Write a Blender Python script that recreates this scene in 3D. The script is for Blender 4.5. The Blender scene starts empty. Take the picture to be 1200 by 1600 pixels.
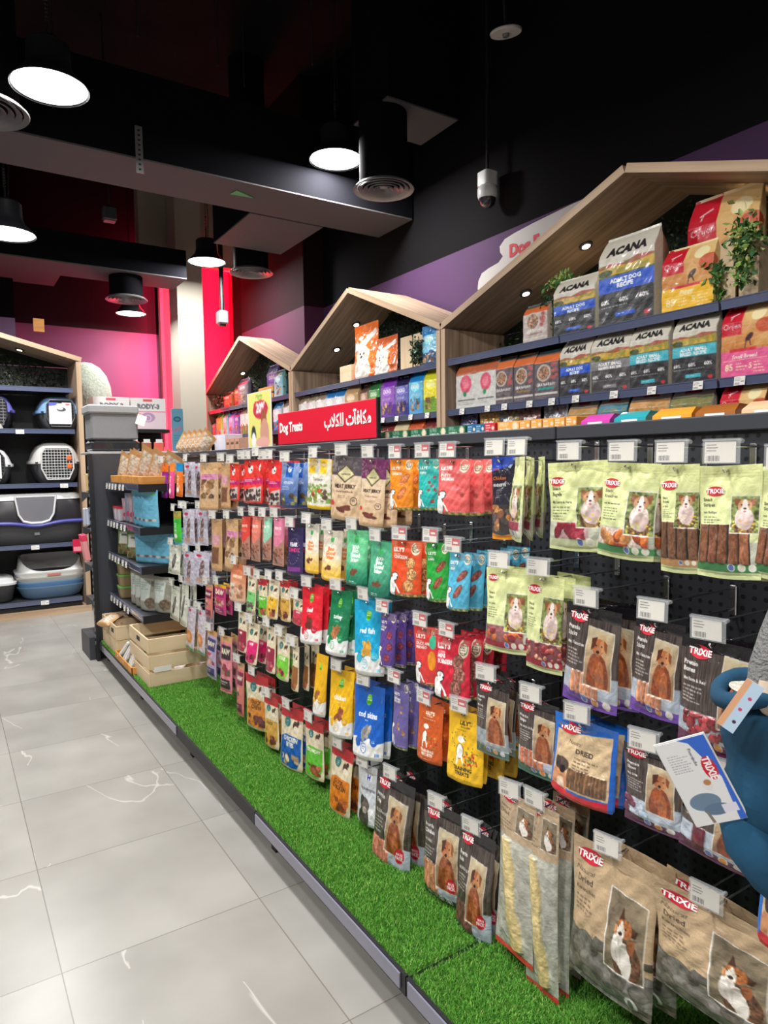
import bpy, math, random
import numpy as np
from mathutils import Matrix, Vector

PI = math.pi
rad = math.radians
random.seed(7)
RNG = np.random.RandomState(11)
scene = bpy.context.scene
COL = scene.collection

# ---------------------------------------------------------------- camera, world, exposure
cam_data = bpy.data.cameras.new('camera')
cam = bpy.data.objects.new('camera', cam_data)
COL.objects.link(cam)
cam_data.sensor_fit = 'VERTICAL'
cam_data.sensor_height = 24.0
cam_data.lens = 1066.0 / 1600.0 * 24.0
cam_data.clip_start = 0.02
RM = [[0.839356, -0.050682, 0.541215], [-0.543403, -0.052658, 0.837819], [-0.013963, -0.997326, -0.07174]]
cam.matrix_world = Matrix((
    (RM[0][0], -RM[0][1], -RM[0][2], 0.0),
    (RM[1][0], -RM[1][1], -RM[1][2], 0.0),
    (RM[2][0], -RM[2][1], -RM[2][2], 1.44),
    (0, 0, 0, 1)))
scene.camera = cam
scene.view_settings.view_transform = 'Standard'
scene.view_settings.look = 'None'
scene.view_settings.exposure = 0.14
scene.view_settings.gamma = 1.0
scene.view_settings.use_curve_mapping = False
world = bpy.data.worlds.new('world')
scene.world = world
world.use_nodes = True
world.node_tree.nodes['Background'].inputs[0].default_value = (0.56, 0.55, 0.54, 1)
world.node_tree.nodes['Background'].inputs[1].default_value = 0.10
PENDANT_W = 61.0
# pendants: x, y, z of the rim, diameter, name of the place for the label
PENDANTS = [
    (0.63, 4.43, 3.60, 0.42, 'white-lit dark bell pendant lamp, largest, top left corner of the ceiling'),
    (2.74, 4.87, 3.83, 0.42, 'lit dark bell pendant lamp hanging left of the black air duct, ceiling centre'),
    (0.52, 6.18, 3.26, 0.42, 'lit bell pendant lamp at the far left, hanging below the grey beam'),
    (2.64, 7.71, 3.73, 0.42, 'lit bell pendant lamp in front of the beige column and red wall'),
    (2.00, 8.62, 3.26, 0.345, 'smallest lit bell pendant lamp, far back before the maroon wall'),
    (0.55, 1.60, 3.70, 0.42, 'lit bell pendant lamp over the near end of the aisle'),
    (-0.6, -0.60, 3.70, 0.42, 'lit bell pendant lamp behind the camera over the aisle'),
    (-1.6, 3.0, 3.70, 0.42, 'lit bell pendant lamp over the open floor left of the aisle'),
    (-1.7, 0.6, 3.70, 0.42, 'lit bell pendant lamp over the open floor, left of the camera'),  # unseen lamp, added for sideways light on the bag fronts
    (-1.5, 5.4, 3.70, 0.42, 'lit bell pendant lamp over the open floor before the pet carriers'),  # also added out of view, brightens the upright bag faces
]

# ---------------------------------------------------------------- colours and materials
def lin(v):
    v = v / 255.0
    return v / 12.92 if v <= 0.04045 else ((v + 0.055) / 1.055) ** 2.4

def C(r, g, b):
    return (lin(r), lin(g), lin(b), 1.0)

MATS = {}
def mat(name, rgb=(128, 128, 128), rough=0.5, metal=0.0, emit=None, es=0.0, bump=0.0, bscale=40.0,
        coat=0.0, trans=0.0, alpha=1.0, spec=0.5, var=0.0, vscale=8.0):
    if name in MATS:
        return MATS[name]
    m = bpy.data.materials.new(name)
    m.use_nodes = True
    nt = m.node_tree
    p = nt.nodes['Principled BSDF']
    p.inputs['Base Color'].default_value = C(*rgb)
    p.inputs['Roughness'].default_value = rough
    p.inputs['Metallic'].default_value = metal
    p.inputs['Specular IOR Level'].default_value = spec
    p.inputs['Coat Weight'].default_value = coat
    p.inputs['Transmission Weight'].default_value = trans
    p.inputs['Alpha'].default_value = alpha
    if emit:
        p.inputs['Emission Color'].default_value = C(*emit)
        p.inputs['Emission Strength'].default_value = es
    if bump > 0 or var > 0:
        tc = nt.nodes.new('ShaderNodeTexCoord')
        n = nt.nodes.new('ShaderNodeTexNoise')
        n.inputs['Scale'].default_value = bscale if bump > 0 else vscale
        n.inputs['Detail'].default_value = 4
        nt.links.new(tc.outputs['Object'], n.inputs['Vector'])
        if bump > 0:
            b = nt.nodes.new('ShaderNodeBump')
            b.inputs['Strength'].default_value = bump
            b.inputs['Distance'].default_value = 0.01
            nt.links.new(n.outputs['Fac'], b.inputs['Height'])
            nt.links.new(b.outputs['Normal'], p.inputs['Normal'])
        if var > 0:
            n2 = nt.nodes.new('ShaderNodeTexNoise')
            n2.inputs['Scale'].default_value = vscale
            n2.inputs['Detail'].default_value = 5
            nt.links.new(tc.outputs['Object'], n2.inputs['Vector'])
            r = nt.nodes.new('ShaderNodeValToRGB')
            a = C(*[max(0, v * (1 - var)) for v in rgb])
            z = C(*[min(255, v * (1 + var)) for v in rgb])
            r.color_ramp.elements[0].position = 0.3
            r.color_ramp.elements[0].color = a
            r.color_ramp.elements[1].position = 0.7
            r.color_ramp.elements[1].color = z
            nt.links.new(n2.outputs['Fac'], r.inputs['Fac'])
            nt.links.new(r.outputs['Color'], p.inputs['Base Color'])
    MATS[name] = m
    return m

def print_mat(name, rough, coat=0.0, bump=0.25, bscale=45.0, metal=0.0, spec=0.5, trans=0.0):
    """printed film or card: the artwork is stored as colours on the mesh"""
    m = bpy.data.materials.new(name)
    m.use_nodes = True
    nt = m.node_tree
    p = nt.nodes['Principled BSDF']
    a = nt.nodes.new('ShaderNodeVertexColor')
    a.layer_name = 'print'
    nt.links.new(a.outputs['Color'], p.inputs['Base Color'])
    p.inputs['Roughness'].default_value = rough
    p.inputs['Coat Weight'].default_value = coat
    p.inputs['Coat Roughness'].default_value = 0.12
    p.inputs['Metallic'].default_value = metal
    p.inputs['Specular IOR Level'].default_value = spec
    if bump > 0:
        tc = nt.nodes.new('ShaderNodeTexCoord')
        n = nt.nodes.new('ShaderNodeTexNoise')
        n.inputs['Scale'].default_value = bscale
        n.inputs['Detail'].default_value = 3
        n.inputs['Distortion'].default_value = 0.6
        nt.links.new(tc.outputs['Object'], n.inputs['Vector'])
        b = nt.nodes.new('ShaderNodeBump')
        b.inputs['Strength'].default_value = bump
        b.inputs['Distance'].default_value = 0.012
        nt.links.new(n.outputs['Fac'], b.inputs['Height'])
        nt.links.new(b.outputs['Normal'], p.inputs['Normal'])
    MATS[name] = m
    return m

M_FILM = print_mat('printed_film', 0.42, 0.15)
M_GLOSS = print_mat('glossy_printed_film', 0.22, 0.6, bump=0.4, bscale=38)
M_FOIL = print_mat('crinkled_foil', 0.2, 0.5, bump=0.9, bscale=30, metal=0.25)
M_CARD = print_mat('printed_card', 0.6, 0.0, bump=0.0)

def wood_mat(name, ca, cb, scale=(1.2, 26.0, 26.0), rough=0.5):
    m = bpy.data.materials.new(name)
    m.use_nodes = True
    nt = m.node_tree
    p = nt.nodes['Principled BSDF']
    tc = nt.nodes.new('ShaderNodeTexCoord')
    mp = nt.nodes.new('ShaderNodeMapping')
    mp.inputs['Scale'].default_value = scale
    n = nt.nodes.new('ShaderNodeTexNoise')
    n.inputs['Scale'].default_value = 1.0
    n.inputs['Detail'].default_value = 6
    n.inputs['Distortion'].default_value = 0.35
    r = nt.nodes.new('ShaderNodeValToRGB')
    r.color_ramp.elements[0].position = 0.32
    r.color_ramp.elements[0].color = C(*ca)
    r.color_ramp.elements[1].position = 0.66
    r.color_ramp.elements[1].color = C(*cb)
    nt.links.new(tc.outputs['Object'], mp.inputs['Vector'])
    nt.links.new(mp.outputs['Vector'], n.inputs['Vector'])
    nt.links.new(n.outputs['Fac'], r.inputs['Fac'])
    nt.links.new(r.outputs['Color'], p.inputs['Base Color'])
    p.inputs['Roughness'].default_value = rough
    MATS[name] = m
    return m

M_OAK = wood_mat('oak_laminate', (140, 116, 96), (188, 162, 138))
M_OAKEDGE = wood_mat('oak_edge', (172, 144, 116), (200, 172, 142))
M_PINE = wood_mat('pine_board', (214, 186, 146), (236, 214, 178), scale=(2.0, 16.0, 16.0), rough=0.6)
M_ORANGEWOOD = wood_mat('orange_stained_wood', (196, 128, 52), (230, 164, 84), scale=(3, 20, 20))
M_DARK = mat('charcoal_powder_coat', (58, 60, 66), 0.45)
M_DARKER = mat('black_powder_coat', (26, 27, 30), 0.5)
M_BLACKP = mat('black_plastic', (30, 30, 34), 0.4)
M_RAIL = mat('blue_grey_price_rail', (92, 100, 128), 0.18, coat=0.6)
M_RAILV = mat('pale_price_strip', (134, 134, 152), 0.25, coat=0.5)
M_CHROME = mat('chrome_wire', (200, 202, 205), 0.22, metal=1.0)
M_WHITE = mat('white_paper', (236, 234, 230), 0.6)
M_CLEAR = mat('clear_plastic', (240, 244, 246), 0.15, alpha=0.16, coat=0.0)
M_INK = mat('black_ink', (50, 48, 50), 0.6)
M_REDINK = mat('red_ink', (206, 40, 60), 0.6)
M_RED = mat('signal_red_board', (226, 20, 52), 0.4)
M_WHITEPL = mat('white_plastic', (226, 228, 228), 0.35)
M_GREYPL = mat('grey_plastic', (120, 124, 128), 0.4)

# ---------------------------------------------------------------- mesh builder
class MB:
    def __init__(s):
        s.v, s.f, s.m = [], [], []
    def add(s, verts, faces, mi=0):
        o = len(s.v)
        s.v += [tuple(p) for p in verts]
        s.f += [tuple(i + o for i in f) for f in faces]
        s.m += [mi] * len(faces)
        return s
    def box(s, x0, x1, y0, y1, z0, z1, mi=0, b=0.0):
        if b <= 0:
            v = [(x, y, z) for z in (z0, z1) for y in (y0, y1) for x in (x0, x1)]
            return s.add(v, [(0, 2, 3, 1), (4, 5, 7, 6), (0, 1, 5, 4), (2, 6, 7, 3), (0, 4, 6, 2), (1, 3, 7, 5)], mi)
        # bevelled along all edges
        rows = [(z0, b), (z0 + b, 0), (z1 - b, 0), (z1, b)]
        rings = []
        for z, i in rows:
            xa, xb, ya, yb = x0 + i, x1 - i, y0 + i, y1 - i
            rings.append([(xa + b, ya, z), (xb - b, ya, z), (xb, ya + b, z), (xb, yb - b, z), (xb - b, yb, z), (xa + b, yb, z), (xa, yb - b, z), (xa, ya + b, z)])
        return s.rings(rings, mi)
    def rings(s, rings, mi=0, cap0=True, cap1=True):
        n = len(rings[0])
        v = [p for r in rings for p in r]
        f = []
        for k in range(len(rings) - 1):
            for i in range(n):
                j = (i + 1) % n
                f.append((k * n + i, k * n + j, (k + 1) * n + j, (k + 1) * n + i))
        if cap0: f.append(tuple(range(n - 1, -1, -1)))
        if cap1: f.append(tuple((len(rings) - 1) * n + i for i in range(n)))
        return s.add(v, f, mi)
    def lathe(s, prof, cx=0, cy=0, n=28, mi=0, cap0=True, cap1=True):
        return s.rings([[(cx + r * math.cos(2 * PI * i / n), cy + r * math.sin(2 * PI * i / n), z) for i in range(n)] for r, z in prof], mi, cap0, cap1)
    def tube(s, pts, r, n=8, mi=0):
        pts = [Vector(p) for p in pts]
        rings = []
        up = None
        for i, p in enumerate(pts):
            a = pts[max(0, i - 1)]; c = pts[min(len(pts) - 1, i + 1)]
            t = (c - a).normalized()
            if up is None:
                up = Vector((0, 0, 1)) if abs(t.z) < 0.9 else Vector((1, 0, 0))
            u = t.cross(up).normalized(); w = u.cross(t).normalized()
            up = w
            rr = r[i] if isinstance(r, (list, tuple)) else r
            rings.append([tuple(p + u * rr * math.cos(2 * PI * k / n) + w * rr * math.sin(2 * PI * k / n)) for k in range(n)])
        return s.rings(rings, mi)
    def prism(s, poly, y0, y1, mi=0):
        """poly in x,z extruded along y"""
        n = len(poly)
        v = [(x, y0, z) for x, z in poly] + [(x, y1, z) for x, z in poly]
        f = [tuple(range(n)), tuple(range(2 * n - 1, n - 1, -1))] + [(i, i + n, (i + 1) % n + n, (i + 1) % n) for i in range(n)]
        return s.add(v, f, mi)
    def sell(s, z_ab, cx=0, cy=0, p=3.0, n=32, mi=0, cap0=True, cap1=True):
        """loft of superellipse sections: list of (z, half x, half y)"""
        rings = []
        for z, a, b in z_ab:
            r = []
            for i in range(n):
                t = 2 * PI * i / n
                c, q = math.cos(t), math.sin(t)
                r.append((cx + a * math.copysign(abs(c) ** (2 / p), c), cy + b * math.copysign(abs(q) ** (2 / p), q), z))
            rings.append(r)
        return s.rings(rings, mi, cap0, cap1)
    def mesh(s, name, mats, smooth=False):
        me = bpy.data.meshes.new(name)
        me.from_pydata(s.v, [], s.f)
        for m in (mats if isinstance(mats, (list, tuple)) else [mats]):
            me.materials.append(m)
        me.polygons.foreach_set('material_index', s.m)
        if smooth:
            me.polygons.foreach_set('use_smooth', [True] * len(s.f))
            try:
                me.set_sharp_from_angle(angle=rad(38))
            except Exception:
                pass
        me.update()
        return me
    def build(s, name, mats, parent=None, smooth=False):
        o = bpy.data.objects.new(name, s.mesh(name, mats, smooth))
        COL.objects.link(o)
        if parent: o.parent = parent
        return o

def mesh_from_tris(name, P, tri, m, cols=None, smooth=True):
    """numpy arrays to a mesh of triangles or quads, with print colours"""
    me = bpy.data.meshes.new(name)
    nv, nf, k = len(P), len(tri), tri.shape[1]
    me.vertices.add(nv)
    me.vertices.foreach_set('co', np.asarray(P, np.float32).ravel())
    me.loops.add(nf * k)
    me.loops.foreach_set('vertex_index', np.asarray(tri, np.int32).ravel())
    me.polygons.add(nf)
    me.polygons.foreach_set('loop_start', np.arange(nf, dtype=np.int32) * k)
    me.update(calc_edges=True)
    me.polygons.foreach_set('use_smooth', np.full(nf, smooth))
    if cols is not None:
        a = me.color_attributes.new('print', 'FLOAT_COLOR', 'POINT')
        c4 = np.ones((nv, 4), np.float32); c4[:, :3] = cols
        a.data.foreach_set('color', c4.ravel())
    me.materials.append(m)
    me.validate()
    return me

def tag(o, label=None, cat=None, group=None, kind=None):
    if label: o['label'] = label
    if cat: o['category'] = cat
    if group: o['group'] = group
    if kind: o['kind'] = kind
    return o

def empty(name, loc=(0, 0, 0), rz=0.0):
    o = bpy.data.objects.new(name, None)
    o.empty_display_size = 0.05
    COL.objects.link(o)
    o.location = loc
    o.rotation_euler = (0, 0, rz)
    return o

def add(name, me, parent=None, loc=None, rz=None):
    o = bpy.data.objects.new(name, me)
    COL.objects.link(o)
    if parent: o.parent = parent
    if loc: o.location = loc
    if rz is not None: o.rotation_euler = (0, 0, rz)
    return o

def copy_tree(o, parent=None):
    c = o.copy()
    COL.objects.link(c)
    if parent: c.parent = parent
    for ch in KIDS.get(o.name, []):
        copy_tree(ch, c)
    return c

KIDS = {}
def note(parent, *kids):
    KIDS.setdefault(parent.name, []).extend(kids)

def struct(o):
    o['kind'] = 'structure'
    return o

# ---------------------------------------------------------------- lettering outlines
TXT = {}
def text_tris(body, bold=0.0):
    key = (body, bold)
    if key not in TXT:
        cu = bpy.data.curves.new('outline', 'FONT')
        cu.body = body
        cu.resolution_u = 2
        cu.offset = bold
        ob = bpy.data.objects.new('outline', cu)
        me = bpy.data.meshes.new_from_object(ob)
        me.calc_loop_triangles()
        v = np.array([(q.co.x, q.co.y) for q in me.vertices]) if len(me.vertices) else np.zeros((0, 2))
        t = np.array([q.vertices[:] for q in me.loop_triangles], int)
        tr = v[t] if len(t) else np.zeros((0, 3, 2))
        bpy.data.objects.remove(ob); bpy.data.curves.remove(cu); bpy.data.meshes.remove(me)
        if len(tr):
            tr = tr - np.array([tr[..., 0].min(), 0])
        TXT[key] = (tr, float(tr[..., 0].max()) if len(tr) else 0.0)
    return TXT[key]

def placed_text(body, x, y, cap, sx=1.0, align='L', rot=0.0, bold=0.02, slant=0.0):
    """triangles in artwork space (y down); y is the baseline, cap the capital height"""
    tr, w = text_tris(body, bold)
    k = cap / 0.70
    off = {'L': 0, 'C': -w / 2, 'R': -w}[align]
    p = tr.copy()
    if not len(p): return p
    px = (p[..., 0] + off) * k * sx + p[..., 1] * k * slant
    py = -p[..., 1] * k
    c, s = math.cos(rot), math.sin(rot)
    return np.stack([x + px * c - py * s, y + px * s + py * c], -1)

# ---------------------------------------------------------------- artwork canvas
class Cv:
    """artwork on a pouch front: x runs 0..1 across, y runs 0..H down"""
    def __init__(s, w, h, nx, bg, inset=0.0):
        s.nx = nx
        s.H = h / w
        s.ny = max(8, int(round(nx * s.H)))
        s.NX, s.NY = s.nx * 2, s.ny * 2
        xs = ((np.arange(s.NX) + 0.5) / s.NX - inset) / (1 - 2 * inset)
        ys = (np.arange(s.NY) + 0.5) / s.NY * s.H
        s.X, s.Y = np.meshgrid(xs, ys)
        s.I = np.empty((s.NY, s.NX, 3)); s.I[:] = bg
        s.B = np.zeros((s.NY, s.NX))
        s.r = np.random.RandomState(abs(hash((round(w * 1000), nx, bg[0]))) % 9999)
        s.clip = None
    def put(s, m, c, a=1.0):
        if s.clip is not None: m = m & s.clip
        s.I[m] = s.I[m] * (1 - a) + np.array(c) * a
    def m_rect(s, x0, y0, x1, y1): return (s.X >= x0) & (s.X <= x1) & (s.Y >= y0) & (s.Y <= y1)
    def m_ell(s, cx, cy, rx, ry, rot=0.0):
        dx, dy = s.X - cx, s.Y - cy
        c, q = math.cos(rot), math.sin(rot)
        return ((dx * c + dy * q) / rx) ** 2 + ((-dx * q + dy * c) / ry) ** 2 <= 1
    def m_poly(s, pts):
        m = np.zeros(s.X.shape, bool)
        n = len(pts)
        for i in range(n):
            x0, y0 = pts[i]; x1, y1 = pts[(i + 1) % n]
            if y0 == y1: continue
            cnd = ((s.Y < y0) != (s.Y < y1)) & (s.X < (x1 - x0) * (s.Y - y0) / (y1 - y0) + x0)
            m ^= cnd
        return m
    def rect(s, x0, y0, x1, y1, c, a=1.0): s.put(s.m_rect(x0, y0, x1, y1), c, a)
    def ell(s, cx, cy, rx, ry, c, rot=0.0, a=1.0): s.put(s.m_ell(cx, cy, rx, ry, rot), c, a)
    def poly(s, pts, c, a=1.0): s.put(s.m_poly(pts), c, a)
    def line(s, x0, y0, x1, y1, w, c, a=1.0):
        L = math.hypot(x1 - x0, y1 - y0) + 1e-9
        dx, dy = (x1 - x0) / L, (y1 - y0) / L
        t = (s.X - x0) * dx + (s.Y - y0) * dy
        d = np.abs(-(s.X - x0) * dy + (s.Y - y0) * dx)
        s.put((t > -w / 2) & (t < L + w / 2) & (d < w / 2), c, a)
    def ring(s, cx, cy, r, w, c): s.put(s.m_ell(cx, cy, r, r) & ~s.m_ell(cx, cy, r - w, r - w), c)
    def text(s, body, x, y, cap, c, **k):
        T = placed_text(body, x, y, cap, **k)
        x0s, dx = s.X[0, 0], s.X[0, 1] - s.X[0, 0]
        dy = s.Y[1, 0] - s.Y[0, 0]
        for t in T:
            i0 = max(0, int((t[:, 0].min() - x0s) / dx)); i1 = min(s.NX, int((t[:, 0].max() - x0s) / dx) + 2)
            j0 = max(0, int(t[:, 1].min() / dy - 1)); j1 = min(s.NY, int(t[:, 1].max() / dy) + 2)
            if i0 >= i1 or j0 >= j1: continue
            X, Y = s.X[j0:j1, i0:i1], s.Y[j0:j1, i0:i1]
            m = None
            area = (t[1, 0] - t[0, 0]) * (t[2, 1] - t[0, 1]) - (t[2, 0] - t[0, 0]) * (t[1, 1] - t[0, 1])
            if abs(area) < 1e-12: continue
            sg = 1 if area > 0 else -1
            for a in range(3):
                p, q = t[a], t[(a + 1) % 3]
                e = ((q[0] - p[0]) * (Y - p[1]) - (q[1] - p[1]) * (X - p[0])) * sg >= -1e-9
                m = e if m is None else m & e
            s.I[j0:j1, i0:i1][m] = c
    def copyblock(s, x0, y0, x1, n, dy, c, a=0.85, t=None):
        """lines of print too small to read"""
        for k in range(n):
            y = y0 + k * dy; x = x0
            e = x0 + (x1 - x0) * (0.55 + 0.45 * s.r.rand())
            while x < e:
                w = 0.02 + 0.05 * s.r.rand()
                s.rect(x, y, min(x + w, e), y + (t or dy * 0.42), c, a)
                x += w + 0.015
    def noise(s, m, amp, fx=14, fy=14, c=None):
        """soft random variation of the artwork colour inside a mask"""
        g = s.r.rand(int(fy * s.H) + 3, fx + 3)
        u = np.clip(s.X, 0, 0.999) * fx; v = np.clip(s.Y / s.H, 0, 0.999) * (fy * s.H)
        i, j = u.astype(int), v.astype(int)
        a, b = u - i, v - j
        a = a * a * (3 - 2 * a); b = b * b * (3 - 2 * b)
        n = (g[j, i] * (1 - a) + g[j, i + 1] * a) * (1 - b) + (g[j + 1, i] * (1 - a) + g[j + 1, i + 1] * a) * b
        if c is None:
            s.I[m] = np.clip(s.I[m] * (1 + (n[m][:, None] - 0.5) * 2 * amp), 0, 255)
        else:
            w = (n[m][:, None] > 0.5) * amp
            s.I[m] = s.I[m] * (1 - w) + np.array(c) * w
    def ramp(s, m, y0, y1, c0, c1):
        t = np.clip((s.Y[m] - y0) / (y1 - y0), 0, 1)[:, None]
        s.I[m] = np.array(c0) * (1 - t) + np.array(c1) * t
    def sticks(s, x0, y0, x1, y1, n, c, gap=(40, 34, 32), rel=1.0, lean=0.0):
        m0 = s.m_rect(x0, y0, x1, y1)
        s.put(m0, gap)
        w = (x1 - x0) / n
        for k in range(n):
            cx = x0 + w * (k + 0.5) + (s.r.rand() - .5) * w * 0.1
            hw = w * (0.38 + 0.08 * s.r.rand())
            f = 0.82 + 0.3 * s.r.rand()
            d = np.abs(s.X - cx - lean * (s.Y - y0)) / hw
            m = m0 & (d < 1)
            s.I[m] = np.clip(np.array(c) * f, 0, 255)
            s.B[m] += rel * np.sqrt(1 - d[m] ** 2)
        s.noise(m0, 0.22, 60, 24)
    def chunks(s, x0, y0, x1, y1, n, r, cols, rel=1.0, gap=None):
        m0 = s.m_rect(x0, y0, x1, y1)
        if gap: s.put(m0, gap)
        for k in range(n):
            cx, cy = x0 + (x1 - x0) * s.r.rand(), y0 + (y1 - y0) * s.r.rand()
            rx, ry = r * (0.7 + 0.6 * s.r.rand()), r * (0.6 + 0.5 * s.r.rand())
            rot = s.r.rand() * 3
            c, q = math.cos(rot), math.sin(rot)
            dx, dy = s.X - cx, s.Y - cy
            d = ((dx * c + dy * q) / rx) ** 2 + ((-dx * q + dy * c) / ry) ** 2
            m = m0 & (d < 1)
            base = np.array(cols[k % len(cols)]) * (0.8 + 0.35 * s.r.rand())
            s.I[m] = np.clip(base, 0, 255)
            edge = m0 & (d >= 0.8) & (d < 1)
            s.I[edge] *= 0.78
            s.B[m] = np.maximum(s.B[m], rel * np.sqrt(1 - d[m]))
        s.noise(m0, 0.15, 40, 40)
    def fold(s):
        a = s.I.reshape(s.ny, 2, s.nx, 2, 3).mean((1, 3)) / 255.0
        b = s.B.reshape(s.ny, 2, s.nx, 2).mean((1, 3))
        a = np.where(a <= 0.04045, a / 12.92, ((a + 0.055) / 1.055) ** 2.4)
        return a, b

# ---------------------------------------------------------------- printed pictures
def pic_frame(c, x0, y0, x1, y1, skew, border=(226, 222, 212), bw=0.012):
    P = [(x0, y0), (x1, y0 + skew), (x1, y1 + skew * 0.6), (x0, y1)]
    c.poly([(x0 - bw, y0 - bw), (x1 + bw, y0 + skew - bw), (x1 + bw, y1 + skew * 0.6 + bw), (x0 - bw, y1 + bw)], border)
    c.B[c.m_poly([(x0 - bw, y0 - bw), (x1 + bw, y0 + skew - bw), (x1 + bw, y1 + skew * 0.6 + bw), (x0 - bw, y1 + bw)])] = 0
    return P

def dog_white(c, x0, y0, x1, y1, skew=0.0):
    """printed picture: pale dog with brown ears in a flower meadow"""
    P = pic_frame(c, x0, y0, x1, y1, skew)
    c.poly(P, (116, 128, 78)); m = c.m_poly(P); c.clip = m
    c.noise(m, 0.5, 26, 26); c.noise(m, 0.6, 18, 18, (160, 172, 96))
    w, h = x1 - x0, y1 - y0
    f = lambda a, b: (x0 + a * w, y0 + b * h + skew * 0.5)
    c.ell(*f(.5, .78), w * .40, h * .30, (120, 92, 62)); c.noise(m & (c.Y > y0 + h * .62), .5, 40, 40)
    c.ell(*f(.50, .60), w * .34, h * .30, (226, 208, 200)); c.ell(*f(.56, .70), w * .24, h * .22, (212, 188, 182)); c.noise(m & c.m_ell(*f(.5, .6), w * .34, h * .3), .10, 30, 30)
    for sg in (-1, 1):
        c.poly([f(.5 + sg * .14, .09), f(.5 + sg * .38, .05), f(.5 + sg * .37, .27), f(.5 + sg * .18, .25)], (146, 92, 58))
    c.ell(*f(.5, .26), w * .26, h * .17, (200, 150, 112)); c.ell(*f(.5, .27), w * .10, h * .19, (242, 232, 226))
    c.ell(*f(.5, .36), w * .15, h * .09, (240, 226, 218))
    c.ell(*f(.38, .235), w * .035, h * .018, (40, 30, 28)); c.ell(*f(.62, .235), w * .035, h * .018, (40, 30, 28))
    c.ell(*f(.5, .335), w * .055, h * .027, (60, 44, 46)); c.ell(*f(.5, .415), w * .05, h * .026, (196, 96, 98))
    for k in range(14):
        c.ell(*f(.05 + .9 * c.r.rand(), .66 + .33 * c.r.rand()), w * .045, h * .022, (226, 190, 60) if k % 2 else (206, 214, 120))
    c.clip = None

def dog_brown(c, x0, y0, x1, y1, skew=0.0, border=(214, 206, 190)):
    """printed picture: rust brown dog sitting before a beige ground"""
    P = pic_frame(c, x0, y0, x1, y1, skew, border, 0.014)
    m = c.m_poly(P); c.clip = m
    c.ramp(m, y0, y1, (206, 192, 158), (150, 112, 84))
    w, h = x1 - x0, y1 - y0
    f = lambda a, b: (x0 + a * w, y0 + b * h + skew * a)
    c.ell(*f(.58, .40), w * .30, h * .34, (196, 160, 116), a=.7)
    c.ell(*f(.52, .82), w * .40, h * .42, (132, 66, 38)); c.ell(*f(.42, .62), w * .24, h * .22, (150, 80, 46))
    c.ell(*f(.62, .80), w * .16, h * .28, (172, 100, 60)); c.noise(m & c.m_ell(*f(.5, .8), w * .4, h * .4), .16, 46, 30)
    c.ell(*f(.50, .28), w * .25, h * .14, (176, 104, 60)); c.ell(*f(.64, .26), w * .12, h * .10, (206, 142, 92))
    c.poly([f(.20, .17), f(.42, .12), f(.36, .30), f(.22, .38)], (84, 42, 30)); c.poly([f(.68, .14), f(.82, .2), f(.80, .36), f(.71, .3)], (140, 76, 46))
    c.ell(*f(.5, .36), w * .12, h * .085, (186, 124, 84)); c.ell(*f(.48, .375), w * .06, h * .028, (34, 24, 24))
    c.ell(*f(.40, .27), w * .03, h * .015, (30, 20, 18)); c.ell(*f(.60, .265), w * .03, h * .015, (30, 20, 18))
    c.line(*f(.45, .42), *f(.56, .42), .006, (70, 36, 30))
    c.clip = None

def dog_collie(c, x0, y0, x1, y1, skew=0.0):
    """printed picture: brown dog with pricked ears and a white chest"""
    P = pic_frame(c, x0, y0, x1, y1, skew, (240, 238, 230), 0.010)
    m = c.m_poly(P); c.clip = m
    c.poly(P, (128, 114, 92)); c.noise(m, .3, 10, 10); c.noise(m, .3, 30, 30, (160, 148, 122))
    w, h = x1 - x0, y1 - y0
    f = lambda a, b: (x0 + a * w, y0 + b * h + skew * a)
    c.ell(*f(.60, .80), w * .36, h * .27, (96, 66, 46)); c.noise(c.m_ell(*f(.6, .8), w * .36, h * .27) & m, .45, 50, 50)
    for k in range(9):
        c.ell(*f(.32 + .035 * k, .60 + .02 * k + .1 * c.r.rand()), w * .13, h * (.12 + .08 * c.r.rand()), (232, 226, 216) if k % 3 else (212, 204, 194))
    c.poly([f(.30, .36), f(.38, .15), f(.50, .32)], (74, 46, 32)); c.poly([f(.58, .32), f(.84, .34), f(.76, .46), f(.64, .44)], (80, 48, 32))
    c.ell(*f(.48, .40), w * .21, h * .12, (172, 104, 54)); c.ell(*f(.34, .45), w * .10, h * .07, (190, 130, 80))
    c.ell(*f(.40, .46), w * .10, h * .10, (232, 222, 208)); c.ell(*f(.42, .36), w * .04, h * .05, (236, 226, 212))
    c.ell(*f(.40, .475), w * .05, h * .024, (36, 28, 30)); c.ell(*f(.52, .395), w * .024, h * .012, (26, 18, 16)); c.ell(*f(.33, .395), w * .02, h * .01, (26, 18, 16))
    c.ell(*f(.68, .58), w * .10, h * .10, (140, 84, 48)); c.noise(m & c.m_ell(*f(.5, .45), w * .3, h * .2), .25, 50, 50)
    c.clip = None

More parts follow.
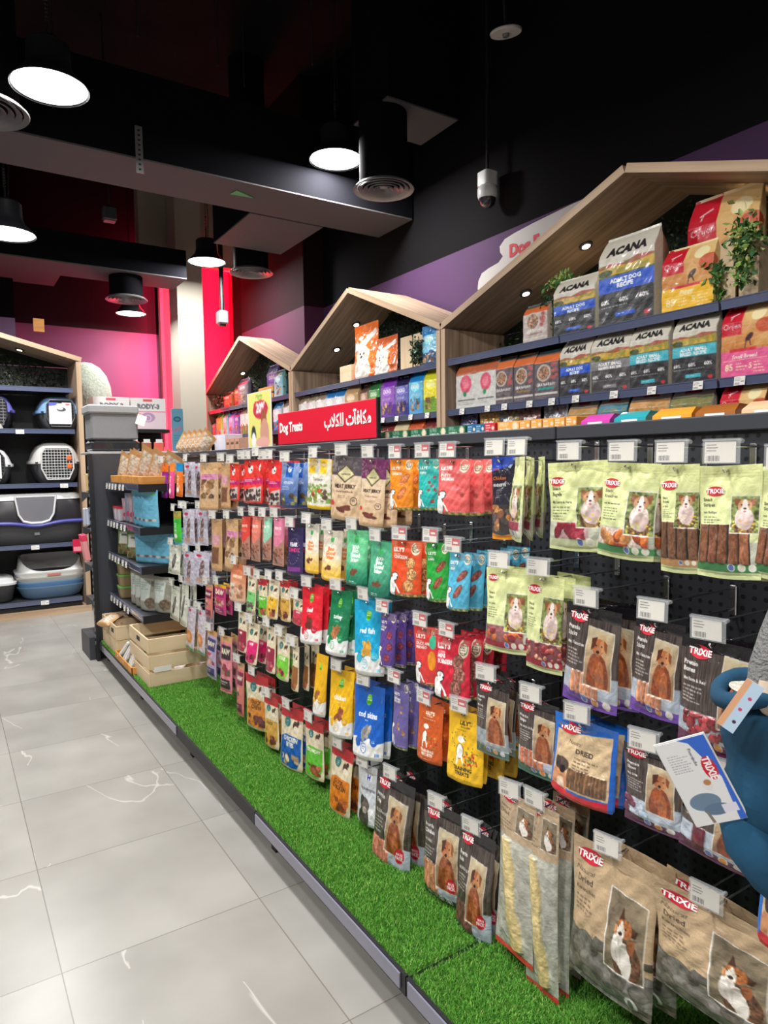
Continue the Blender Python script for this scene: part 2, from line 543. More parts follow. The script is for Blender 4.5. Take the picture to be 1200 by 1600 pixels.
# ---------------------------------------------------------------- pouch shapes
class Pouch:
    """hang: flat top seal, fills towards the foot. stand: block bag. Front looks along -y, +x is its right."""
    def __init__(s, w, h, t, kind, seed=0):
        s.w, s.h, s.t, s.kind = w, h, t, kind
        r = np.random.RandomState(seed)
        s.ph = r.rand(8) * 6.28
        s.wr = r.rand(4) * 0.8 + 0.6
    def half_width(s, v):
        w = s.w * 0.5
        if s.kind == 'hang':
            return w * (1 - 0.05 * np.sin(PI * np.clip((v - .12) / .8, 0, 1)) ** 2)
        if s.kind == 'doy':
            return w * (1 - 0.035 * np.sin(PI * np.clip(v * 1.3, 0, 1))) * np.where(v > .95, 1 - (v - .95) * 1.2, 1)
        if s.kind == 'pillow':
            return w * (1 - 0.10 * np.sin(PI * np.clip((v - .05) / .9, 0, 1)))
        return w * np.where(v < .16, 0.94 + v * .375, 1.0)
    def prof(s, v):
        if s.kind == 'hang':
            return np.clip((v - .10) / .45, 0, 1) ** .8 * np.clip((1 - v - .035) / .12, 0, 1) ** .5
        if s.kind == 'doy':
            return np.clip((v - .13) / .6, 0, 1) ** .85 * (0.35 + .65 * np.clip((1 - v) / .06, 0, 1) ** .5)
        if s.kind == 'pillow':
            return np.clip((v - .03) / .28, 0, 1) ** .6 * np.clip((1 - v - .03) / .28, 0, 1) ** .6
        return np.clip((v - .03) / .22, 0, 1) ** .75
    def front(s, u, v, side=-1):
        """u, v arrays in 0..1 -> x, y, z"""
        d = s.prof(v)
        if s.kind == 'stand':
            g = 0.085
            x = (np.clip((u - g) / (1 - 2 * g), 0, 1) - .5) * 2 * s.half_width(v)
            e = np.clip(np.minimum(u, 1 - u) / g, 0, 1)
            dep = s.t / 2 * d * (e ** .8) * (1 + 0.10 * np.sin(PI * u))
        else:
            x = (u - .5) * 2 * s.half_width(v)
            e = np.sin(PI * u)
            dep = s.t / 2 * d * np.clip(e, 0, 1) ** .62
        k = s.ph
        ew = np.clip(np.minimum(u, 1 - u) * 9, 0, 1)
        wr = (np.sin(u * 9 * s.wr[0] + v * 7 + k[0]) * np.sin(v * 13 * s.wr[1] + u * 4 + k[1]) +
              .6 * np.sin(u * 21 * s.wr[2] - v * 17 + k[2]) * np.sin(v * 23 + k[3] + u * 8) +
              .35 * np.sin(u * 37 + v * 31 * s.wr[3] + k[6]))
        dep = dep + wr * 0.011 * s.w * ew * np.clip(v * 6, .25, 1) * np.clip((1 - v) * 12, .3, 1) * (0.5 if s.kind == 'stand' else 1)
        y = side * dep + 0.02 * s.w * np.sin(v * 3.2 + k[4]) * (0 if s.kind == 'stand' else 1) + .012 * s.w * np.sin(u * 5 + k[5]) * (1 - v)
        z = -v * s.h
        if s.kind in ('doy', 'hang'):
            z = z - 0.03 * s.w * np.sin(PI * u) * np.clip((v - .8) / .2, 0, 1)
        return x, y, z

def pouch_mesh(name, P, cv, material, side_rgb=None, rel=0.0):
    col, B = cv.fold()
    ny, nx = col.shape[:2]
    u, v = np.meshgrid(np.linspace(0, 1, nx), np.linspace(0, 1, ny))
    x, y, z = P.front(u, v)
    y = y - B * rel
    A = np.stack([x, y, z], -1).reshape(-1, 3)
    colA = col.reshape(-1, 3)
    bx = 9
    us = np.linspace(0, 1, bx)
    u2, v2 = np.meshgrid(us, np.linspace(0, 1, ny))
    x2, y2, z2 = P.front(u2, v2, 1)
    Bk = np.stack([x2, y2, z2], -1).reshape(-1, 3)
    idx = (us * (nx - 1)).astype(int)
    if side_rgb is None:
        cb = np.repeat(col.mean(1, keepdims=True), bx, 1)
    else:
        cb = np.empty((ny, bx, 3)); cb[:] = [lin(q) for q in side_rgb]
    cb[:, 0] = col[:, 0]; cb[:, -1] = col[:, -1]
    # share the seam
    Bk = Bk.reshape(ny, bx, 3); Ar = A.reshape(ny, nx, 3)
    Bk[:, 0] = Ar[:, 0]; Bk[:, -1] = Ar[:, -1]
    if P.kind != 'doy' and P.kind != 'stand':
        for j, i in enumerate(idx): Bk[-1, j] = Ar[-1, i]
    for j, i in enumerate(idx): Bk[0, j] = Ar[0, i]
    i0 = np.arange(ny - 1)[:, None] * nx + np.arange(nx - 1)[None]
    fa = np.stack([i0, i0 + nx, i0 + nx + 1, i0 + 1], -1).reshape(-1, 4)
    off = nx * ny
    j0 = off + np.arange(ny - 1)[:, None] * bx + np.arange(bx - 1)[None]
    fb = np.stack([j0, j0 + 1, j0 + bx + 1, j0 + bx], -1).reshape(-1, 4)
    faces = [fa, fb]
    V = np.concatenate([A, Bk.reshape(-1, 3)])
    if P.kind in ('doy', 'stand'):
        # foot: join front and back bottom rows
        a = (ny - 1) * nx + idx
        b = off + (ny - 1) * bx + np.arange(bx)
        faces.append(np.array([(a[k], b[k], b[k + 1], a[k + 1]) for k in range(bx - 1)]))
    return mesh_from_tris(name, V, np.concatenate(faces), material, np.concatenate([colA, cb.reshape(-1, 3)]))

def decal_mesh(name, P, inset, shapes, material, H):
    """raised print: shapes = list of (triangles in artwork space, rgb, lift)"""
    V, Cc = [], []
    for T, rgb, lift in shapes:
        T = np.asarray(T).reshape(-1, 3, 2)
        u = T[..., 0] * (1 - 2 * inset) + inset
        v = T[..., 1] / H
        x, y, z = P.front(u, v)
        V.append(np.stack([x, y - lift, z], -1).reshape(-1, 3))
        Cc.append(np.tile([lin(q) for q in rgb], (T.shape[0] * 3, 1)))
    V = np.concatenate(V)
    return mesh_from_tris(name, V, np.arange(len(V)).reshape(-1, 3), material, np.concatenate(Cc), False)

def oval_tris(cx, cy, rx, ry, n=36, rings=4):
    T = []
    P = lambda k, r: (cx + rx * r * math.cos(2 * PI * k / n), cy + ry * r * math.sin(2 * PI * k / n))
    for q in range(rings):
        r0, r1 = q / rings, (q + 1) / rings
        for k in range(n):
            a, b, c2, d = P(k, r0), P(k, r1), P(k + 1, r1), P(k + 1, r0)
            T.append((a, b, c2))
            if q: T.append((a, c2, d))
    return np.array(T)

def paw_logo(cx, cy, rx, lift=0.0012):
    """red oval carrying white lettering"""
    ry = rx * 0.50
    return [(oval_tris(cx, cy, rx, ry), (198, 30, 52), lift),
            (placed_text('TRiXiE', cx, cy + ry * .42, ry * .92, sx=rx * 2.05 / (text_tris('TRiXiE', .03)[1] * ry * .92 / .7), align='C', bold=.03), (250, 246, 244), lift + .0006)]

# ---------------------------------------------------------------- pouch designs
D = {}
def design(name, desc, w, h, t, kind, nx, bg, art, m=None, inset=0.0, side=None, rel=0.0, decals=None, cat='treat bag', oname='treat_pouch'):
    D[name] = dict(name=name, desc=desc, w=w, h=h, t=t, kind=kind, nx=nx, bg=bg, art=art, m=m or M_FILM, inset=inset,
                   side=side, rel=rel, decals=decals, cat=cat, oname=oname, me=None)

DG = (52, 50, 44)
def trixie_green(lines, band, win, photo=(.54, .30, .98, .74), nl=5, mix=None):
    def art(c):
        H = c.H
        c.ramp(c.m_rect(0, 0, 1, H), 0, H, (222, 228, 160), (212, 222, 168))
        for y in (.05, .075, .10): c.rect(0, H * y, 1, H * y + .006, (196, 204, 138))
        c.rect(0, H * .68, 1, H * .88, (188, 190, 172)); win(c, .04, H * .69, .92, H * .87)
        c.rect(0, H * .87, 1, H * .94, band); c.rect(0, H * .94, 1, H, (206, 214, 158))
        for k, q in enumerate(lines[:2]): c.text(q, .08, H * .32 + k * .085, .05, DG, bold=.02)
        c.text(lines[2], .08, H * .32 + .19, .034, DG)
        c.copyblock(.08, H * .32 + .24, .42, nl, .042, DG, .6)
        dog_white(c, photo[0], photo[1] * H, photo[2], photo[3] * H)
        for k, q in enumerate([(96, 120, 190), (222, 220, 196), (232, 230, 212)]):
            c.ell(.58 + k * .15, H * .90, .055, .055, q); c.ring(.58 + k * .15, H * .90, .055, .012, (238, 238, 226))
    return art

def logo_at(cx, cy, rx):
    return lambda H: {'logo': paw_logo(cx, cy * H, rx)}

design('snack_bagels', 'pale green dog treat bag with red ring treats', .158, .196, .030, 'hang', 100, (220, 226, 160),
       trixie_green(('Snack', 'Bagels', 'Mit Lamm & Huhn'), (204, 212, 170), lambda c, a, b, d, e: c.chunks(a + .1, b, d - .2, e, 9, .11, [(150, 44, 60), (170, 60, 74)], gap=(196, 160, 160))),
       rel=.004, decals=logo_at(.17, .22, .13))
design('snack_bones', 'pale green dog treat bag with orange chicken bones', .132, .196, .032, 'hang', 96, (220, 226, 160),
       trixie_green(('Snack', 'Knochies', 'mit Hühnerbrust'), (70, 140, 84), lambda c, a, b, d, e: c.chunks(a, b, d, e, 12, .10, [(206, 110, 52), (190, 84, 54), (220, 150, 90)], gap=(206, 190, 176))),
       rel=.005, decals=logo_at(.20, .22, .15))
design('stripes_beef', 'pale green dog treat bag of dark brown stripes', .083, .207, .022, 'hang', 72, (222, 226, 164),
       trixie_green(('Snack', 'Stripes', 'mit Rind'), (196, 148, 96), lambda c, a, b, d, e: (c.sticks(0, c.H * .53, 1, c.H * .87, 4, (112, 78, 58))), photo=(.46, .26, .99, .58)),
       rel=.003, decals=logo_at(.27, .19, .22))
design('stripes_poultry', 'pale green treat bag of reddish brown stripes', .118, .201, .022, 'hang', 100, (222, 226, 164),
       trixie_green(('Snack', 'Stripes', 'mit Geflügel'), (64, 128, 76), lambda c, a, b, d, e: (c.sticks(.02, c.H * .53, .86, c.H * .87, 5, (138, 88, 62))), photo=(.56, .28, .97, .60)),
       rel=.003, decals=logo_at(.28, .23, .15))
design('snack_edge', 'pale green dog treat bag turned edge-on', .130, .200, .030, 'hang', 60, (220, 226, 160),
       trixie_green(('Snack', 'Rings', 'mit Huhn'), (196, 200, 170), lambda c, a, b, d, e: c.rect(a, b, d, e, (150, 64, 80)), photo=(.45, .34, .95, .76)), rel=.002)
design('snack_stars', 'pale green dog treat bag with maroon stars', .136, .210, .034, 'hang', 84, (220, 226, 160),
       trixie_green(('Snack', 'Stars', 'mit Lamm'), (170, 36, 60), lambda c, a, b, d, e: c.chunks(a, b, d, e, 14, .07, [(170, 60, 70), (206, 110, 60)], gap=(150, 96, 96))),
       rel=.004, decals=logo_at(.18, .12, .13))
design('snack_cubes', 'pale green dog treat bag with red cubes', .113, .215, .034, 'hang', 84, (220, 226, 160),
       trixie_green(('Snack', 'Cubes', 'mit Käse'), (176, 40, 66), lambda c, a, b, d, e: c.chunks(0, b, 1, e, 26, .06, [(150, 54, 62), (176, 80, 70), (196, 140, 110)], gap=(130, 70, 76)), photo=(.50, .22, 1.0, .68)),
       rel=.004, decals=logo_at(.22, .15, .18))

def premio(lines, band, win, photo=(.46, .20, .90, .76), y0=.26, badge=False, lowlft=(176, 186, 198)):
    def art(c):
        H = c.H
        c.noise(c.m_rect(0, 0, 1, H), .35, 90, 4)
        c.rect(0, 0, 1, H * .12, (24, 22, 26))
        c.rect(0, H * .66, 1, H * .90, lowlft); win(c, .06, H * .66, .86, H * .88)
        c.poly([(0, H * .86), (1, H * .90), (1, H), (0, H)], band)
        for k, q in enumerate(lines[:2]): c.text(q, .07, H * y0 + k * .085, .055, (238, 236, 232), bold=.03)
        c.text(lines[2], .07, H * y0 + .20, .042, (230, 228, 222), bold=.02)
        c.copyblock(.07, H * y0 + .26, .42, 5, .045, (214, 210, 204), .7)
        dog_brown(c, photo[0], photo[1] * H, photo[2], photo[3] * H, .03)
        if badge:
            c.ell(.80, H * .74, .10, .10, (190, 30, 50)); c.text('MAXI', .80, H * .735, .038, (250, 240, 240), align='C'); c.text('PACK', .80, H * .735 + .055, .045, (250, 240, 240), align='C', bold=.04)
            for k in range(4): c.ring(.22 + k * .17, H * .92, .062, .016, (226, 226, 226)); c.ell(.22 + k * .17, H * .92, .03, .035, (226, 226, 226))
        else:
            for k, q in enumerate([(110, 130, 200), (226, 150, 70), (226, 222, 216)]):
                c.ell(.46 + k * .19, H * (.905 + .01 * k), .062, .062, q); c.ring(.46 + k * .19, H * (.905 + .01 * k), .062, .012, (230, 226, 230))
    return art

DKW = (74, 64, 60)
design('premio_sticks', 'dark wood-print treat bag, purple foot, sticks', .150, .200, .034, 'hang', 104, DKW,
       premio(('Premio', 'Sticks', 'Mit Kaninchen'), (110, 66, 168), lambda c, a, b, d, e: c.sticks(.18, b, .72, e + .02, 5, (220, 150, 112), gap=(190, 176, 172), rel=1)),
       M_GLOSS, rel=.005, decals=logo_at(.26, .12, .16))
design('premio_bones', 'dark wood-print dog treat bag with red meat bones', .142, .200, .036, 'hang', 108, DKW,
       premio(('Premio', 'Bones', 'Mit Ente & Reis'), (104, 40, 84), lambda c, a, b, d, e: c.chunks(.14, b, .74, e, 24, .07, [(150, 50, 58), (176, 70, 74), (130, 40, 50)]), photo=(.66, .12, 1.05, .74)),
       M_GLOSS, rel=.006, decals=logo_at(.30, .13, .17))
design('premio_fillet', 'dark wood-print dog treat bag with grey green foot', .114, .198, .030, 'hang', 92, DKW,
       premio(('Premio', 'Filet', 'Mit Huhn'), (78, 112, 100), lambda c, a, b, d, e: c.rect(0, b, 1, e, (150, 160, 164)), photo=(.42, .24, .92, .80)),
       M_GLOSS, decals=logo_at(.30, .12, .18))
design('premio_strips', 'dark wood-print treat bag, green foot, strips', .127, .190, .030, 'hang', 92, DKW,
       premio(('Premio', 'Strips', 'Mit Huhn & Fisch'), (54, 104, 84), lambda c, a, b, d, e: c.sticks(.1, b, .7, e, 5, (206, 118, 84), gap=(170, 150, 146))),
       M_GLOSS, rel=.004, decals=logo_at(.26, .11, .17))
design('premio_slices', 'dark wood-print treat bag, plum foot, slices', .129, .196, .030, 'hang', 92, DKW,
       premio(('Premio', 'Slices', 'Mit Ente'), (92, 44, 80), lambda c, a, b, d, e: c.chunks(0, b, .5, e, 10, .09, [(170, 190, 206), (120, 60, 80)])),
       M_GLOSS, rel=.003, decals=logo_at(.24, .10, .17))
design('premio_stripes', 'dark wood-print treat bag, plum foot, long stripe', .142, .205, .030, 'hang', 96, DKW,
       premio(('Premio', 'Stripes', 'Mit Ente'), (88, 40, 70), lambda c, a, b, d, e: c.sticks(.2, b, .42, e + .05, 1, (104, 44, 56), gap=(150, 150, 160)), photo=(.52, .34, .98, .84)),
       M_GLOSS, rel=.003, decals=logo_at(.24, .10, .17))
design('premio_duckbreast', 'large dark wood-print dog treat bag with salmon fillets', .190, .249, .045, 'hang', 92, DKW,
       premio(('Premio', 'Ente', 'mit Süßkartoffel'), (130, 140, 150), lambda c, a, b, d, e: c.sticks(.02, b, .56, e, 5, (206, 130, 106), gap=(180, 110, 96), lean=.1), photo=(.44, .20, .86, .74), badge=True),
       M_GLOSS, rel=.004, decals=logo_at(.24, .10, .15))
design('premio_chicken', 'dark wood-print treat bag with peach fillets', .165, .235, .045, 'hang', 88, DKW,
       premio(('Premio', 'Chicken', 'mit Huhn'), (62, 66, 66), lambda c, a, b, d, e: c.sticks(.0, b - .1, .5, e, 4, (214, 150, 110), gap=(196, 130, 100), lean=.08), photo=(.46, .22, .92, .80), badge=True),
       M_GLOSS, rel=.004, decals=logo_at(.26, .10, .16))
design('premio_rice', 'dark wood-print dog treat bag, green foot, red badge', .155, .244, .045, 'hang', 88, DKW,
       premio(('Premio', 'Reis', 'mit Huhn & Reis'), (44, 112, 88), lambda c, a, b, d, e: c.sticks(.0, b, .6, e, 5, (130, 84, 74), gap=(110, 80, 74)), photo=(.40, .24, .84, .78), badge=True),
       M_GLOSS, rel=.003, decals=logo_at(.24, .10, .16))

def a_dried_blue(c):
    H = c.H
    c.rect(.06, H * .16, .93, H * .86, (206, 180, 142)); c.poly([(.06, H * .10), (.4, H * .2), (.93, H * .1), (.93, H * .2), (.06, H * .3)], (206, 180, 142))
    c.noise(c.m_rect(.06, H * .2, .93, H * .86), .05, 30, 30)
    c.poly([(.06, H * .2), (.3, H * .22), (.93, H * .08), (.93, 0), (0, 0), (0, H * .2)], (20, 92, 176))
    c.text('Natural', .27, H * .33, .05, (60, 46, 38), slant=.25, bold=0); c.text('DRIED', .42, H * .42, .066, (50, 40, 34), bold=.03)
    c.copyblock(.40, H * .47, .80, 4, .045, (90, 72, 58), .7)
    c.sticks(.34, H * .60, .90, H * .84, 12, (124, 92, 66), gap=(90, 66, 48))
    c.ell(.20, H * .80, .15, .20, (206, 140, 96)); c.ell(.22, H * .60, .12, .10, (84, 66, 58)); c.ell(.14, H * .60, .05, .09, (50, 40, 40)); c.ell(.24, H * .66, .06, .05, (40, 34, 36)); c.ell(.23, H * .84, .07, .10, (232, 206, 180))
    c.poly([(.0, H * .86), (.5, H * .89), (1, H * .87), (1, H), (0, H)], (196, 28, 44)); c.rect(.93, 0, 1, H, (24, 96, 190)); c.rect(0, 0, .055, H * .9, (20, 110, 204))
design('dried_blue', 'blue, kraft and red dog treat bag with boxer dog', .170, .195, .05, 'doy', 116, (20, 92, 176), a_dried_blue, M_GLOSS, rel=.003, decals=logo_at(.26, .145, .17))

def a_kraft(c):
    H = c.H
    c.noise(c.m_rect(0, 0, 1, H), .05, 90, 90)
    for y in (.06, .08): c.rect(0, H * y, 1, H * y + .004, (166, 142, 112))
    m = c.m_poly([(0, H * .62), (.5, H * .70), (1, H * .76), (1, H), (0, H)])
    c.put(m, (112, 108, 100)); c.clip = m
    c.chunks(0, H * .6, 1, H, 40, .10, [(100, 94, 84), (118, 114, 106), (88, 80, 70), (132, 130, 124)], rel=.35); c.noise(m, .25, 16, 16, (150, 150, 146)); c.clip = None
    c.text('Natural', .06, H * .24, .055, (74, 60, 48), slant=.25, bold=0); c.text('Dried', .09, H * .24 + .095, .062, (66, 52, 42), bold=.02)
    c.text('Kaninchen', .07, H * .24 + .19, .045, (80, 64, 50)); c.copyblock(.07, H * .24 + .25, .34, 4, .045, (104, 84, 66), .7)
    dog_collie(c, .52, H * .22, .92, H * .74, .05)
    c.ell(.80, H * .92, .07, .07, (226, 226, 224)); c.ell(.80, H * .92, .035, .045, (110, 110, 108))
design('dried_kraft', 'large kraft dog treat bag with collie', .212, .318, .06, 'hang', 120, (190, 164, 130), a_kraft, M_FILM, rel=.004, decals=logo_at(.22, .11, .15))

def a_rawhide(c):
    H = c.H
    c.noise(c.m_rect(0, 0, 1, H), .08, 20, 60)
    c.rect(0, 0, 1, H * .27, (184, 160, 130)); c.noise(c.m_rect(0, 0, 1, H * .27), .06, 60, 60)
    c.text('Natural', .08, H * .11, .07, (84, 66, 52), slant=.25, bold=0); c.text('Dried', .08, H * .11 + .13, .08, (74, 58, 46)); c.copyblock(.08, H * .18, .5, 3, .07, (100, 82, 66), .7)
    dog_collie(c, .55, H * .06, .95, H * .22, .02)
    m = np.abs(c.X - (.34 + .30 * np.clip((c.Y / H - .3) / .6, 0, 1))) < .15 + .02 * np.sin(c.Y * 5)
    m &= (c.Y > H * .28) & (c.Y < H * .93)
    c.put(m, (222, 200, 142)); c.noise(m, .14, 20, 40); dd = np.abs(c.X - (.34 + .30 * np.clip((c.Y / H - .3) / .6, 0, 1))) / .17; c.B[m] = np.sqrt(np.clip(1 - dd[m] ** 2, 0, 1)) * 2.2; c.noise(~m & (c.Y > H * .28), .12, 5, 6)
    c.rect(0, H * .965, 1, H, (206, 70, 60))
design('rawhide_long', 'long clear bag holding a pale rawhide roll', .125, .44, .03, 'pillow', 70, (182, 182, 170), a_rawhide, M_GLOSS, rel=.006, decals=lambda H: {'logo': paw_logo(.30, .035 * H, .2)})

# cartoon kitchen family
def cartoon(l1, treat, tcol, extra=None, dark=False, white=(246, 244, 238)):
    def art(c):
        H = c.H
        bg = np.array(c.I[5, 5]).copy()
        c.noise(c.m_rect(0, 0, 1, H), .04, 8, 8)
        c.rect(0, 0, 1, .03, bg * .85)
        c.text("LILY'S", .08, H * .21, .10, white, bold=.05); c.text('KITCHEN', .10, H * .22 + .07, .035, white, bold=.02)
        for k, q in enumerate(l1): c.text(q, .10, H * .22 + .16 + k * .10, .075, white, bold=.05)
        c.ell(.80, .20, .14, .17, (240, 232, 206)); c.ring(.80, .20, .12, .02, (120, 90, 60)); c.copyblock(.70, .13, .92, 4, .045, (70, 50, 40), .8)
        treat(c, tcol)
        # white terrier looking right
        m = c.m_ell(.12, H * .86, .14, .22) | c.m_ell(.20, H * .66, .12, .09, -.2) | c.m_rect(.06, H * .68, .20, H * .86)
        e = c.m_ell(.12, H * .86, .165, .245) | c.m_ell(.20, H * .66, .145, .115, -.2) | c.m_rect(.035, H * .68, .225, H * .86)
        c.put(e, (52, 40, 46)); c.put(m, (248, 246, 242)); c.ell(.31, H * .66 + .01, .028, .022, (30, 26, 30)); c.ell(.20, H * .65, .014, .014, (30, 26, 30))
        c.line(.26, H * .80, .40, H * .92, .05, (248, 246, 242)); c.line(.06, H * .60, .10, H * .66, .05, (150, 70, 50))
        for k in range(7): c.ell(.36 + .1 * k, H * .975, .05, .045, (236, 210, 130) if k % 2 else (120, 160, 80))
        c.copyblock(.5, H * .93, .95, 1, .04, white, .9)
    return art
def t_sausage(c, col):
    H = c.H
    for (x, y, r) in ((.68, H * .40, .8), (.60, H * .67, 1.0)):
        c.ell(x, y, .25, .115, np.array(col) * .7, -r); c.ell(x, y, .23, .10, col, -r); c.noise(c.m_ell(x, y, .23, .10, -r), .3, 40, 40); c.ell(x - .02, y - .02, .12, .02, np.minimum(255, np.array(col) * 1.25), -r)
def t_round(c, col):
    H = c.H
    for (x, y) in ((.68, H * .40), (.74, H * .60), (.66, H * .80)):
        c.ell(x, y, .15, .15, np.array(col) * .65); c.ell(x, y, .135, .135, col); c.noise(c.m_ell(x, y, .135, .135), .5, 40, 40)
def t_pieces(c, col):
    H = c.H
    for k in range(7):
        c.ell(.52 + .36 * c.r.rand(), H * (.36 + .48 * c.r.rand()), .07, .05, np.array(col) * (.8 + .4 * c.r.rand()), c.r.rand() * 3)
def cd(n, desc, w, h, bg, l1, t, tc, nx=52, **k):
    design(n, desc, w, h, .035, 'doy', nx, bg, cartoon(l1, t, tc), **k)
cd('cartoon_orange', 'orange pouch with cartoon white dog and sausages', .095, .167, (240, 140, 30), ('CHICKEN',), t_sausage, (206, 120, 70))
cd('cartoon_teal', 'teal puppy pouch with cartoon white dog', .083, .160, (40, 176, 168), ('PUPPY',), t_pieces, (150, 60, 60))
cd('cartoon_coral', 'coral pink puppy pouch with cartoon white dog', .112, .164, (236, 100, 98), ('PUPPY', 'SALMON'), t_pieces, (206, 84, 84))
cd('cartoon_red', 'red orange pouch with cartoon dog and round biscuits', .118, .170, (222, 78, 34), ('CHICKEN',), t_round, (206, 150, 96), nx=64)
cd('cartoon_green', 'bright green pouch with cartoon dog and sausages', .088, .176, (40, 160, 60), ('LAMB',), t_sausage, (150, 80, 60), nx=60)
cd('cartoon_blue', 'sky blue pouch with cartoon dog and two sausages', .089, .162, (80, 172, 204), ('BEEF',), t_sausage, (140, 76, 66), nx=60)
cd('cartoon_purple', 'purple pouch with cartoon dog and round biscuits', .084, .182, (92, 66, 142), ('WOOF', 'BREK'), t_round, (150, 66, 84))
cd('cartoon_mango', 'red pouch with mango and cartoon white dog', .104, .171, (220, 60, 56), ('DUCK AND', 'MANGO'), lambda c, k: (c.ell(.70, c.H * .56, .13, .26, k), c.ell(.72, c.H * .26, .14, .18, (70, 190, 150))), (236, 150, 40), nx=60)
cd('cartoon_crimson', 'crimson pouch with cartoon dog and meat burgers', .142, .164, (206, 34, 58), ('MINI', 'BURGERS'), t_round, (150, 96, 84), nx=84)
cd('cartoon_lavender', 'lavender pouch with cartoon dog and sleepy biscuits', .078, .209, (104, 94, 154), ('BEDTIME', 'BISCUITS'), t_pieces, (190, 140, 90))
def a_posed(bg2, title, ink, leaf):
    def art(c):
        H = c.H
        c.text("LILY'S", .5, H * .20, .095, ink, align='C', bold=.05); c.text('KITCHEN', .5, H * .20 + .065, .04, ink, align='C')
        c.copyblock(.25, H * .27, .75, 1, .04, ink, .7)
        c.ell(.40, H * .56, .11, .17, (60, 40, 30)); c.ell(.40, H * .56, .095, .155, (248, 244, 234)); c.ell(.40, H * .40, .10, .075, (248, 244, 234)); c.ell(.49, H * .40, .05, .035, (248, 244, 234)); c.ell(.535, H * .395, .015, .013, (30, 26, 26))
        c.line(.44, H * .6, .52, H * .72, .04, (248, 244, 234)); c.line(.34, H * .64, .34, H * .73, .05, (248, 244, 234))
        for k in range(34): c.ell(.52 + .34 * c.r.rand(), H * (.55 + .18 * c.r.rand()), .035, .022, [(180, 50, 40), (206, 90, 50), (120, 150, 60), (226, 150, 60)][k % 4], c.r.rand() * 3)
        for k in range(16): c.ell(.08 + .84 * c.r.rand(), H * (.30 + .45 * c.r.rand()), .028, .014, leaf, c.r.rand() * 3)
        for k, q in enumerate(title): c.text(q, .5, H * .815 + k * .10, .075, ink, align='C', bold=.05)
        c.copyblock(.2, H * .93, .8, 1, .03, ink, .7)
    return art
design('cartoon_rust', 'rust orange biscuit pouch with white dog drawing', .106, .185, .03, 'doy', 64, (204, 90, 34), a_posed(None, ('TRAINING', 'BISCUITS'), (250, 240, 224), (150, 60, 40)), M_FILM)
design('cartoon_training', 'yellow training treats pouch with white dog drawing', .124, .196, .03, 'doy', 96, (242, 190, 34), a_posed(None, ('TRAINING', 'TREATS'), (66, 58, 30), (120, 130, 50)), M_FILM)

# plain colour family with white wave foot
def label(word, dark, food, sub=None):
    def art(c):
        H = c.H
        c.ramp(c.m_rect(0, 0, 1, H), 0, H, np.array(c.I[3, 3]) * .96, np.array(c.I[3, 3]))
        c.poly([(0, H * .74), (.2, H * .71), (.4, H * .78), (.62, H * .70), (.82, H * .77), (1, H * .74), (1, H), (0, H)], (240, 240, 238))
        c.ell(.5, H * .20, .085, .12, (110, 200, 60)); c.ell(.5, H * .235, .10, .03, (70, 160, 40)); c.copyblock(.44, H * .17, .58, 2, .05, (250, 250, 240), .8)
        if word: c.text(word, .5, H * .44, .115, (250, 250, 248), align='C', bold=.035)
        c.copyblock(.42, H * .475, .6, 1, .03, (250, 250, 248), .8)
        for k in range(10): c.ell(.42 + .2 * c.r.rand(), H * (.58 + .12 * c.r.rand()), .12, .055, np.array(food) * (.8 + .35 * c.r.rand()), c.r.rand() * 3)
        c.noise(c.m_rect(.25, H * .5, .8, H * .74), .12, 40, 40)
        c.ell(.26, H * .78, .10, .10, dark); c.ell(.76, H * .74, .10, .10, dark); c.copyblock(.70, H * .73, .82, 2, .03, (250, 250, 250), .9)
        c.ring(.46, H * .84, .10, .015, dark); c.copyblock(.40, H * .82, .52, 2, .04, dark, .8); c.text('100', .80, H * .93, .06, dark, bold=.03)
    return art
def ld(n, desc, w, h, bg, word, dark, food, nx=58):
    design(n, desc, w, h, .045, 'doy', nx, bg, label(word, dark, food))
ld('label_red', 'bright red treat pouch with white foot', .145, .222, (228, 34, 52), 'beef', (200, 30, 60), (120, 50, 40))
ld('label_green', 'dark green turkey treat pouch with white foot', .136, .236, (18, 122, 76), 'turkey', (30, 150, 90), (176, 110, 70), 64)
ld('label_cyan', 'cyan red fish treat pouch with white foot', .150, .248, (20, 168, 214), 'red fish', (60, 190, 214), (226, 170, 70), 80)
ld('label_yellow', 'yellow treat pouch behind the chicken one', .096, .239, (240, 184, 24), '', (226, 170, 20), (170, 110, 60))
ld('label_chicken', 'yellow chicken treat pouch with white foot', .143, .234, (242, 188, 22), 'chicken', (230, 176, 20), (150, 84, 60), 80)
ld('label_blue', 'royal blue cod skins treat pouch with white foot', .152, .237, (18, 98, 200), 'cod skins', (20, 100, 200), (160, 160, 160), 84)

# rounded word pouches
def boo(food, two):
    def art(c):
        H = c.H
        c.ramp(c.m_rect(0, H * .5, 1, H), H * .5, H, c.I[3, 3].copy(), two)
        c.ell(.5, H * .17, .09, .13, (60, 180, 90)); c.text('BOO', .5, H * .33, .10, (250, 250, 246), align='C', bold=.05)
        for k, q in enumerate(('Boo', 'Good', 'bites')):
            c.text(q, .5, H * .40 + k * .15, .13, (236, 130, 60) if food == 1 else (240, 250, 246), align='C', bold=.06)
        for k in range(7): c.ell(.36 + .28 * c.r.rand(), H * (.70 + .07 * c.r.rand()), .09, .06, (110 + 30 * c.r.rand(), 74, 52), c.r.rand() * 3)
        c.copyblock(.3, H * .90, .7, 2, .05, (250, 250, 246), .8)
    return art
design('boo_white', 'white and orange bites pouch', .084, .203, .03, 'doy', 40, (236, 230, 214), boo(1, (246, 190, 40)))
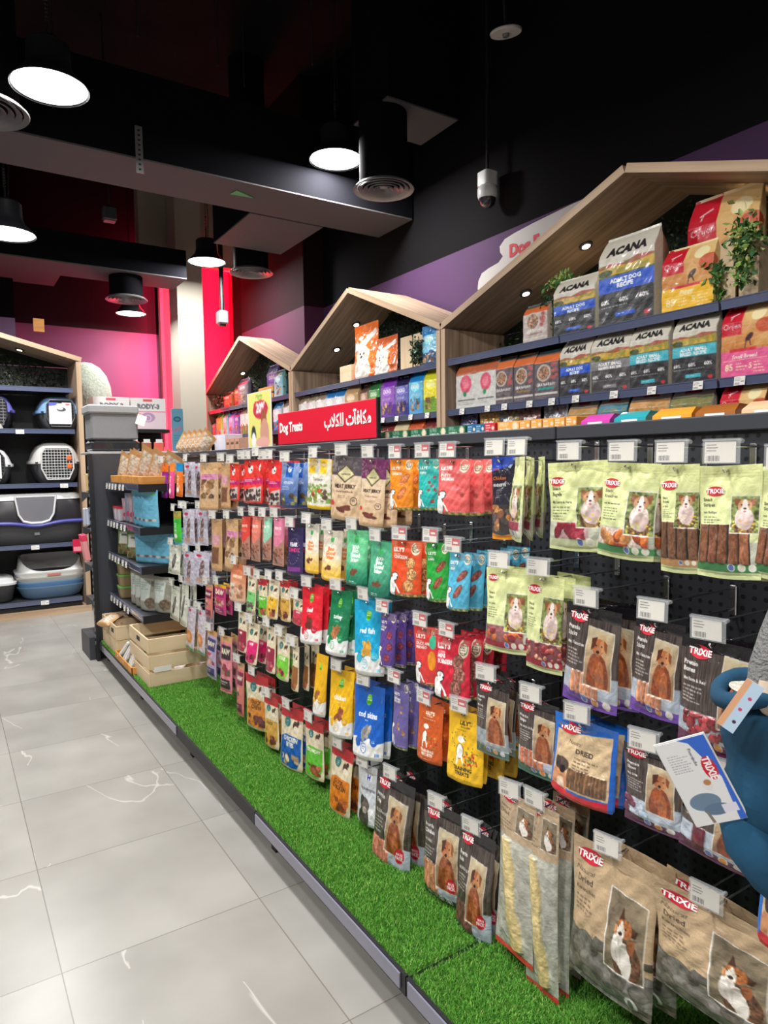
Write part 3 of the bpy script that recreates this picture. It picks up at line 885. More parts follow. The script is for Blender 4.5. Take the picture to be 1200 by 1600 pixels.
design('boo_yellow', 'cream bites pouch with yellow foot', .105, .193, .035, 'doy', 48, (236, 226, 206), boo(1, (248, 190, 30)))
design('boo_mint', 'mint bites pouch shading to dark green', .108, .198, .035, 'doy', 50, (110, 206, 150), boo(0, (10, 110, 84)))
design('boo_green', 'sea green bites pouch', .094, .185, .035, 'doy', 50, (84, 176, 136), boo(0, (16, 96, 78)))

def jerky(top, word2):
    def art(c):
        H = c.H
        c.ramp(c.m_rect(0, 0, 1, H), 0, H, (222, 208, 182), (212, 176, 136))
        c.rect(0, 0, 1, H * .30, top); c.noise(c.m_rect(0, 0, .6, H * .25), .4, 20, 20, (206, 190, 168))
        c.poly([(.18, H * .28), (.5, H * .12), (.82, H * .28), (.5, H * .42)], (84, 74, 44)); c.poly([(.24, H * .28), (.5, H * .15), (.76, H * .28), (.5, H * .39)], (206, 196, 150)); c.text('CARNILOVE', .5, H * .295, .042, (60, 50, 40), align='C', sx=.9)
        c.text('MEAT JERKY', .5, H * .50, .10, (70, 50, 46), align='C', sx=.9, bold=.05)
        c.text(word2, .5, H * .57, .05, (96, 60, 50), align='C'); c.copyblock(.3, H * .62, .7, 2, .045, (110, 80, 66), .7)
        c.ring(.80, H * .70, .11, .02, (70, 56, 50)); c.text('90', .80, H * .71, .07, (70, 56, 50), align='C')
        for k in range(5): c.ell(.30 + .16 * c.r.rand() + .05 * k, H * (.80 + .06 * c.r.rand()), .16, .05, (104 + 20 * c.r.rand(), 60, 50), -.3 + c.r.rand() * .6)
        c.ell(.10, H * .74, .09, .07, (206, 70, 60))
    return art
design('jerky_beef', 'beige meat jerky pouch, beef', .134, .220, .03, 'doy', 64, (216, 196, 166), jerky((84, 76, 84), 'Beef & Beef Muscle'))
design('jerky_turkey', 'beige and purple meat jerky pouch', .100, .221, .03, 'doy', 52, (216, 196, 166), jerky((110, 44, 92), 'Turkey & Falcon'))

def a_nuggets(c):
    H = c.H
    c.poly([(0, 0), (1, 0), (1, H * .02), (.75, H * .12), (0, H * .18)], (50, 80, 190)); c.poly([(.7, H * .13), (1, H * .02), (1, H * .05), (.8, H * .15)], (170, 180, 210))
    c.text('TRIXIE', .06, H * .16, .07, (220, 90, 60), bold=.02); c.text('Chicken', .10, H * .28, .12, (232, 120, 50), slant=.2, bold=.02); c.text('NUGGETS', .12, H * .36, .09, (236, 232, 228), bold=.04)
    c.copyblock(.3, H * .40, .6, 5, .06, (180, 180, 186), .6)
    c.chunks(.02, H * .58, .98, H * .92, 16, .15, [(196, 140, 90), (150, 104, 78), (176, 120, 70), (90, 80, 78)], gap=(60, 54, 56))
    c.poly([(0, H * .92), (.5, H * .95), (1, H * .92), (1, H), (0, H)], (236, 150, 40))
design('nuggets_navy', 'navy chicken nuggets bag with orange foot', .074, .207, .03, 'hang', 62, (44, 42, 54), a_nuggets, M_GLOSS)

# cream nature family
def nature(patch, word, top=None, foot=(120, 70, 60), win=True):
    def art(c):
        H = c.H
        c.noise(c.m_rect(0, 0, 1, H), .04, 20, 20)
        if top: c.rect(0, 0, 1, H * .15, top); c.ell(.5, H * .15, .6, .05, top)
        c.ell(.34, H * .24, .13, .13, (50, 124, 124)); c.copyblock(.28, H * .22, .42, 3, .045, (226, 226, 206), .9)
        c.ell(.68, H * .28, .10, .12, (90, 60, 44)); c.ell(.70, H * .33, .09, .08, (236, 226, 206)); c.ell(.78, H * .22, .05, .06, (70, 48, 40)); c.ell(.62, H * .25, .02, .02, (20, 20, 20))
        c.poly([(.06, H * .50), (.30, H * .44), (.94, H * .46), (.94, H * .80), (.80, H * .95), (.06, H * .93)], patch)
        for k, q in enumerate(word): c.text(q, .5, H * .54 + k * .13, .10, tuple(np.array(patch) * .45) if sum(patch) > 380 else (244, 236, 220), align='C', bold=.05)
        if win: c.chunks(.16, H * .74, .88, H * .92, 10, .10, [foot, tuple(np.array(foot) * 1.3), tuple(np.array(foot) * .7)])
    return art
RD = (190, 36, 44)
def nd(n, desc, w, h, patch, word, top=None, foot=(120, 70, 60), nx=32, **k):
    design(n, desc, w, h, .03, 'doy', nx, (226, 212, 180), nature(patch, word, top, foot), **k)
nd('nature_chew', 'cream treat pouch with amber patch and red top', .165, .241, (214, 134, 50), ('DUCK', 'CHEW'), RD, (110, 60, 60), 56)
nd('nature_duck', 'cream treat pouch with gold patch', .110, .226, (206, 160, 70), ('DUCK',), RD, (120, 60, 50), 44)
nd('nature_blue', 'cream treat pouch with royal blue patch and red top', .155, .234, (20, 92, 176), ('CHICKEN', 'BITES'), RD, (206, 176, 150), 62)
nd('nature_green', 'cream treat pouch with lime green patch, red top', .122, .226, (96, 186, 54), ('CRUNCHY',), RD, (150, 84, 54), 58)
nd('nature_orange', 'cream treat pouch with orange patch and red top', .130, .221, (222, 126, 36), ('DUCK', 'CHICKEN'), RD, (160, 84, 50), 60)
nd('nature_mint', 'cream treat pouch with mint green patch', .084, .163, (120, 200, 120), ('DOG',), None, (110, 80, 84))
nd('nature_yellow', 'cream treat pouch with mustard patch', .091, .168, (226, 180, 60), ('DOG',), None, (140, 70, 60))
nd('nature_berry', 'cream treat pouch with berry red patch', .096, .150, (196, 60, 80), ('BEEF',), None, (150, 50, 60))
nd('nature_wine', 'cream treat pouch with wine red patch', .100, .204, (150, 40, 66), ('BEEF',), None, (170, 80, 90))
nd('nature_magenta', 'cream treat pouch with magenta patch', .117, .196, (216, 40, 110), ('LAMB',), None, (130, 50, 60))
nd('nature_lime', 'cream treat pouch with vivid lime patch', .118, .188, (120, 200, 60), ('VEGGIE',), None, (170, 60, 60))
nd('nature_slim', 'slim cream treat pouch with brown sticks', .070, .194, (150, 96, 50), (), None, (130, 70, 40))

# small far ones
def a_pup(c):
    H = c.H
    c.rect(0, 0, 1, .10, (200, 40, 40)); c.ell(.45, H * .22, .16, .18, (236, 224, 216)); c.ell(.36, H * .14, .08, .10, (60, 40, 40)); c.ell(.52, H * .24, .05, .04, (30, 26, 26))
    c.rect(.05, H * .44, .95, H * .58, (186, 30, 96)); c.copyblock(.1, H * .46, .9, 2, .06, (250, 240, 240), .8)
    c.poly([(.1, H * .95), (.2, H * .70), (.9, H * .62), (.9, H * .95)], (196, 186, 180)); c.chunks(.14, H * .68, .88, H * .94, 16, .09, [(90, 66, 60), (60, 44, 44)])
def a_pupsnap(c):
    a_pup(c); c.ring(.45, .05, .05, .02, (30, 26, 30))
design('snap_pup_red', 'red treat bag with small dog photo', .105, .225, .035, 'doy', 40, (232, 54, 50), a_pupsnap)
design('pup_red', 'scarlet treat bag with magenta band', .120, .216, .035, 'doy', 36, (230, 60, 48), a_pup)
def a_blue(c):
    H = c.H
    c.ramp(c.m_rect(0, 0, 1, H), 0, H, (150, 176, 220), (40, 66, 120)); c.rect(.28, 0, .66, H * .34, (20, 90, 180)); c.ell(.46, H * .16, .10, .12, (230, 236, 240))
    c.text('VENISON', .5, H * .48, .09, (230, 232, 240), align='C'); c.copyblock(.2, H * .54, .8, 3, .05, (220, 224, 236), .7)
    c.chunks(.02, H * .66, .98, H * .94, 20, .10, [(150, 140, 80), (70, 84, 110), (96, 70, 50)])
design('venison_blue', 'blue treat pouch with meadow print', .118, .205, .035, 'doy', 46, (110, 140, 200), a_blue)
def a_farm(c):
    H = c.H
    for x in (.22, .70): c.rect(x - .14, 0, x + .14, H * .30, (240, 200, 40)); c.ell(x, H * .12, .09, .11, (206, 160, 30))
    c.text('Turkey', .5, H * .44, .10, (80, 70, 80), align='C', slant=.2); c.noise(c.m_rect(0, H * .5, 1, H * .88), .9, 16, 16, (120, 150, 70)); c.chunks(.3, H * .60, .95, H * .86, 9, .09, [(206, 80, 50), (90, 70, 60), (160, 160, 80)])
    c.rect(0, H * .92, 1, H, (246, 206, 30))
design('farm_yellow', 'white treat pouch with yellow crests and foot', .124, .203, .035, 'doy', 46, (226, 222, 206), a_farm)
def pate(col):
    def art(c):
        H = c.H
        c.poly([(0, 0), (1, 0), (1, H * .44), (.55, H * .62), (.2, H * .55), (0, H * .72)], col); c.text('TREATS', .5, H * .25, .13, (250, 236, 230), align='C'); c.copyblock(.2, H * .32, .8, 2, .08, (250, 236, 230), .7)
        c.chunks(.1, H * .62, .95, H * .95, 26, .09, [(130, 76, 62), (160, 100, 80), (104, 60, 50)])
    return art
for n_, d_, c_ in (('pate_red', 'clear treat tube with red header', (222, 74, 58)), ('pate_salmon', 'clear treat tube with salmon header', (230, 130, 110)),
                   ('pate_mint', 'clear treat tube with mint header', (150, 206, 176)), ('pate_pink', 'clear treat tube with pink header', (226, 130, 160))):
    design(n_, d_, .078, .198, .03, 'pillow', 30, (176, 130, 112), pate(c_))
def a_year(c):
    H = c.H
    c.text('YEAR', .45, H * .40, .15, (240, 230, 240), align='C', bold=.05); c.text('CANDY', .5, H * .40 + .2, .13, (206, 60, 120), align='C', bold=.05)
    for k in range(24):
        a = k / 24 * 6.28; c.ell(.5 + .32 * math.cos(a), H * .5 + .5 * math.sin(a), .018, .018, (190, 150, 190))
    c.rect(.1, H * .82, .9, H * .90, (130, 60, 140))
design('year_navy', 'dark navy pouch with ring of dots', .102, .193, .035, 'doy', 38, (52, 44, 84), a_year)
def a_clear(c):
    H = c.H
    c.noise(c.m_rect(0, 0, 1, H), .10, 8, 14); c.ell(.36, H * .14, .18, .07, (196, 60, 84)); c.copyblock(.1, H * .24, .6, 5, .07, (120, 110, 130), .6)
    m = c.m_ell(.62, H * .55, .14, H * .30, .1); c.put(m, (110, 84, 84)); c.noise(m, .6, 14, 16, (196, 186, 190)); c.ell(.45, H * .85, .25, .10, (206, 160, 140))
design('clear_white', 'clear bag with white card and chew bone', .123, .203, .03, 'pillow', 32, (196, 192, 206), a_clear, M_GLOSS)
def a_biscuit(c):
    H = c.H
    c.noise(c.m_rect(0, 0, 1, H), .10, 8, 14); c.ell(.36, H * .10, .18, .06, (196, 60, 84)); c.copyblock(.1, H * .2, .6, 4, .07, (120, 110, 130), .6)
    c.ell(.5, H * .68, .34, .34, (206, 130, 70)); c.ell(.5, H * .68, .2, .2, (226, 160, 96)); c.poly([(0, H * .9), (1, H * .94), (1, H), (0, H)], (70, 140, 90))
design('clear_biscuit', 'clear bag with one round biscuit', .112, .255, .03, 'pillow', 32, (200, 190, 200), a_biscuit, M_GLOSS)
def a_dental(c):
    H = c.H
    c.noise(c.m_rect(0, 0, 1, H), .04, 8, 10); c.copyblock(.15, H * .08, .7, 4, .08, (90, 110, 90), .7); c.ell(.60, H * .55, .12, H * .26, (76, 70, 66), .15); c.ell(.60, H * .5, .07, H * .16, (130, 124, 120), .15); c.ell(.3, H * .85, .14, .1, (150, 170, 140))
design('dental_white', 'pale grey chew pouch with dark chew picture', .133, .205, .03, 'hang', 32, (214, 216, 200), a_dental)
def a_kw(c):
    H = c.H
    c.noise(c.m_rect(0, 0, 1, H), .06, 50, 50); c.rect(.06, H * .24, .94, H * .36, (214, 140, 176)); c.copyblock(.15, H * .26, .85, 2, .06, (110, 40, 80), .8)
    c.rect(.10, H * .36, .90, H * .80, (196, 170, 140)); c.chunks(.12, H * .36, .88, H * .76, 18, .11, [(150, 110, 70), (180, 140, 96), (110, 76, 54)])
design('kraft_window', 'kraft pouch with pink label and window', .145, .255, .045, 'doy', 40, (206, 168, 124), a_kw)
def a_ks(c):
    H = c.H
    c.noise(c.m_rect(0, 0, 1, H), .08, 50, 50); c.rect(.1, H * .3, .8, H * .5, (206, 150, 170), .8); c.rect(.15, H * .55, .8, H * .85, (120, 80, 58))
design('kraft_slim', 'kraft pouch turned sideways with brown window', .105, .245, .035, 'doy', 28, (196, 156, 112), a_ks)
def stick(a, b):
    def art(c):
        H = c.H
        c.rect(0, 0, 1, H * .25, b); c.text('CAT', .5, H * .5, .25, (250, 240, 240), align='C', rot=-1.57); c.ell(.4, H * .8, .2, .2, (250, 246, 240)); c.copyblock(.2, H * .62, .8, 3, .12, (250, 240, 240), .7)
    return art
for n_, d_, a_, b_ in (('stick_purple', 'slim purple stick pack with orange cap', (150, 40, 150), (236, 120, 40)), ('stick_pink', 'slim pink stick pack with orange cap', (230, 80, 140), (236, 130, 50)),
                       ('stick_orange', 'slim orange stick pack with blue cap', (236, 120, 40), (20, 140, 200)), ('stick_green', 'slim green stick pack', (70, 200, 60), (170, 160, 60))):
    design(n_, d_, .082, .205, .02, 'hang', 24, a_, stick(a_, b_))
def a_salmon(c):
    H = c.H
    c.ramp(c.m_rect(0, 0, 1, H), 0, H, (206, 110, 70), (222, 190, 160)); c.text('salmon', .5, H * .36, .14, (250, 230, 210), align='C'); c.chunks(.1, H * .5, .9, H * .88, 10, .12, [(200, 190, 180), (170, 120, 90)])
design('salmon_orange', 'orange fish treat pouch', .128, .182, .03, 'doy', 34, (206, 120, 80), a_salmon)
def bar(bg, two, blk):
    def art(c):
        H = c.H
        c.rect(0, 0, 1, H * .12, two); c.rect(.12, H * .18, .88, H * .42, blk); c.text('RAW', .5, H * .33, .2, (240, 230, 200), align='C', bold=.05)
        c.chunks(.1, H * .46, .9, H * .7, 12, .14, [(170, 60, 70), (110, 90, 80), (200, 150, 130)]); c.rect(.12, H * .76, .88, H * .92, blk); c.copyblock(.2, H * .8, .8, 2, .09, (240, 230, 220), .8)
    return art
for n_, d_, w_, h_, a_, b_, k_ in (('bar_pink', 'slim pink and tan treat pouch', .09, .24, (206, 120, 110), (196, 150, 110), (120, 40, 70)), ('bar_yellow', 'yellow and magenta treat pouch', .116, .16, (190, 60, 120), (240, 190, 40), (150, 30, 90)),
                               ('bar_blue', 'lilac treat pouch with blue and red print', .117, .262, (176, 160, 190), (200, 150, 90), (60, 60, 110)), ('bar_red', 'pink treat pouch with black label', .132, .29, (214, 130, 140), (210, 160, 100), (50, 34, 44))):
    design(n_, d_, w_, h_, .03, 'hang', 34, a_, bar(a_, b_, k_))
def a_hills(c):
    H = c.H
    c.ell(.5, H * .25, .62, .62, (214, 216, 220)); c.rect(0, H * .28, 1, H, (206, 210, 216)); c.rect(.34, H * .16, .62, H * .26, (236, 238, 244)); c.text("H", .48, H * .25, .14, (30, 60, 160), align='C', bold=.06); c.rect(.40, H * .12, .60, H * .15, (200, 40, 50))
    c.text('hypoallergenic', .5, H * .42, .085, (60, 66, 84), align='C', sx=.9)
    c.ell(.42, H * .66, .20, .22, (96, 84, 80)); c.ell(.40, H * .86, .24, .28, (70, 62, 62)); c.ell(.44, H * .74, .10, .10, (190, 176, 166)); c.ell(.72, H * .78, .12, .18, (236, 236, 236)); c.ell(.28, H * .58, .08, .12, (50, 44, 46))
design('hills_grey', 'grey hypoallergenic treat bag with dark dog', .120, .215, .03, 'doy', 62, (70, 74, 88), a_hills, M_GLOSS)

# ------------- standing food bags of the wall shelves
def acana(band, word, words2=('', ''), foot=(44, 44, 48), big=False):
    def art(c):
        H = c.H
        c.ramp(c.m_rect(0, 0, 1, H * .35), 0, H * .35, (206, 200, 184), (214, 208, 194))
        c.text('ACANA', .5, H * .235, .135, (36, 34, 36), align='C', bold=.06)
        y = H * .34
        c.poly([(0, y), (.2, y - .03), (.45, y + .01), (.7, y - .06), (1, y - .03), (1, y + .16), (0, y + .16)], (176, 80, 66))
        c.poly([(0, y + .05), (.3, y + .02), (.6, y + .05), (1, y + .0), (1, y + .2), (0, y + .2)], (206, 170, 60)); c.noise(c.m_rect(0, y - .02, 1, y + .2), .5, 16, 16, (120, 130, 50))
        c.ell(.14, y + .12, .13, .06, (70, 84, 44)); c.rect(0, y + .17, 1, y + .20, (84, 90, 50))
        c.rect(0, y + .19, 1, H * .62 if not big else H * .64, band)
        for k, q in enumerate(words2): c.text(q, .5, y + .19 + .11 + k * .09, .065, (244, 244, 244), align='C', bold=.05)
        c.rect(0, H * .62 if not big else H * .64, 1, H, foot)
        for x in (.15, .5, .85): c.text('%', x + .03, H * .76, .07, (230, 230, 230), align='C'); c.text('60', x - .05, H * .76, .07, (240, 240, 240), align='C', bold=.04)
        c.copyblock(.06, H * .79, .94, 1, .04, (190, 190, 190), .7); c.rect(.33, H * .87, .68, H * .92, band); c.copyblock(.38, H * .885, .62, 1, .03, (240, 240, 240), .8)
        c.ell(.88, H * .93, .05, .04, (196, 40, 50))
    return art
def food(n, desc, w, h, t, bg, art, nx=60, side=(198, 194, 180), m=None):
    design(n, desc, w, h, t, 'stand', nx, bg, art, m, inset=.085, side=side, cat='pet food bag', oname='pet_food_bag')
BGA = (212, 206, 190)
food('food_blue', 'grey pet food bag with royal blue band', .24, .34, .10, BGA, acana((24, 84, 200), '', ('ADULT DOG', 'RECIPE')), 76)
food('food_blue_big', 'tallest grey pet food bag with royal blue band', .345, .52, .13, BGA, acana((24, 84, 200), '', ('ADULT DOG', 'RECIPE'), big=True), 110)
food('food_grey', 'grey pet food bag with mid grey band', .254, .345, .10, BGA, acana((132, 130, 134), '', ('ADULT SMALL', 'BREED RECIPE'), (70, 66, 70)), 76)
food('food_teal', 'grey pet food bag with turquoise band', .23, .345, .10, BGA, acana((64, 180, 196), '', ('ADULT SMALL', 'BREED RECIPE')), 76)
def orijen(lower, big=False, sh=(70, 30, 40)):
    def art(c):
        H = c.H
        c.ramp(c.m_rect(0, 0, 1, H * .65), 0, H * .6, (236, 200, 140), (206, 130, 60)); c.noise(c.m_rect(.3, 0, 1, H * .6), .3, 5, 5, (244, 222, 150))
        c.ell(.75, H * .18, .14, .12, (248, 232, 180)); c.ell(.9, H * .34, .18, .14, (206, 90, 50))
        c.rect(0, 0, .44, H * .42, (204, 20, 44)); c.text('Orijen', .05, H * .33, .10, (240, 226, 226), slant=.15, bold=0); c.line(.18, H * .17, .34, H * .13, .02, (240, 230, 230)); c.line(.22, H * .17, .20, H * .21, .015, (240, 230, 230))
        c.ell(.60, H * .47, .10, .05, sh, -.8); c.line(.54, H * .50, .52, H * .60, .02, sh); c.line(.60, H * .50, .63, H * .58, .02, sh)
        c.rect(0, H * .63, 1, H, lower); c.rect(.2, H * .61, .75, H * .65, (214, 40, 60)); c.text('Puppy' if lower[2] < 90 else 'Small Breed', .5, H * .74, .075, (250, 244, 226), align='C', slant=.2)
        c.rect(.05, H * .76, .95, H * .765, (250, 240, 200)); c.text('85', .10, H * .89, .13, (250, 236, 190)); c.copyblock(.34, H * .80, .56, 3, .06, (250, 236, 200), .8); c.text('5', .60, H * .88, .10, (250, 236, 190)); c.copyblock(.70, H * .80, .92, 4, .06, (250, 236, 200), .8)
    return art
food('food_yellow', 'red and yellow puppy food bag', .257, .33, .09, (236, 200, 140), orijen((246, 190, 30)), 80, (240, 220, 160))
food('food_sunset', 'large red and gold food bag standing behind', .30, .50, .10, (236, 200, 140), orijen((236, 180, 40)), 80, (226, 200, 150))
food('food_pink', 'red and pink small breed food bag', .224, .33, .09, (160, 120, 110), orijen((236, 96, 150)), 72, (200, 180, 170))
food('food_red_grey', 'red and light grey food bag at the right', .211, .32, .09, (160, 90, 90), orijen((190, 186, 184)), 70, (190, 186, 180))
def rosecard(side):
    def art(c):
        H = c.H
        c.rect(0, 0, 1, H * .10, (110, 110, 100)); c.rect(0, H * .10, 1, H * .28, (176, 90, 50)); c.ell(.5, H * .48, .26, .26, (214, 80, 110)); c.ell(.5, H * .48, .15, .15, (226, 120, 140))
        c.ell(.45, H * .68, .08, .08, (40, 140, 90)); c.rect(.1, H * .80, .9, H * .82, (90, 90, 90)); c.copyblock(.15, H * .85, .85, 2, .05, (110, 110, 110), .6)
    return art
food('food_rose_green', 'silver salmon food bag with pink rose, green edge', .236, .33, .09, (206, 206, 200), rosecard(0), 44, (30, 130, 80))
food('food_rose_gold', 'silver salmon food bag with pink rose, gold edge', .225, .33, .09, (206, 206, 200), rosecard(0), 44, (206, 150, 50))
def bowl(acc):
    def art(c):
        H = c.H
        c.rect(0, 0, 1, H * .10, (90, 84, 84)); c.rect(0, H * .10, 1, H * .26, (214, 108, 52)); c.ell(.42, H * .46, .28, .28, (190, 176, 160)); c.ell(.42, H * .46, .22, .22, (150, 110, 84)); c.noise(c.m_ell(.42, H * .46, .22, .22), .6, 30, 30)
        for k in range(8): c.ell(.75 + .15 * c.r.rand(), H * (.3 + .3 * c.r.rand()), .07, .06, (176, 84, 84))
        c.text('GRAIN+RAW', .5, H * .72, .10, (230, 226, 220), align='C', sx=.85, bold=.03); c.rect(.2, H * .75, .8, H * .79, acc); c.rect(.05, H * .85, .95, H * .89, (206, 200, 190)); c.copyblock(.1, H * .92, .9, 1, .04, (170, 160, 160), .6)
    return art
food('food_bowl_dark', 'charcoal food bag with kibble bowl, bronze edge', .19, .33, .09, (92, 84, 90), bowl((110, 100, 100)), 44, (60, 54, 60))
food('food_bowl_gold', 'charcoal food bag with kibble bowl, gold edge', .195, .33, .09, (92, 84, 90), bowl((150, 120, 70)), 44, (226, 160, 40))
food('food_bowl_teal', 'charcoal food bag with kibble bowl, teal edge', .20, .33, .09, (92, 84, 90), bowl((40, 160, 150)), 44, (30, 150, 140))
food('food_bowl_orange', 'orange topped small food bag beside a crate', .195, .24, .08, (190, 176, 170), bowl((150, 120, 110)), 44, (30, 120, 90))
def foil(a, b):
    def art(c):
        H = c.H
        c.noise(c.m_rect(0, 0, 1, H), .8, 12, 12, b); c.text('FRISK', .5, H * .3, .14, (236, 236, 236), align='C', bold=.03); c.chunks(.1, H * .4, .9, H * .9, 16, .14, [a, b, (200, 200, 206)])
    return art
for n_, d_, a_, b_ in (('foil_navy', 'crinkled navy foil snack bag', (50, 54, 84), (120, 110, 170)), ('foil_gold', 'crinkled gold foil snack bag', (176, 130, 60), (220, 180, 90)),
                       ('foil_grey', 'crinkled grey foil snack bag', (90, 96, 110), (180, 150, 60)), ('foil_rose', 'crinkled maroon foil snack bag', (110, 70, 70), (150, 110, 100)), ('foil_silver', 'crinkled silver foil snack bag', (120, 116, 124), (200, 200, 210))):
    design(n_, d_, .20, .31, .07, 'doy', 40, a_, foil(a_, b_), M_FOIL, cat='pet food bag', oname='pet_food_bag')
def scen(band, sky, word):
    def art(c):
        H = c.H
        c.rect(0, 0, 1, H * .14, (214, 208, 196)); c.rect(.3, H * .02, .7, H * .09, (206, 40, 60)); c.rect(0, H * .14, 1, H * .5, sky); c.noise(c.m_rect(0, H * .2, 1, H * .55), .6, 14, 10, (150, 130, 70)); c.rect(0, H * .44, 1, H * .70, band); c.text(word, .5, H * .58, .085, (246, 240, 240), align='C', bold=.04); c.rect(0, H * .7, 1, H, (230, 226, 214))
    return art
food('food_puppy_tan', 'beige pet food bag with brown sky print', .197, .32, .08, (214, 206, 180), scen((216, 206, 176), (176, 130, 70), 'PUPPY'), 44)
food('food_coast', 'blue green wild coast pet food bag', .192, .32, .08, (60, 110, 120), scen((206, 214, 200), (70, 130, 150), 'WILD COAST'), 46)
food('food_meadow', 'purple meadow land pet food bag', .237, .33, .08, (214, 208, 196), scen((176, 84, 150), (206, 150, 90), 'MEADOW LAND'), 56)
food('food_sunhill', 'pet food bag with yellow band and green hill', .225, .33, .08, BGA, scen((226, 180, 24), (120, 120, 70), 'SPORT'), 56)
def simple(top, mid, foot, word='DOG'):
    def art(c):
        H = c.H
        c.rect(0, 0, 1, H * .25, top); c.rect(0, H * .25, 1, H * .68, mid); c.rect(0, H * .68, 1, H, foot)
        c.ell(.5, H * .36, .28, .18, tuple(np.minimum(255, np.array(mid) * 1.25))); c.text(word, .5, H * .40, .16, (246, 244, 240), align='C', bold=.04)
        c.chunks(.15, H * .62, .85, H * .9, 12, .11, [(190, 150, 100), (120, 90, 70), foot]); c.copyblock(.15, H * .52, .85, 2, .06, (240, 240, 240), .7)
    return art
for n_, d_, a_, b_, c_ in (
        ('pack_white_meat', 'small white food bag with green foot', (150, 130, 110), (232, 228, 222), (120, 130, 60)),
        ('pack_white_blue', 'small white food bag with blue head', (30, 110, 176), (226, 228, 232), (60, 130, 200)),
        ('pack_kraft', 'plain kraft food bag', (176, 140, 100), (196, 160, 118), (186, 150, 108)),
        ('pack_brown', 'brown food bag beside the kraft one', (96, 70, 60), (190, 150, 120), (206, 180, 140)),
        ('pack_green', 'green and white food bag with leaf print', (30, 100, 50), (70, 150, 80), (226, 226, 210)),
        ('pack_purple', 'bright purple and white food bag', (120, 50, 170), (150, 100, 190), (100, 60, 150)),
        ('pack_navy', 'navy and lilac food bag', (34, 28, 70), (110, 110, 180), (60, 60, 130)),
        ('pack_skyblue', 'sky blue food bag with dog', (20, 120, 190), (110, 190, 226), (80, 160, 210)),
        ('pack_lemon', 'lemon yellow food bag', (200, 200, 40), (236, 220, 60), (120, 160, 60)),
        ('pack_red', 'dark red food bag on low shelf', (110, 40, 40), (206, 60, 50), (226, 110, 90)),
        ('pack_cream', 'cream and orange food bag on low shelf', (206, 190, 150), (226, 150, 90), (190, 100, 60)),
        ('pack_orange', 'orange food bag on low shelf', (200, 84, 40), (226, 110, 60), (240, 160, 100)),
        ('pack_lime', 'lime green bag with cat', (90, 170, 60), (150, 210, 60), (176, 220, 190)),
        ('pack_teal', 'pale teal bag', (30, 110, 110), (130, 190, 200), (150, 200, 210)),
        ('pack_lilac', 'lilac bag', (110, 80, 170), (176, 150, 210), (150, 120, 200)),
        ('pack_violet', 'deep violet bag', (60, 40, 110), (120, 80, 170), (110, 80, 160)),
        ('pack_shade', 'dark multicolour bag', (50, 50, 70), (120, 110, 120), (90, 100, 110)),
        ('pack_ginger', 'ginger and black bag', (90, 30, 30), (176, 84, 50), (90, 50, 40))):
    food(n_, d_, .19, .32, .08, b_, simple(a_, b_, c_), 30, b_, M_GLOSS)
def a_pupbag(c):
    H = c.H
    c.poly([(0, H * .30), (.3, H * .34), (.9, H * .12), (.95, H * .2), (.4, H * .46), (0, H * .46)], (230, 226, 220)); c.ell(.5, H * .82, .32, H * .22, (236, 230, 220)); c.ell(.48, H * .56, .24, .22, (232, 222, 206)); c.ell(.28, H * .58, .08, .16, (214, 196, 170)); c.ell(.68, H * .58, .08, .16, (214, 196, 170))
    c.ell(.40, H * .54, .03, .03, (30, 26, 26)); c.ell(.57, H * .54, .03, .03, (30, 26, 26)); c.ell(.48, H * .60, .05, .035, (30, 26, 26)); c.ell(.30, H * .24, .1, .05, (236, 232, 226))
design('puppy_orange', 'tall orange food bag with white puppy', .37, .50, .12, 'doy', 56, (232, 110, 30), a_pupbag, M_GLOSS, cat='pet food bag', oname='pet_food_bag')
design('puppy_orange_low', 'shorter brown orange food bag with white puppy', .38, .36, .12, 'doy', 56, (206, 96, 40), a_pupbag, M_GLOSS, cat='pet food bag', oname='pet_food_bag')
design('sky_tall', 'tall sky blue food bag beside a crate', .20, .34, .08, 'doy', 36, (60, 150, 206), simple((40, 130, 200), (130, 200, 230), (60, 90, 130)), M_GLOSS, cat='pet food bag', oname='pet_food_bag')

# brown paper chew bags, blue stand bags, green tubs of the corner shelves
def a_paper(c):
    H = c.H
    c.noise(c.m_rect(0, 0, 1, H), .06, 40, 40); c.poly([(.15, H * .15), (.85, H * .15), (.85, H * .9), (.15, H * .9)], (206, 196, 180)); c.noise(c.m_rect(.15, H * .15, .85, H * .9), .4, 8, 10, (150, 110, 70))
design('paper_chew', 'brown paper chew bag with window', .14, .30, .05, 'doy', 26, (196, 152, 100), a_paper, M_FILM)
def a_aqua(c):
    H = c.H
    c.noise(c.m_rect(0, 0, 1, H), .04, 10, 10); c.ell(.7, H * .12, .12, .08, (110, 200, 110)); c.copyblock(.15, H * .42, .8, 4, .07, (60, 120, 140), .6)
    for k in range(4): c.ell(.2 + .2 * k, H * .80, .09, .06, (206, 196, 180) if k % 2 else (120, 100, 90))
design('aqua_bag', 'light blue hay bag', .15, .27, .05, 'doy', 34, (110, 184, 214), a_aqua, M_FILM, cat='pet food bag', oname='pet_food_bag')
def a_greentop(c):
    H = c.H
    c.rect(0, 0, 1, H * .3, (96, 140, 60)); c.rect(.1, H * .3, .9, H * .66, (226, 226, 216)); c.rect(.2, H * .38, .7, H * .41, (60, 120, 110)); c.chunks(.05, H * .66, .95, H * .94, 20, .09, [(150, 110, 70), (120, 90, 60), (190, 170, 120)])
design('green_top', 'rodent food bag with green top and white label', .15, .25, .06, 'doy', 34, (120, 150, 90), a_greentop, M_GLOSS, cat='pet food bag', oname='pet_food_bag')
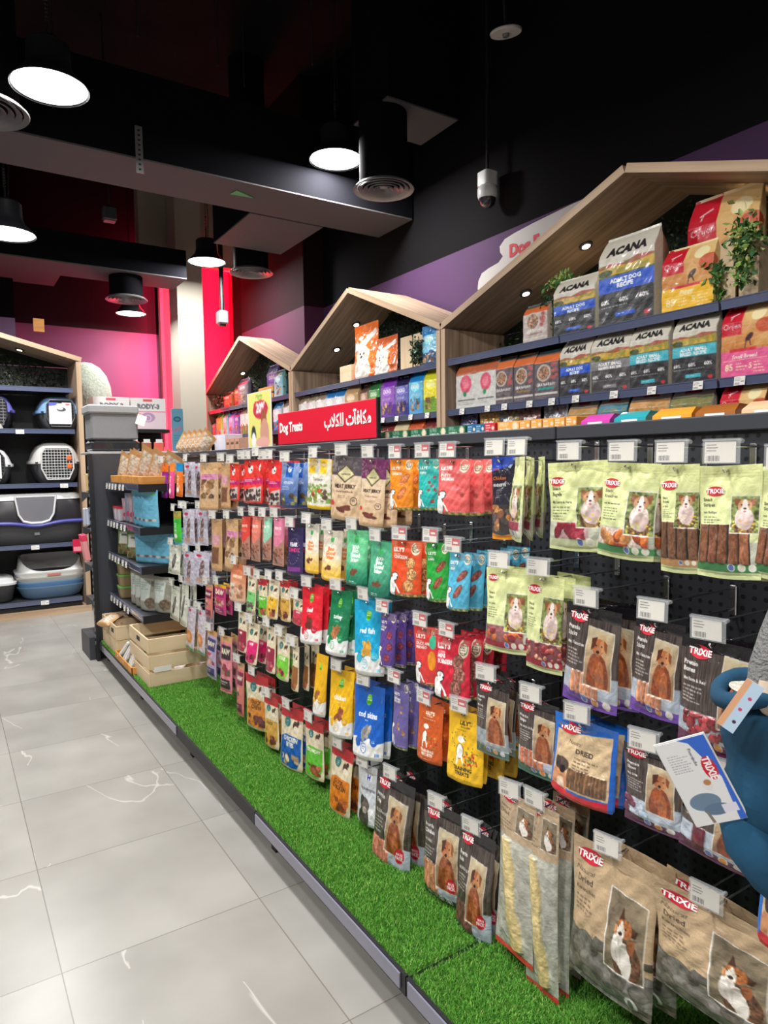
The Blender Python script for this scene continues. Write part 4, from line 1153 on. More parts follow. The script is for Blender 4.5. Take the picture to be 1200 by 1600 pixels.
def a_hay(c):
    H = c.H
    c.rect(.05, H * .1, .6, H * .7, (206, 214, 206)); c.copyblock(.1, H * .2, .55, 4, .08, (70, 120, 110), .7); c.ell(.65, H * .75, .28, .2, (110, 94, 76)); c.noise(c.m_ell(.65, H * .75, .28, .2), .5, 30, 30)
design('hay_bag', 'clear hay bag with grey green label', .15, .21, .07, 'doy', 30, (150, 150, 136), a_hay, M_GLOSS, cat='pet food bag', oname='pet_food_bag')
def a_pinkbag(c):
    H = c.H
    c.copyblock(.2, H * .2, .8, 5, .09, (236, 236, 240), .7); c.ell(.5, H * .7, .3, .25, (206, 84, 110))
design('pink_bag', 'slim pink rodent snack bag', .09, .23, .05, 'doy', 24, (206, 170, 180), a_pinkbag, M_GLOSS, cat='pet food bag', oname='pet_food_bag')
design('grey_bag', 'slim grey lilac rodent snack bag', .09, .23, .05, 'doy', 24, (150, 160, 180), a_pinkbag, M_GLOSS, cat='pet food bag', oname='pet_food_bag')

def pouch_mesh_of(n):
    d = D[n]
    if d['me'] is None:
        P = Pouch(d['w'], d['h'], d['t'], d['kind'], seed=sum(ord(k) for k in n) % 997)
        cv = Cv(d['w'], d['h'], d['nx'], d['bg'], d['inset'])
        d['art'](cv)
        d['me'] = pouch_mesh(d['oname'], P, cv, d['m'], d['side'], d['rel'])
        d['P'], d['H'] = P, cv.H
        d['dec'] = {}
        if d['decals']:
            for k, sh in d['decals'](cv.H).items():
                d['dec'][k] = decal_mesh(k, P, d['inset'], sh, M_CARD, cv.H)
    return d

def pouch(n, loc, yaw=0.0, sx=1.0, sz=1.0, base=False, pitch=0.0):
    """hang: loc is the top centre. base=True: loc is the foot centre (standing)"""
    d = pouch_mesh_of(n)
    z = loc[2] + (d['h'] * sz if base else 0)
    rz = -PI / 2 + yaw
    if d['dec']:
        r = empty(d['oname'], (loc[0], loc[1], z), rz)
        b = add('pouch', d['me'], r)
        note(r, b)
        for k, me in d['dec'].items():
            q = add(k, me, r)
            note(r, q)
    else:
        r = add(d['oname'], d['me'], None, (loc[0], loc[1], z), rz)
    r.scale = (sx, 1, sz)
    r.rotation_euler = (pitch, 0, rz)
    return r

# ================================================================ THE SETTING
def node_floor():
    m = bpy.data.materials.new('porcelain_tiles')
    m.use_nodes = True
    nt = m.node_tree; L = nt.links; N = nt.nodes
    p = N['Principled BSDF']
    tc = N.new('ShaderNodeTexCoord'); sep = N.new('ShaderNodeSeparateXYZ'); L.new(tc.outputs['Object'], sep.inputs[0])
    def math_(op, a, b=None, c=None):
        n = N.new('ShaderNodeMath'); n.operation = op
        for i, q in enumerate((a, b, c)):
            if q is None: continue
            if isinstance(q, (int, float)): n.inputs[i].default_value = q
            else: L.new(q, n.inputs[i])
        return n.outputs[0]
    gx = math_('DIVIDE', math_('SUBTRACT', sep.outputs['X'], 0.2156), 0.6)
    gy = math_('DIVIDE', math_('SUBTRACT', sep.outputs['Y'], 1.461 - 6.0), 0.6)
    fx, fy = math_('FRACT', gx), math_('FRACT', gy)
    ix, iy = math_('FLOOR', gx), math_('FLOOR', gy)
    dx = math_('MINIMUM', fx, math_('SUBTRACT', 1.0, fx)); dy = math_('MINIMUM', fy, math_('SUBTRACT', 1.0, fy))
    d = math_('MINIMUM', dx, dy)
    grout = math_('LESS_THAN', d, 0.0028)
    # each tile gets its own piece of stone
    cmb = N.new('ShaderNodeCombineXYZ'); L.new(ix, cmb.inputs[0]); L.new(iy, cmb.inputs[1])
    wn = N.new('ShaderNodeTexWhiteNoise'); L.new(cmb.outputs[0], wn.inputs['Vector'])
    vm = N.new('ShaderNodeVectorMath'); vm.operation = 'MULTIPLY_ADD'
    L.new(wn.outputs['Color'], vm.inputs[0]); vm.inputs[1].default_value = (9, 9, 9); L.new(tc.outputs['Object'], vm.inputs[2])
    n1 = N.new('ShaderNodeTexNoise'); n1.inputs['Scale'].default_value = 1.1; n1.inputs['Detail'].default_value = 5; n1.inputs['Roughness'].default_value = .45; n1.inputs['Distortion'].default_value = .5
    mp = N.new('ShaderNodeMapping'); mp.inputs['Scale'].default_value = (1.6, .7, 1); mp.inputs['Rotation'].default_value = (0, 0, .2)
    L.new(vm.outputs[0], mp.inputs['Vector']); L.new(mp.outputs[0], n1.inputs['Vector'])
    v = math_('ABSOLUTE', math_('SUBTRACT', n1.outputs['Fac'], 0.5))
    n3 = N.new('ShaderNodeTexNoise'); n3.inputs['Scale'].default_value = 2.2; L.new(vm.outputs[0], n3.inputs['Vector'])
    vein = math_('MULTIPLY', math_('SUBTRACT', 1.0, math_('MINIMUM', math_('DIVIDE', v, 0.0052), 1.0)), math_('GREATER_THAN', n3.outputs['Fac'], 0.53))
    n2 = N.new('ShaderNodeTexNoise'); n2.inputs['Scale'].default_value = 2.6; n2.inputs['Detail'].default_value = 3; L.new(vm.outputs[0], n2.inputs['Vector'])
    cr = N.new('ShaderNodeValToRGB'); cr.color_ramp.elements[0].position = .35; cr.color_ramp.elements[0].color = C(150, 147, 141); cr.color_ramp.elements[1].position = .7; cr.color_ramp.elements[1].color = C(168, 165, 159)
    L.new(n2.outputs['Fac'], cr.inputs[0])
    mx = N.new('ShaderNodeMix'); mx.data_type = 'RGBA'; L.new(math_('MULTIPLY', vein, 0.5), mx.inputs[0]); L.new(cr.outputs[0], mx.inputs[6]); mx.inputs[7].default_value = C(226, 224, 218)
    mg = N.new('ShaderNodeMix'); mg.data_type = 'RGBA'; L.new(grout, mg.inputs[0]); L.new(mx.outputs[2], mg.inputs[6]); mg.inputs[7].default_value = C(120, 116, 110)
    L.new(mg.outputs[2], p.inputs['Base Color'])
    p.inputs['Roughness'].default_value = 0.30
    p.inputs['Specular IOR Level'].default_value = 0.35
    return m

XW = 3.66            # right wall
ZP = 3.17            # paint line on the walls
M_PURPLE = mat('purple_paint', (72, 42, 82), 0.8)
M_MAROON = mat('dark_maroon_paint', (34, 14, 22), 0.85, spec=.2)
M_BLACKWALL = mat('black_paint', (15, 14, 17), 0.9, spec=.15)
M_CEIL = mat('black_ceiling_paint', (22, 20, 22), 0.9, var=.3, vscale=1.5, spec=.15)
M_COLUMN = mat('beige_column_paint', (176, 170, 156), 0.6)
M_REDLIT = mat('red_lit_paint', (252, 16, 62), 0.55)  # red glow of the LED-lit niche put into the wall colour

fl = MB().box(-6, 8, -3, 12, -0.05, 0.0)
struct(fl.build('floor', node_floor()))
struct(MB().box(-6, 8, -3, 12, 5.6, 5.7).build('ceiling', M_CEIL))

def wall(name, x0, x1, y0, y1, low=M_PURPLE, high=M_BLACKWALL, top=5.6):
    m = MB()
    m.box(x0, x1, y0, y1, 0, ZP, 0)
    m.box(x0, x1, y0, y1, ZP, top, 1)
    return struct(m.build(name, [low, high]))
wall('wall_right', XW, XW + .2, -3, 6.85)
wall('wall_right_far', 3.42, 3.86, 6.85, 8.69, low=mat('plum_paint', (76, 30, 62), .8), high=M_MAROON)
wall('wall_back', 0.80, 2.50, 9.30, 9.50, low=mat('magenta_paint', (124, 62, 100), .7), high=M_MAROON)
wall('wall_back_left', -6, 0.80, 9.05, 9.5, low=mat('mauve_paint', (150, 120, 160), .7), high=M_BLACKWALL)
struct(MB().box(2.88, 5.2, 9.62, 9.8, 0, 5.6).build('wall_back_red', M_REDLIT))
struct(MB().box(2.56, 2.88, 9.62, 9.8, 0, 5.6).build('wall_back_salmon', mat('salmon_lit_paint', (246, 150, 132), .6)))  # orange-pink light beside the column is painted in as salmon
struct(MB().box(3.60, 3.72, 9.0, 9.62, 0, 5.6).build('wall_red_return', M_REDLIT))
struct(MB().box(3.42, 3.50, 8.69, 9.0, 0, 4.05).build('trim_1', M_BLACKWALL))
struct(MB().box(2.50, 2.56, 9.25, 9.62, 0, 5.6).build('trim_2', mat('warm_grey_trim', (150, 136, 128), .6)))
struct(MB().box(-6.2, -6, -3, 12, 0, 5.6).build('wall_left', mat('pale_wall_paint', (190, 186, 184), .7)))
struct(MB().box(-6, 8, -3.2, -3, 0, 5.6).build('wall_front', mat('pale_wall_paint', (190, 186, 184), .7)))
col = MB().box(2.54, 2.86, 8.55, 8.90, 0, 5.6)
col.box(2.535, 2.865, 8.545, 8.905, 3.30, 3.305)
tag(struct(col.build('column', M_COLUMN)), 'beige square column before the red wall', 'column')

# beams and ducts under the ceiling
M_DUCT = mat('dark_grey_duct', (15, 15, 20), .9, spec=.08)
M_SOFFIT = mat('lit_grey_soffit', (84, 83, 86), .8)  # paler than the duct sides: light on the undersides put into the colour
def duct(name, x0, x1, y0, y1, z0, z1, label, cat='duct'):
    m = MB().box(x0, x1, y0, y1, z0 + .012, z1, 0)
    m.box(x0 + .002, x1 - .002, y0 + .002, y1 - .002, z0, z0 + .012, 1)
    return tag(m.build(name, [M_DUCT, M_SOFFIT]), label, cat)
struct(duct('trim_3', -4.5, 3.64, 5.10, 5.66, 3.60, 4.20, None, None))
duct('air_duct', 2.34, 3.05, 5.68, 6.62, 3.60, 3.98, 'short grey air duct running back from the long grey ceiling beam')
duct('air_duct', -0.6, 2.48, 7.95, 8.50, 3.58, 3.90, 'black duct with pale underside crossing at the back left')
duct('air_duct', 2.78, 3.42, 4.18, 4.66, 4.02, 5.6, 'black box duct above the round louvre diffuser, ceiling centre')
duct('air_duct', 0.55, 1.25, 8.55, 9.2, 3.62, 3.86, 'small dark duct stub near the mauve wall at the back left')

def diffuser(x, y, z, top, label, D_=.45):
    r = empty('round_diffuser', (x, y, z))
    tag(r, label, 'air diffuser', 'round louvre diffusers')
    a = MB().lathe([(D_ * .40, .03), (D_ * .40, top - z)], n=32).build('duct_neck', M_DUCT, r, True)
    b = MB()
    for k in range(5):
        R0 = D_ * (.5 - .085 * k)
        b.lathe([(R0 - .03, .012 + .006 * k), (R0, 0.0), (R0 + .004, .006), (R0 - .022, .03 + .004 * k)], n=36, cap0=False, cap1=False)
    b.lathe([(.03, .02), (.03, .05)], n=16)
    return b.build('louvre', mat('pale_louvre_metal', (120, 118, 120), .4, metal=.3), r, True)
diffuser(2.88, 4.40, 3.47, 4.03, 'round louvre diffuser under the black box duct, ceiling centre')
diffuser(2.86, 6.95, 3.46, 5.6, 'round louvre diffuser right of the pendant before the red wall')
diffuser(1.86, 8.20, 3.32, 3.60, 'round louvre diffuser over the smallest pendant lamp at the back')
diffuser(0.31, 4.80, 3.55, 5.6, 'round louvre diffuser cut by the left picture edge', .5)

def pendant(x, y, z, dia, label):
    r = empty('pendant_lamp', (x, y, z))
    tag(r, label, 'pendant lamp', 'bell pendant lamps')
    s = dia / .42
    m = MB().lathe([(.21 * s, 0), (.205 * s, .012), (.17 * s, .05), (.135 * s, .085), (.118 * s, .13), (.115 * s, .235), (.10 * s, .25), (.02, .255)], n=40, cap0=False)
    m.build('shade', mat('black_lamp_metal', (34, 34, 38), .35), r, True)
    MB().lathe([(.200 * s, .008), (.196 * s, .016)], n=40).build('lens', mat('lit_lens', (255, 255, 255), .4, emit=(250, 252, 255), es=5.0), r, True)
    c = MB()
    c.tube([(0, 0, .25), (0, 0, .36)], .007)
    for k in range(7): c.lathe([(.009, .36 + k * .022), (.012, .368 + k * .022), (.009, .376 + k * .022)], n=8)
    c.tube([(0, 0, .5), (0, 0, 5.6 - z)], .0035)
    c.tube([(.02, 0, .25), (.035, .01, .5), (.01, 0, .9), (.012, 0, 5.6 - z)], .004)
    c.build('chain', M_DARKER, r)
    ld_ = bpy.data.lights.new('lamp_light', 'AREA'); ld_.shape = 'DISK'; ld_.size = .36 * s; ld_.energy = PENDANT_W * s * s * (1 if s == 1 else .45); ld_.color = (1.0, .985, .96)
    lo = bpy.data.objects.new('lamp_light', ld_); COL.objects.link(lo); lo.parent = r; lo.location = (0, 0, .002)
for a in PENDANTS: pendant(*a)

# wall-washing LED strips of the red niche (real linear lamps behind the column and the trim)
def strip_light(name, loc, rot, sx, sy, w, col, label):
    r = empty(name, loc); r.rotation_euler = rot
    tag(r, label, 'light strip')
    MB().box(-sx / 2 - .01, sx / 2 + .01, -sy / 2, sy / 2, .006, .03).build('housing', M_DARKER, r)
    l = bpy.data.lights.new(name + '_light', 'AREA'); l.shape = 'RECTANGLE'; l.size = sx; l.size_y = sy; l.energy = w; l.color = col
    o = bpy.data.objects.new(name + '_light', l); COL.objects.link(o); o.parent = r; o.location = (0, 0, 0)
strip_light('led_strip', (2.70, 8.935, 3.0), (rad(90), 0, 0),   .05, 3.6, 70, (1, .04, .11), 'red LED strip fixed behind the beige column')
strip_light('led_strip', (3.46, 9.035, 3.2), (rad(90), 0, 0), .05, 3.4, 80, (1, .03, .10), 'red LED strip at the edge of the right wall niche')
strip_light('led_strip', (2.468, 9.20, 3.0), (0, rad(90), 0), 2.6, .05, 26, (1, .03, .11), 'magenta LED strip on the trim beside the back wall')
bk = MB().box(2.20, 3.42, 8.92, 9.10, 4.06, 5.6)
struct(bk.build('trim_4', M_COLUMN))

# ceiling services
def pipe(pts, r, label, m=M_DARKER):
    tag(MB().tube(pts, r).build('ceiling_pipe', m), label, 'pipe')
pipe([(1.05, 3.2, 5.1), (2.2, 4.9, 5.1)], .022, 'dark sprinkler pipe running across the upper ceiling, nearest one')
pipe([(1.0, 5.0, 5.2), (2.0, 3.5, 5.2), (2.3, 3.0, 5.2)], .02, 'dark sprinkler pipe crossing the nearest one')
pipe([(1.3, 4.9, 5.25), (3.0, 5.05, 5.25)], .018, 'thin dark pipe in front of the long beam')
pipe([(0.9, 3.0, 5.25), (1.25, 3.12, 5.25)], .02, 'short red pipe end at the top of the ceiling', mat('red_pipe_paint', (110, 30, 34), .5))
for k, (x, y) in enumerate([(1.2, 4.7), (1.75, 4.75), (2.3, 4.4), (2.0, 4.9)]):
    pipe([(x, y, 5.6), (x, y, 4.2)], .006, 'thin black suspension rod, ' + ('leftmost of four', 'second from the left of four', 'rightmost of four', 'third from the left of four')[k])
r = empty('security_camera', (3.55, 4.0, 3.40)); tag(r, 'white dome security camera hanging before the black wall', 'security camera')
MB().tube([(0, 0, .2), (0, 0, 2.2)], .012).build('pole', M_DARKER, r)
MB().sell([(.10, .06, .06), (.20, .06, .06)], p=5).build('mount', M_WHITEPL, r)
MB().lathe([(.068, .01), (.075, .03), (.075, .08), (.06, .105)], n=28).build('housing', M_WHITEPL, r, True)
MB().lathe([(.002, -.062), (.03, -.055), (.052, -.035), (.062, 0), (.064, .012)], n=28).build('dome', mat('smoked_dome', (40, 40, 46), .08, coat=1), r, True)
r = empty('ceiling_sensor', (3.42, 3.66, 4.38)); tag(r, 'round white ceiling sensor disc hanging near the top edge', 'sensor')
MB().lathe([(.002, 0), (.105, 0.0), (.11, .012), (.105, .02), (.03, .04)], n=36).build('disc', M_WHITEPL, r, True)
MB().lathe([(.02, -.02), (.026, 0.001)], n=16).build('lens', M_GREYPL, r, True)
MB().tube([(0, 0, .04), (0, 0, 1.2)], .01).build('rod', M_DARKER, r)
r.rotation_euler = (.12, -.2, 0)
r = empty('cable_bracket', (1.28, 5.09, 3.62)); tag(r, 'pale perforated metal strap hanging on the long ceiling beam', 'bracket')
m = MB().box(-.025, .025, -.006, 0, -.12, .2)
m.build('strap', mat('galvanised', (150, 150, 152), .35, metal=.6), r)
for k in range(9): MB().box(-.008, .008, -.008, -.006, -.10 + k * .033, -.088 + k * .033).build('slot', M_DARKER, r)
tag(MB().add([(0, 0, 0), (.20, -.02, .0), (.02, -.10, .0), (0, 0, .004), (.20, -.02, .004), (.02, -.10, .004)], [(0, 1, 2), (5, 4, 3), (0, 3, 4, 1), (1, 4, 5, 2), (2, 5, 3, 0)]).build('beam_sticker', mat('green_sticker', (60, 170, 110), .6)), 'green triangular sticker on the underside of the long beam', 'sticker').location = (2.04, 5.36, 3.594)
r = empty('motion_sensor', (1.44, 6.9, 3.74)); MB().tube([(0, 0, .12), (0, 0, 1.86)], .008).build('rod', M_DARKER, r); tag(r, 'dark box sensor with pinkish underside on the black beam wall', 'sensor')
MB().box(-.06, .06, -.05, .05, 0, .12, b=.01).build('housing', M_DARK, r); MB().box(-.05, .05, -.04, .04, -.01, 0).build('lens', mat('rose_lens', (150, 90, 90), .4), r)
r = empty('wall_projector', (2.98, 8.2, 3.22)); tag(r, 'small grey device on a pole in front of the red wall', 'projector')
MB().tube([(0, 0, .1), (0, 0, 2.3)], .03).build('pole', M_DARKER, r); MB().box(-.06, .06, -.07, .07, -.06, .1, b=.015).build('housing', M_GREYPL, r); MB().lathe([(.04, -.09), (.045, -.06)], n=20).build('lens', M_BLACKP, r)

# pale cloud sign on the purple wall
def flat_poly(name, pts, th, m, x, lab=None, cat=None, parent=None):
    """outline in (y, z) standing off the wall plane x, looking to -x"""
    v = [(x, y, z) for y, z in pts] + [(x + th, y, z) for y, z in pts]
    n = len(pts)
    f = [tuple(range(n)), tuple(range(2 * n - 1, n - 1, -1))] + [(i, (i + 1) % n, (i + 1) % n + n, i + n) for i in range(n)]
    o = MB().add(v, f).build(name, m, parent)
    return tag(o, lab, cat) if lab else o
def text_obj(name, body, cap, m, loc, rot, parent=None, align='L', bold=.03, sx=1.0, th=.002):
    T = placed_text(body, 0, 0, cap, align=align, bold=bold, sx=sx)
    V = np.stack([T[..., 0], np.zeros(T.shape[:2]), -T[..., 1]], -1).reshape(-1, 3)
    me = mesh_from_tris(name, V, np.arange(len(V)).reshape(-1, 3), m, None, False)
    o = add(name, me, parent)
    o.location = loc; o.rotation_euler = rot
    return o
r = empty('wall_sign', (0, 0, 0)); tag(r, 'pale cloud shaped wall sign with red lettering behind the largest house roof', 'sign')
cl = [(4.20, 2.86), (4.21, 2.80), (4.15, 2.72), (2.5, 2.60), (2.45, 3.12), (2.9, 3.15), (3.25, 3.15), (3.62, 3.13), (3.80, 3.115), (3.90, 3.10), (3.955, 3.06), (3.95, 3.015), (3.92, 2.98), (3.97, 2.945), (4.08, 2.93), (4.16, 2.91)]
flat_poly('cloud_board', cl, .02, mat('pale_board', (196, 192, 190), .6), XW - .03, parent=r)
text_obj('lettering', 'Dog Food', .085, M_REDINK, (XW - .034, 3.845, 2.955), (0, 0, -PI / 2), r, bold=.05)

# ================================================================ GONDOLA
XP, XD = 1.455, 0.92         # peg panel front, deck front
ZT = 1.543
def peg_mat():
    m = bpy.data.materials.new('perforated_charcoal_steel'); m.use_nodes = True
    nt = m.node_tree; L = nt.links; N = nt.nodes; p = N['Principled BSDF']
    tc = N.new('ShaderNodeTexCoord'); sep = N.new('ShaderNodeSeparateXYZ'); L.new(tc.outputs['Object'], sep.inputs[0])
    def mm(op, a, b=None):
        n = N.new('ShaderNodeMath'); n.operation = op
        for i, q in enumerate((a, b)):
            if q is None: continue
            if isinstance(q, (int, float)): n.inputs[i].default_value = q
            else: L.new(q, n.inputs[i])
        return n.outputs[0]
    fy = mm('SUBTRACT', mm('FRACT', mm('DIVIDE', sep.outputs['Y'], .025)), .5); fz = mm('SUBTRACT', mm('FRACT', mm('DIVIDE', sep.outputs['Z'], .025)), .5)
    r_ = mm('ADD', mm('MULTIPLY', fy, fy), mm('MULTIPLY', fz, fz))
    h = mm('LESS_THAN', r_, .045)
    mx = N.new('ShaderNodeMix'); mx.data_type = 'RGBA'; L.new(h, mx.inputs[0]); mx.inputs[6].default_value = C(46, 48, 54); mx.inputs[7].default_value = C(6, 6, 8)
    L.new(mx.outputs[2], p.inputs['Base Color']); p.inputs['Roughness'].default_value = .5
    return m
M_PEG = peg_mat()
BAYS = [(0.35, 1.345), (1.35, 2.335), (2.34, 3.335), (3.34, 4.345), (4.35, 5.36)]
BAYS = [(-0.65, .345)] + BAYS
gon = empty('display_gondola', (XP, .35, 0))
tag(gon, 'long charcoal shop gondola with perforated back panel and grass covered base', 'display unit')
def gpart(name, mb, m):
    o = mb.build(name, m)
    o.parent = gon; o.matrix_parent_inverse = Matrix.Translation((-XP, -.35, 0))
    return o
for y0, y1 in BAYS:
    gpart('back_panel', MB().box(XP, XP + .02, y0, y1, .14, ZT - .046), M_PEG)
    gpart('top_board', MB().box(XP - .012, 2.02, y0, y1, ZT - .045, ZT - .008, b=.003), M_DARK)
    gpart('base_deck', MB().box(XD + .006, 2.55, y0, y1, .095, .135, b=.003), M_DARK)
    gpart('upright', MB().box(XP - .006, XP + .03, y1 - .012, y1 + .018, .1, ZT - .046), M_DARKER)
    gpart('far_panel', MB().box(1.99, 2.01, y0, y1, .14, ZT - .05), M_DARKER)
for k, (y0, y1) in enumerate(BAYS):
    gpart('deck_edge', MB().box(XD - .004, XD + .006, y0, y1, .095, .148), M_DARKER)
    if k in (0, 1, 2):
        gpart('price_strip', MB().box(XD - .009, XD - .004, y0 + .02, y1 - .01, .104, .146, b=.001), M_RAILV)
    gpart('leg', MB().box(XD + .05, XD + .09, y1 - .06, y1 - .02, 0, .095), M_DARKER)
gpart('price_strip', MB().box(XD - .009, XD - .004, 3.35, 5.2, .104, .146, b=.001), M_RAILV)
gpart('plinth', MB().box(XD + .22, XD + .24, -.6, 5.3, 0, .095), M_DARKER)
gpart('end_panel', MB().box(.915, 2.0, 5.37, 5.395, .10, 1.53), M_DARK)
e = MB()
e.box(.90, .925, 5.34, 5.40, .0, 1.535)
gpart('end_post', e, M_DARKER)
for k in range(27): gpart('slot', MB().box(.896, .901, 5.362, 5.378, .12 + k * .05, .145 + k * .05), mat('pale_slot', (110, 112, 118), .4))
gpart('end_base', MB().box(.86, 1.5, 5.40, 5.75, .0, .17), M_DARK)

# grass mats
def grass_mesh(w, l, n):
    r = np.random.RandomState(5)
    x = r.rand(n) * w; y = r.rand(n) * l
    a = r.rand(n) * 6.283; ln = .008 + .009 * r.rand(n); lean = .003 + .008 * r.rand(n); wd = .0009 + .0006 * r.rand(n)
    dx, dy = np.cos(a), np.sin(a)
    b = r.rand(n) * 6.283; lx, ly = np.cos(b) * lean, np.sin(b) * lean
    z0 = np.zeros(n)
    p0 = np.stack([x - dx * wd, y - dy * wd, z0], 1); p1 = np.stack([x + dx * wd, y + dy * wd, z0], 1)
    p2 = np.stack([x + lx * .45 + dx * wd * .8, y + ly * .45 + dy * wd * .8, ln * .62], 1); p3 = np.stack([x + lx * .45 - dx * wd * .8, y + ly * .45 - dy * wd * .8, ln * .62], 1)
    p4 = np.stack([x + lx, y + ly, ln], 1)
    V = np.stack([p0, p1, p2, p3, p4], 1).reshape(-1, 3)
    i = np.arange(n)[:, None] * 5
    T = np.concatenate([i + np.array([[0, 1, 2]]), i + np.array([[0, 2, 3]]), i + np.array([[3, 2, 4]])])
    t = r.rand(n)[:, None]
    g = np.array([[lin(78), lin(142), lin(46)]]) * (1 - t) + np.array([[lin(124), lin(190), lin(78)]]) * t
    y_ = (r.rand(n) > .93)[:, None]
    g = np.where(y_, np.array([[lin(176), lin(204), lin(110)]]), g)
    return mesh_from_tris('grass_blades', V, T, M_GRASS, np.repeat(g, 5, 0), False)
M_GRASS = print_mat('artificial_grass', .65, bump=0, spec=.25)
M_GBASE = mat('grass_backing', (60, 104, 40), .9)
GL = grass_mesh(.525, .985, 78000)
GLAB = {1: 'nearest grass mat, cut by the bottom of the picture', 2: 'grass mat below the small dark bags, second nearest', 3: 'grass mat third from the camera, below the blue and lime pouches', 4: 'grass mat beside the large pine crate', 5: 'farthest grass mat under the small crates'}
for k, (y0, y1) in enumerate(BAYS):
    if k == 0: continue
    g = empty('grass_mat', (XD + .008, y0 + .002, .136)); tag(g, 'green artificial ' + GLAB[k], 'grass mat', 'artificial grass mats on the gondola base')
    MB().box(0, .525, 0, .985, 0, .006).build('backing', M_GBASE, g)
    b = add('blades', GL, g, (0, 0, .004)); tag(b, kind='stuff')

# shelves with price rail
def shelf(parentless, L_, depth, label, group, cards=(), m=M_DARK):
    """local frame: x along the length, front edge at y=0 looking to -y, top surface z=0"""
    r = empty('metal_shelf'); tag(r, label, 'shelf', group)
    a = MB().box(0, L_, .012, depth, -.022, -.002).build('tray', m, r)
    f = MB()
    f.add([(0, 0, -.036), (L_, 0, -.036), (L_, -.008, .005), (0, -.008, .005), (0, .012, -.036), (L_, .012, -.036), (L_, .006, .005), (0, .006, .005)],
          [(0, 1, 2, 3), (5, 4, 7, 6), (3, 2, 6, 7), (1, 0, 4, 5), (0, 3, 7, 4), (2, 1, 5, 6)])
    f.box(0, L_, -.0095, -.006, .001, .006)
    f.box(0, L_, -.003, -.0005, -.037, -.032)
    f.build('price_rail', M_RAIL, r)
    return r

def place_rot(o, loc, rz):
    o.location = loc; o.rotation_euler = (0, 0, rz)
CARDS = {}
M_INKSOFT = mat('grey_ink', (128, 122, 118), .6)
def price_card(loc, rz, label, w=.05, h=.04, group=None):
    if (w, h) not in CARDS:
        o = MB().box(-w / 2, w / 2, -.0012, 0, 0, h)
        for k in range(9):
            x = -w * .42 + k * w * .05
            o.box(x, x + w * .022, -.0016, -.0012, h * .08, h * .32, 1)
        for k in range(3): o.box(-w * .42, w * (.05 + .1 * (k % 2)), -.0016, -.0012, h * (.52 + .14 * k), h * (.56 + .14 * k), 1)
        o.box(w * .12, w * .42, -.0016, -.0012, h * .36, h * .48, 1)
        CARDS[(w, h)] = o.mesh('price_card', [M_WHITE, M_INKSOFT])
    q = add('price_card', CARDS[(w, h)], None, loc, rz); q.rotation_euler = (-.12, 0, rz)
    return tag(q, label, 'price card', group)

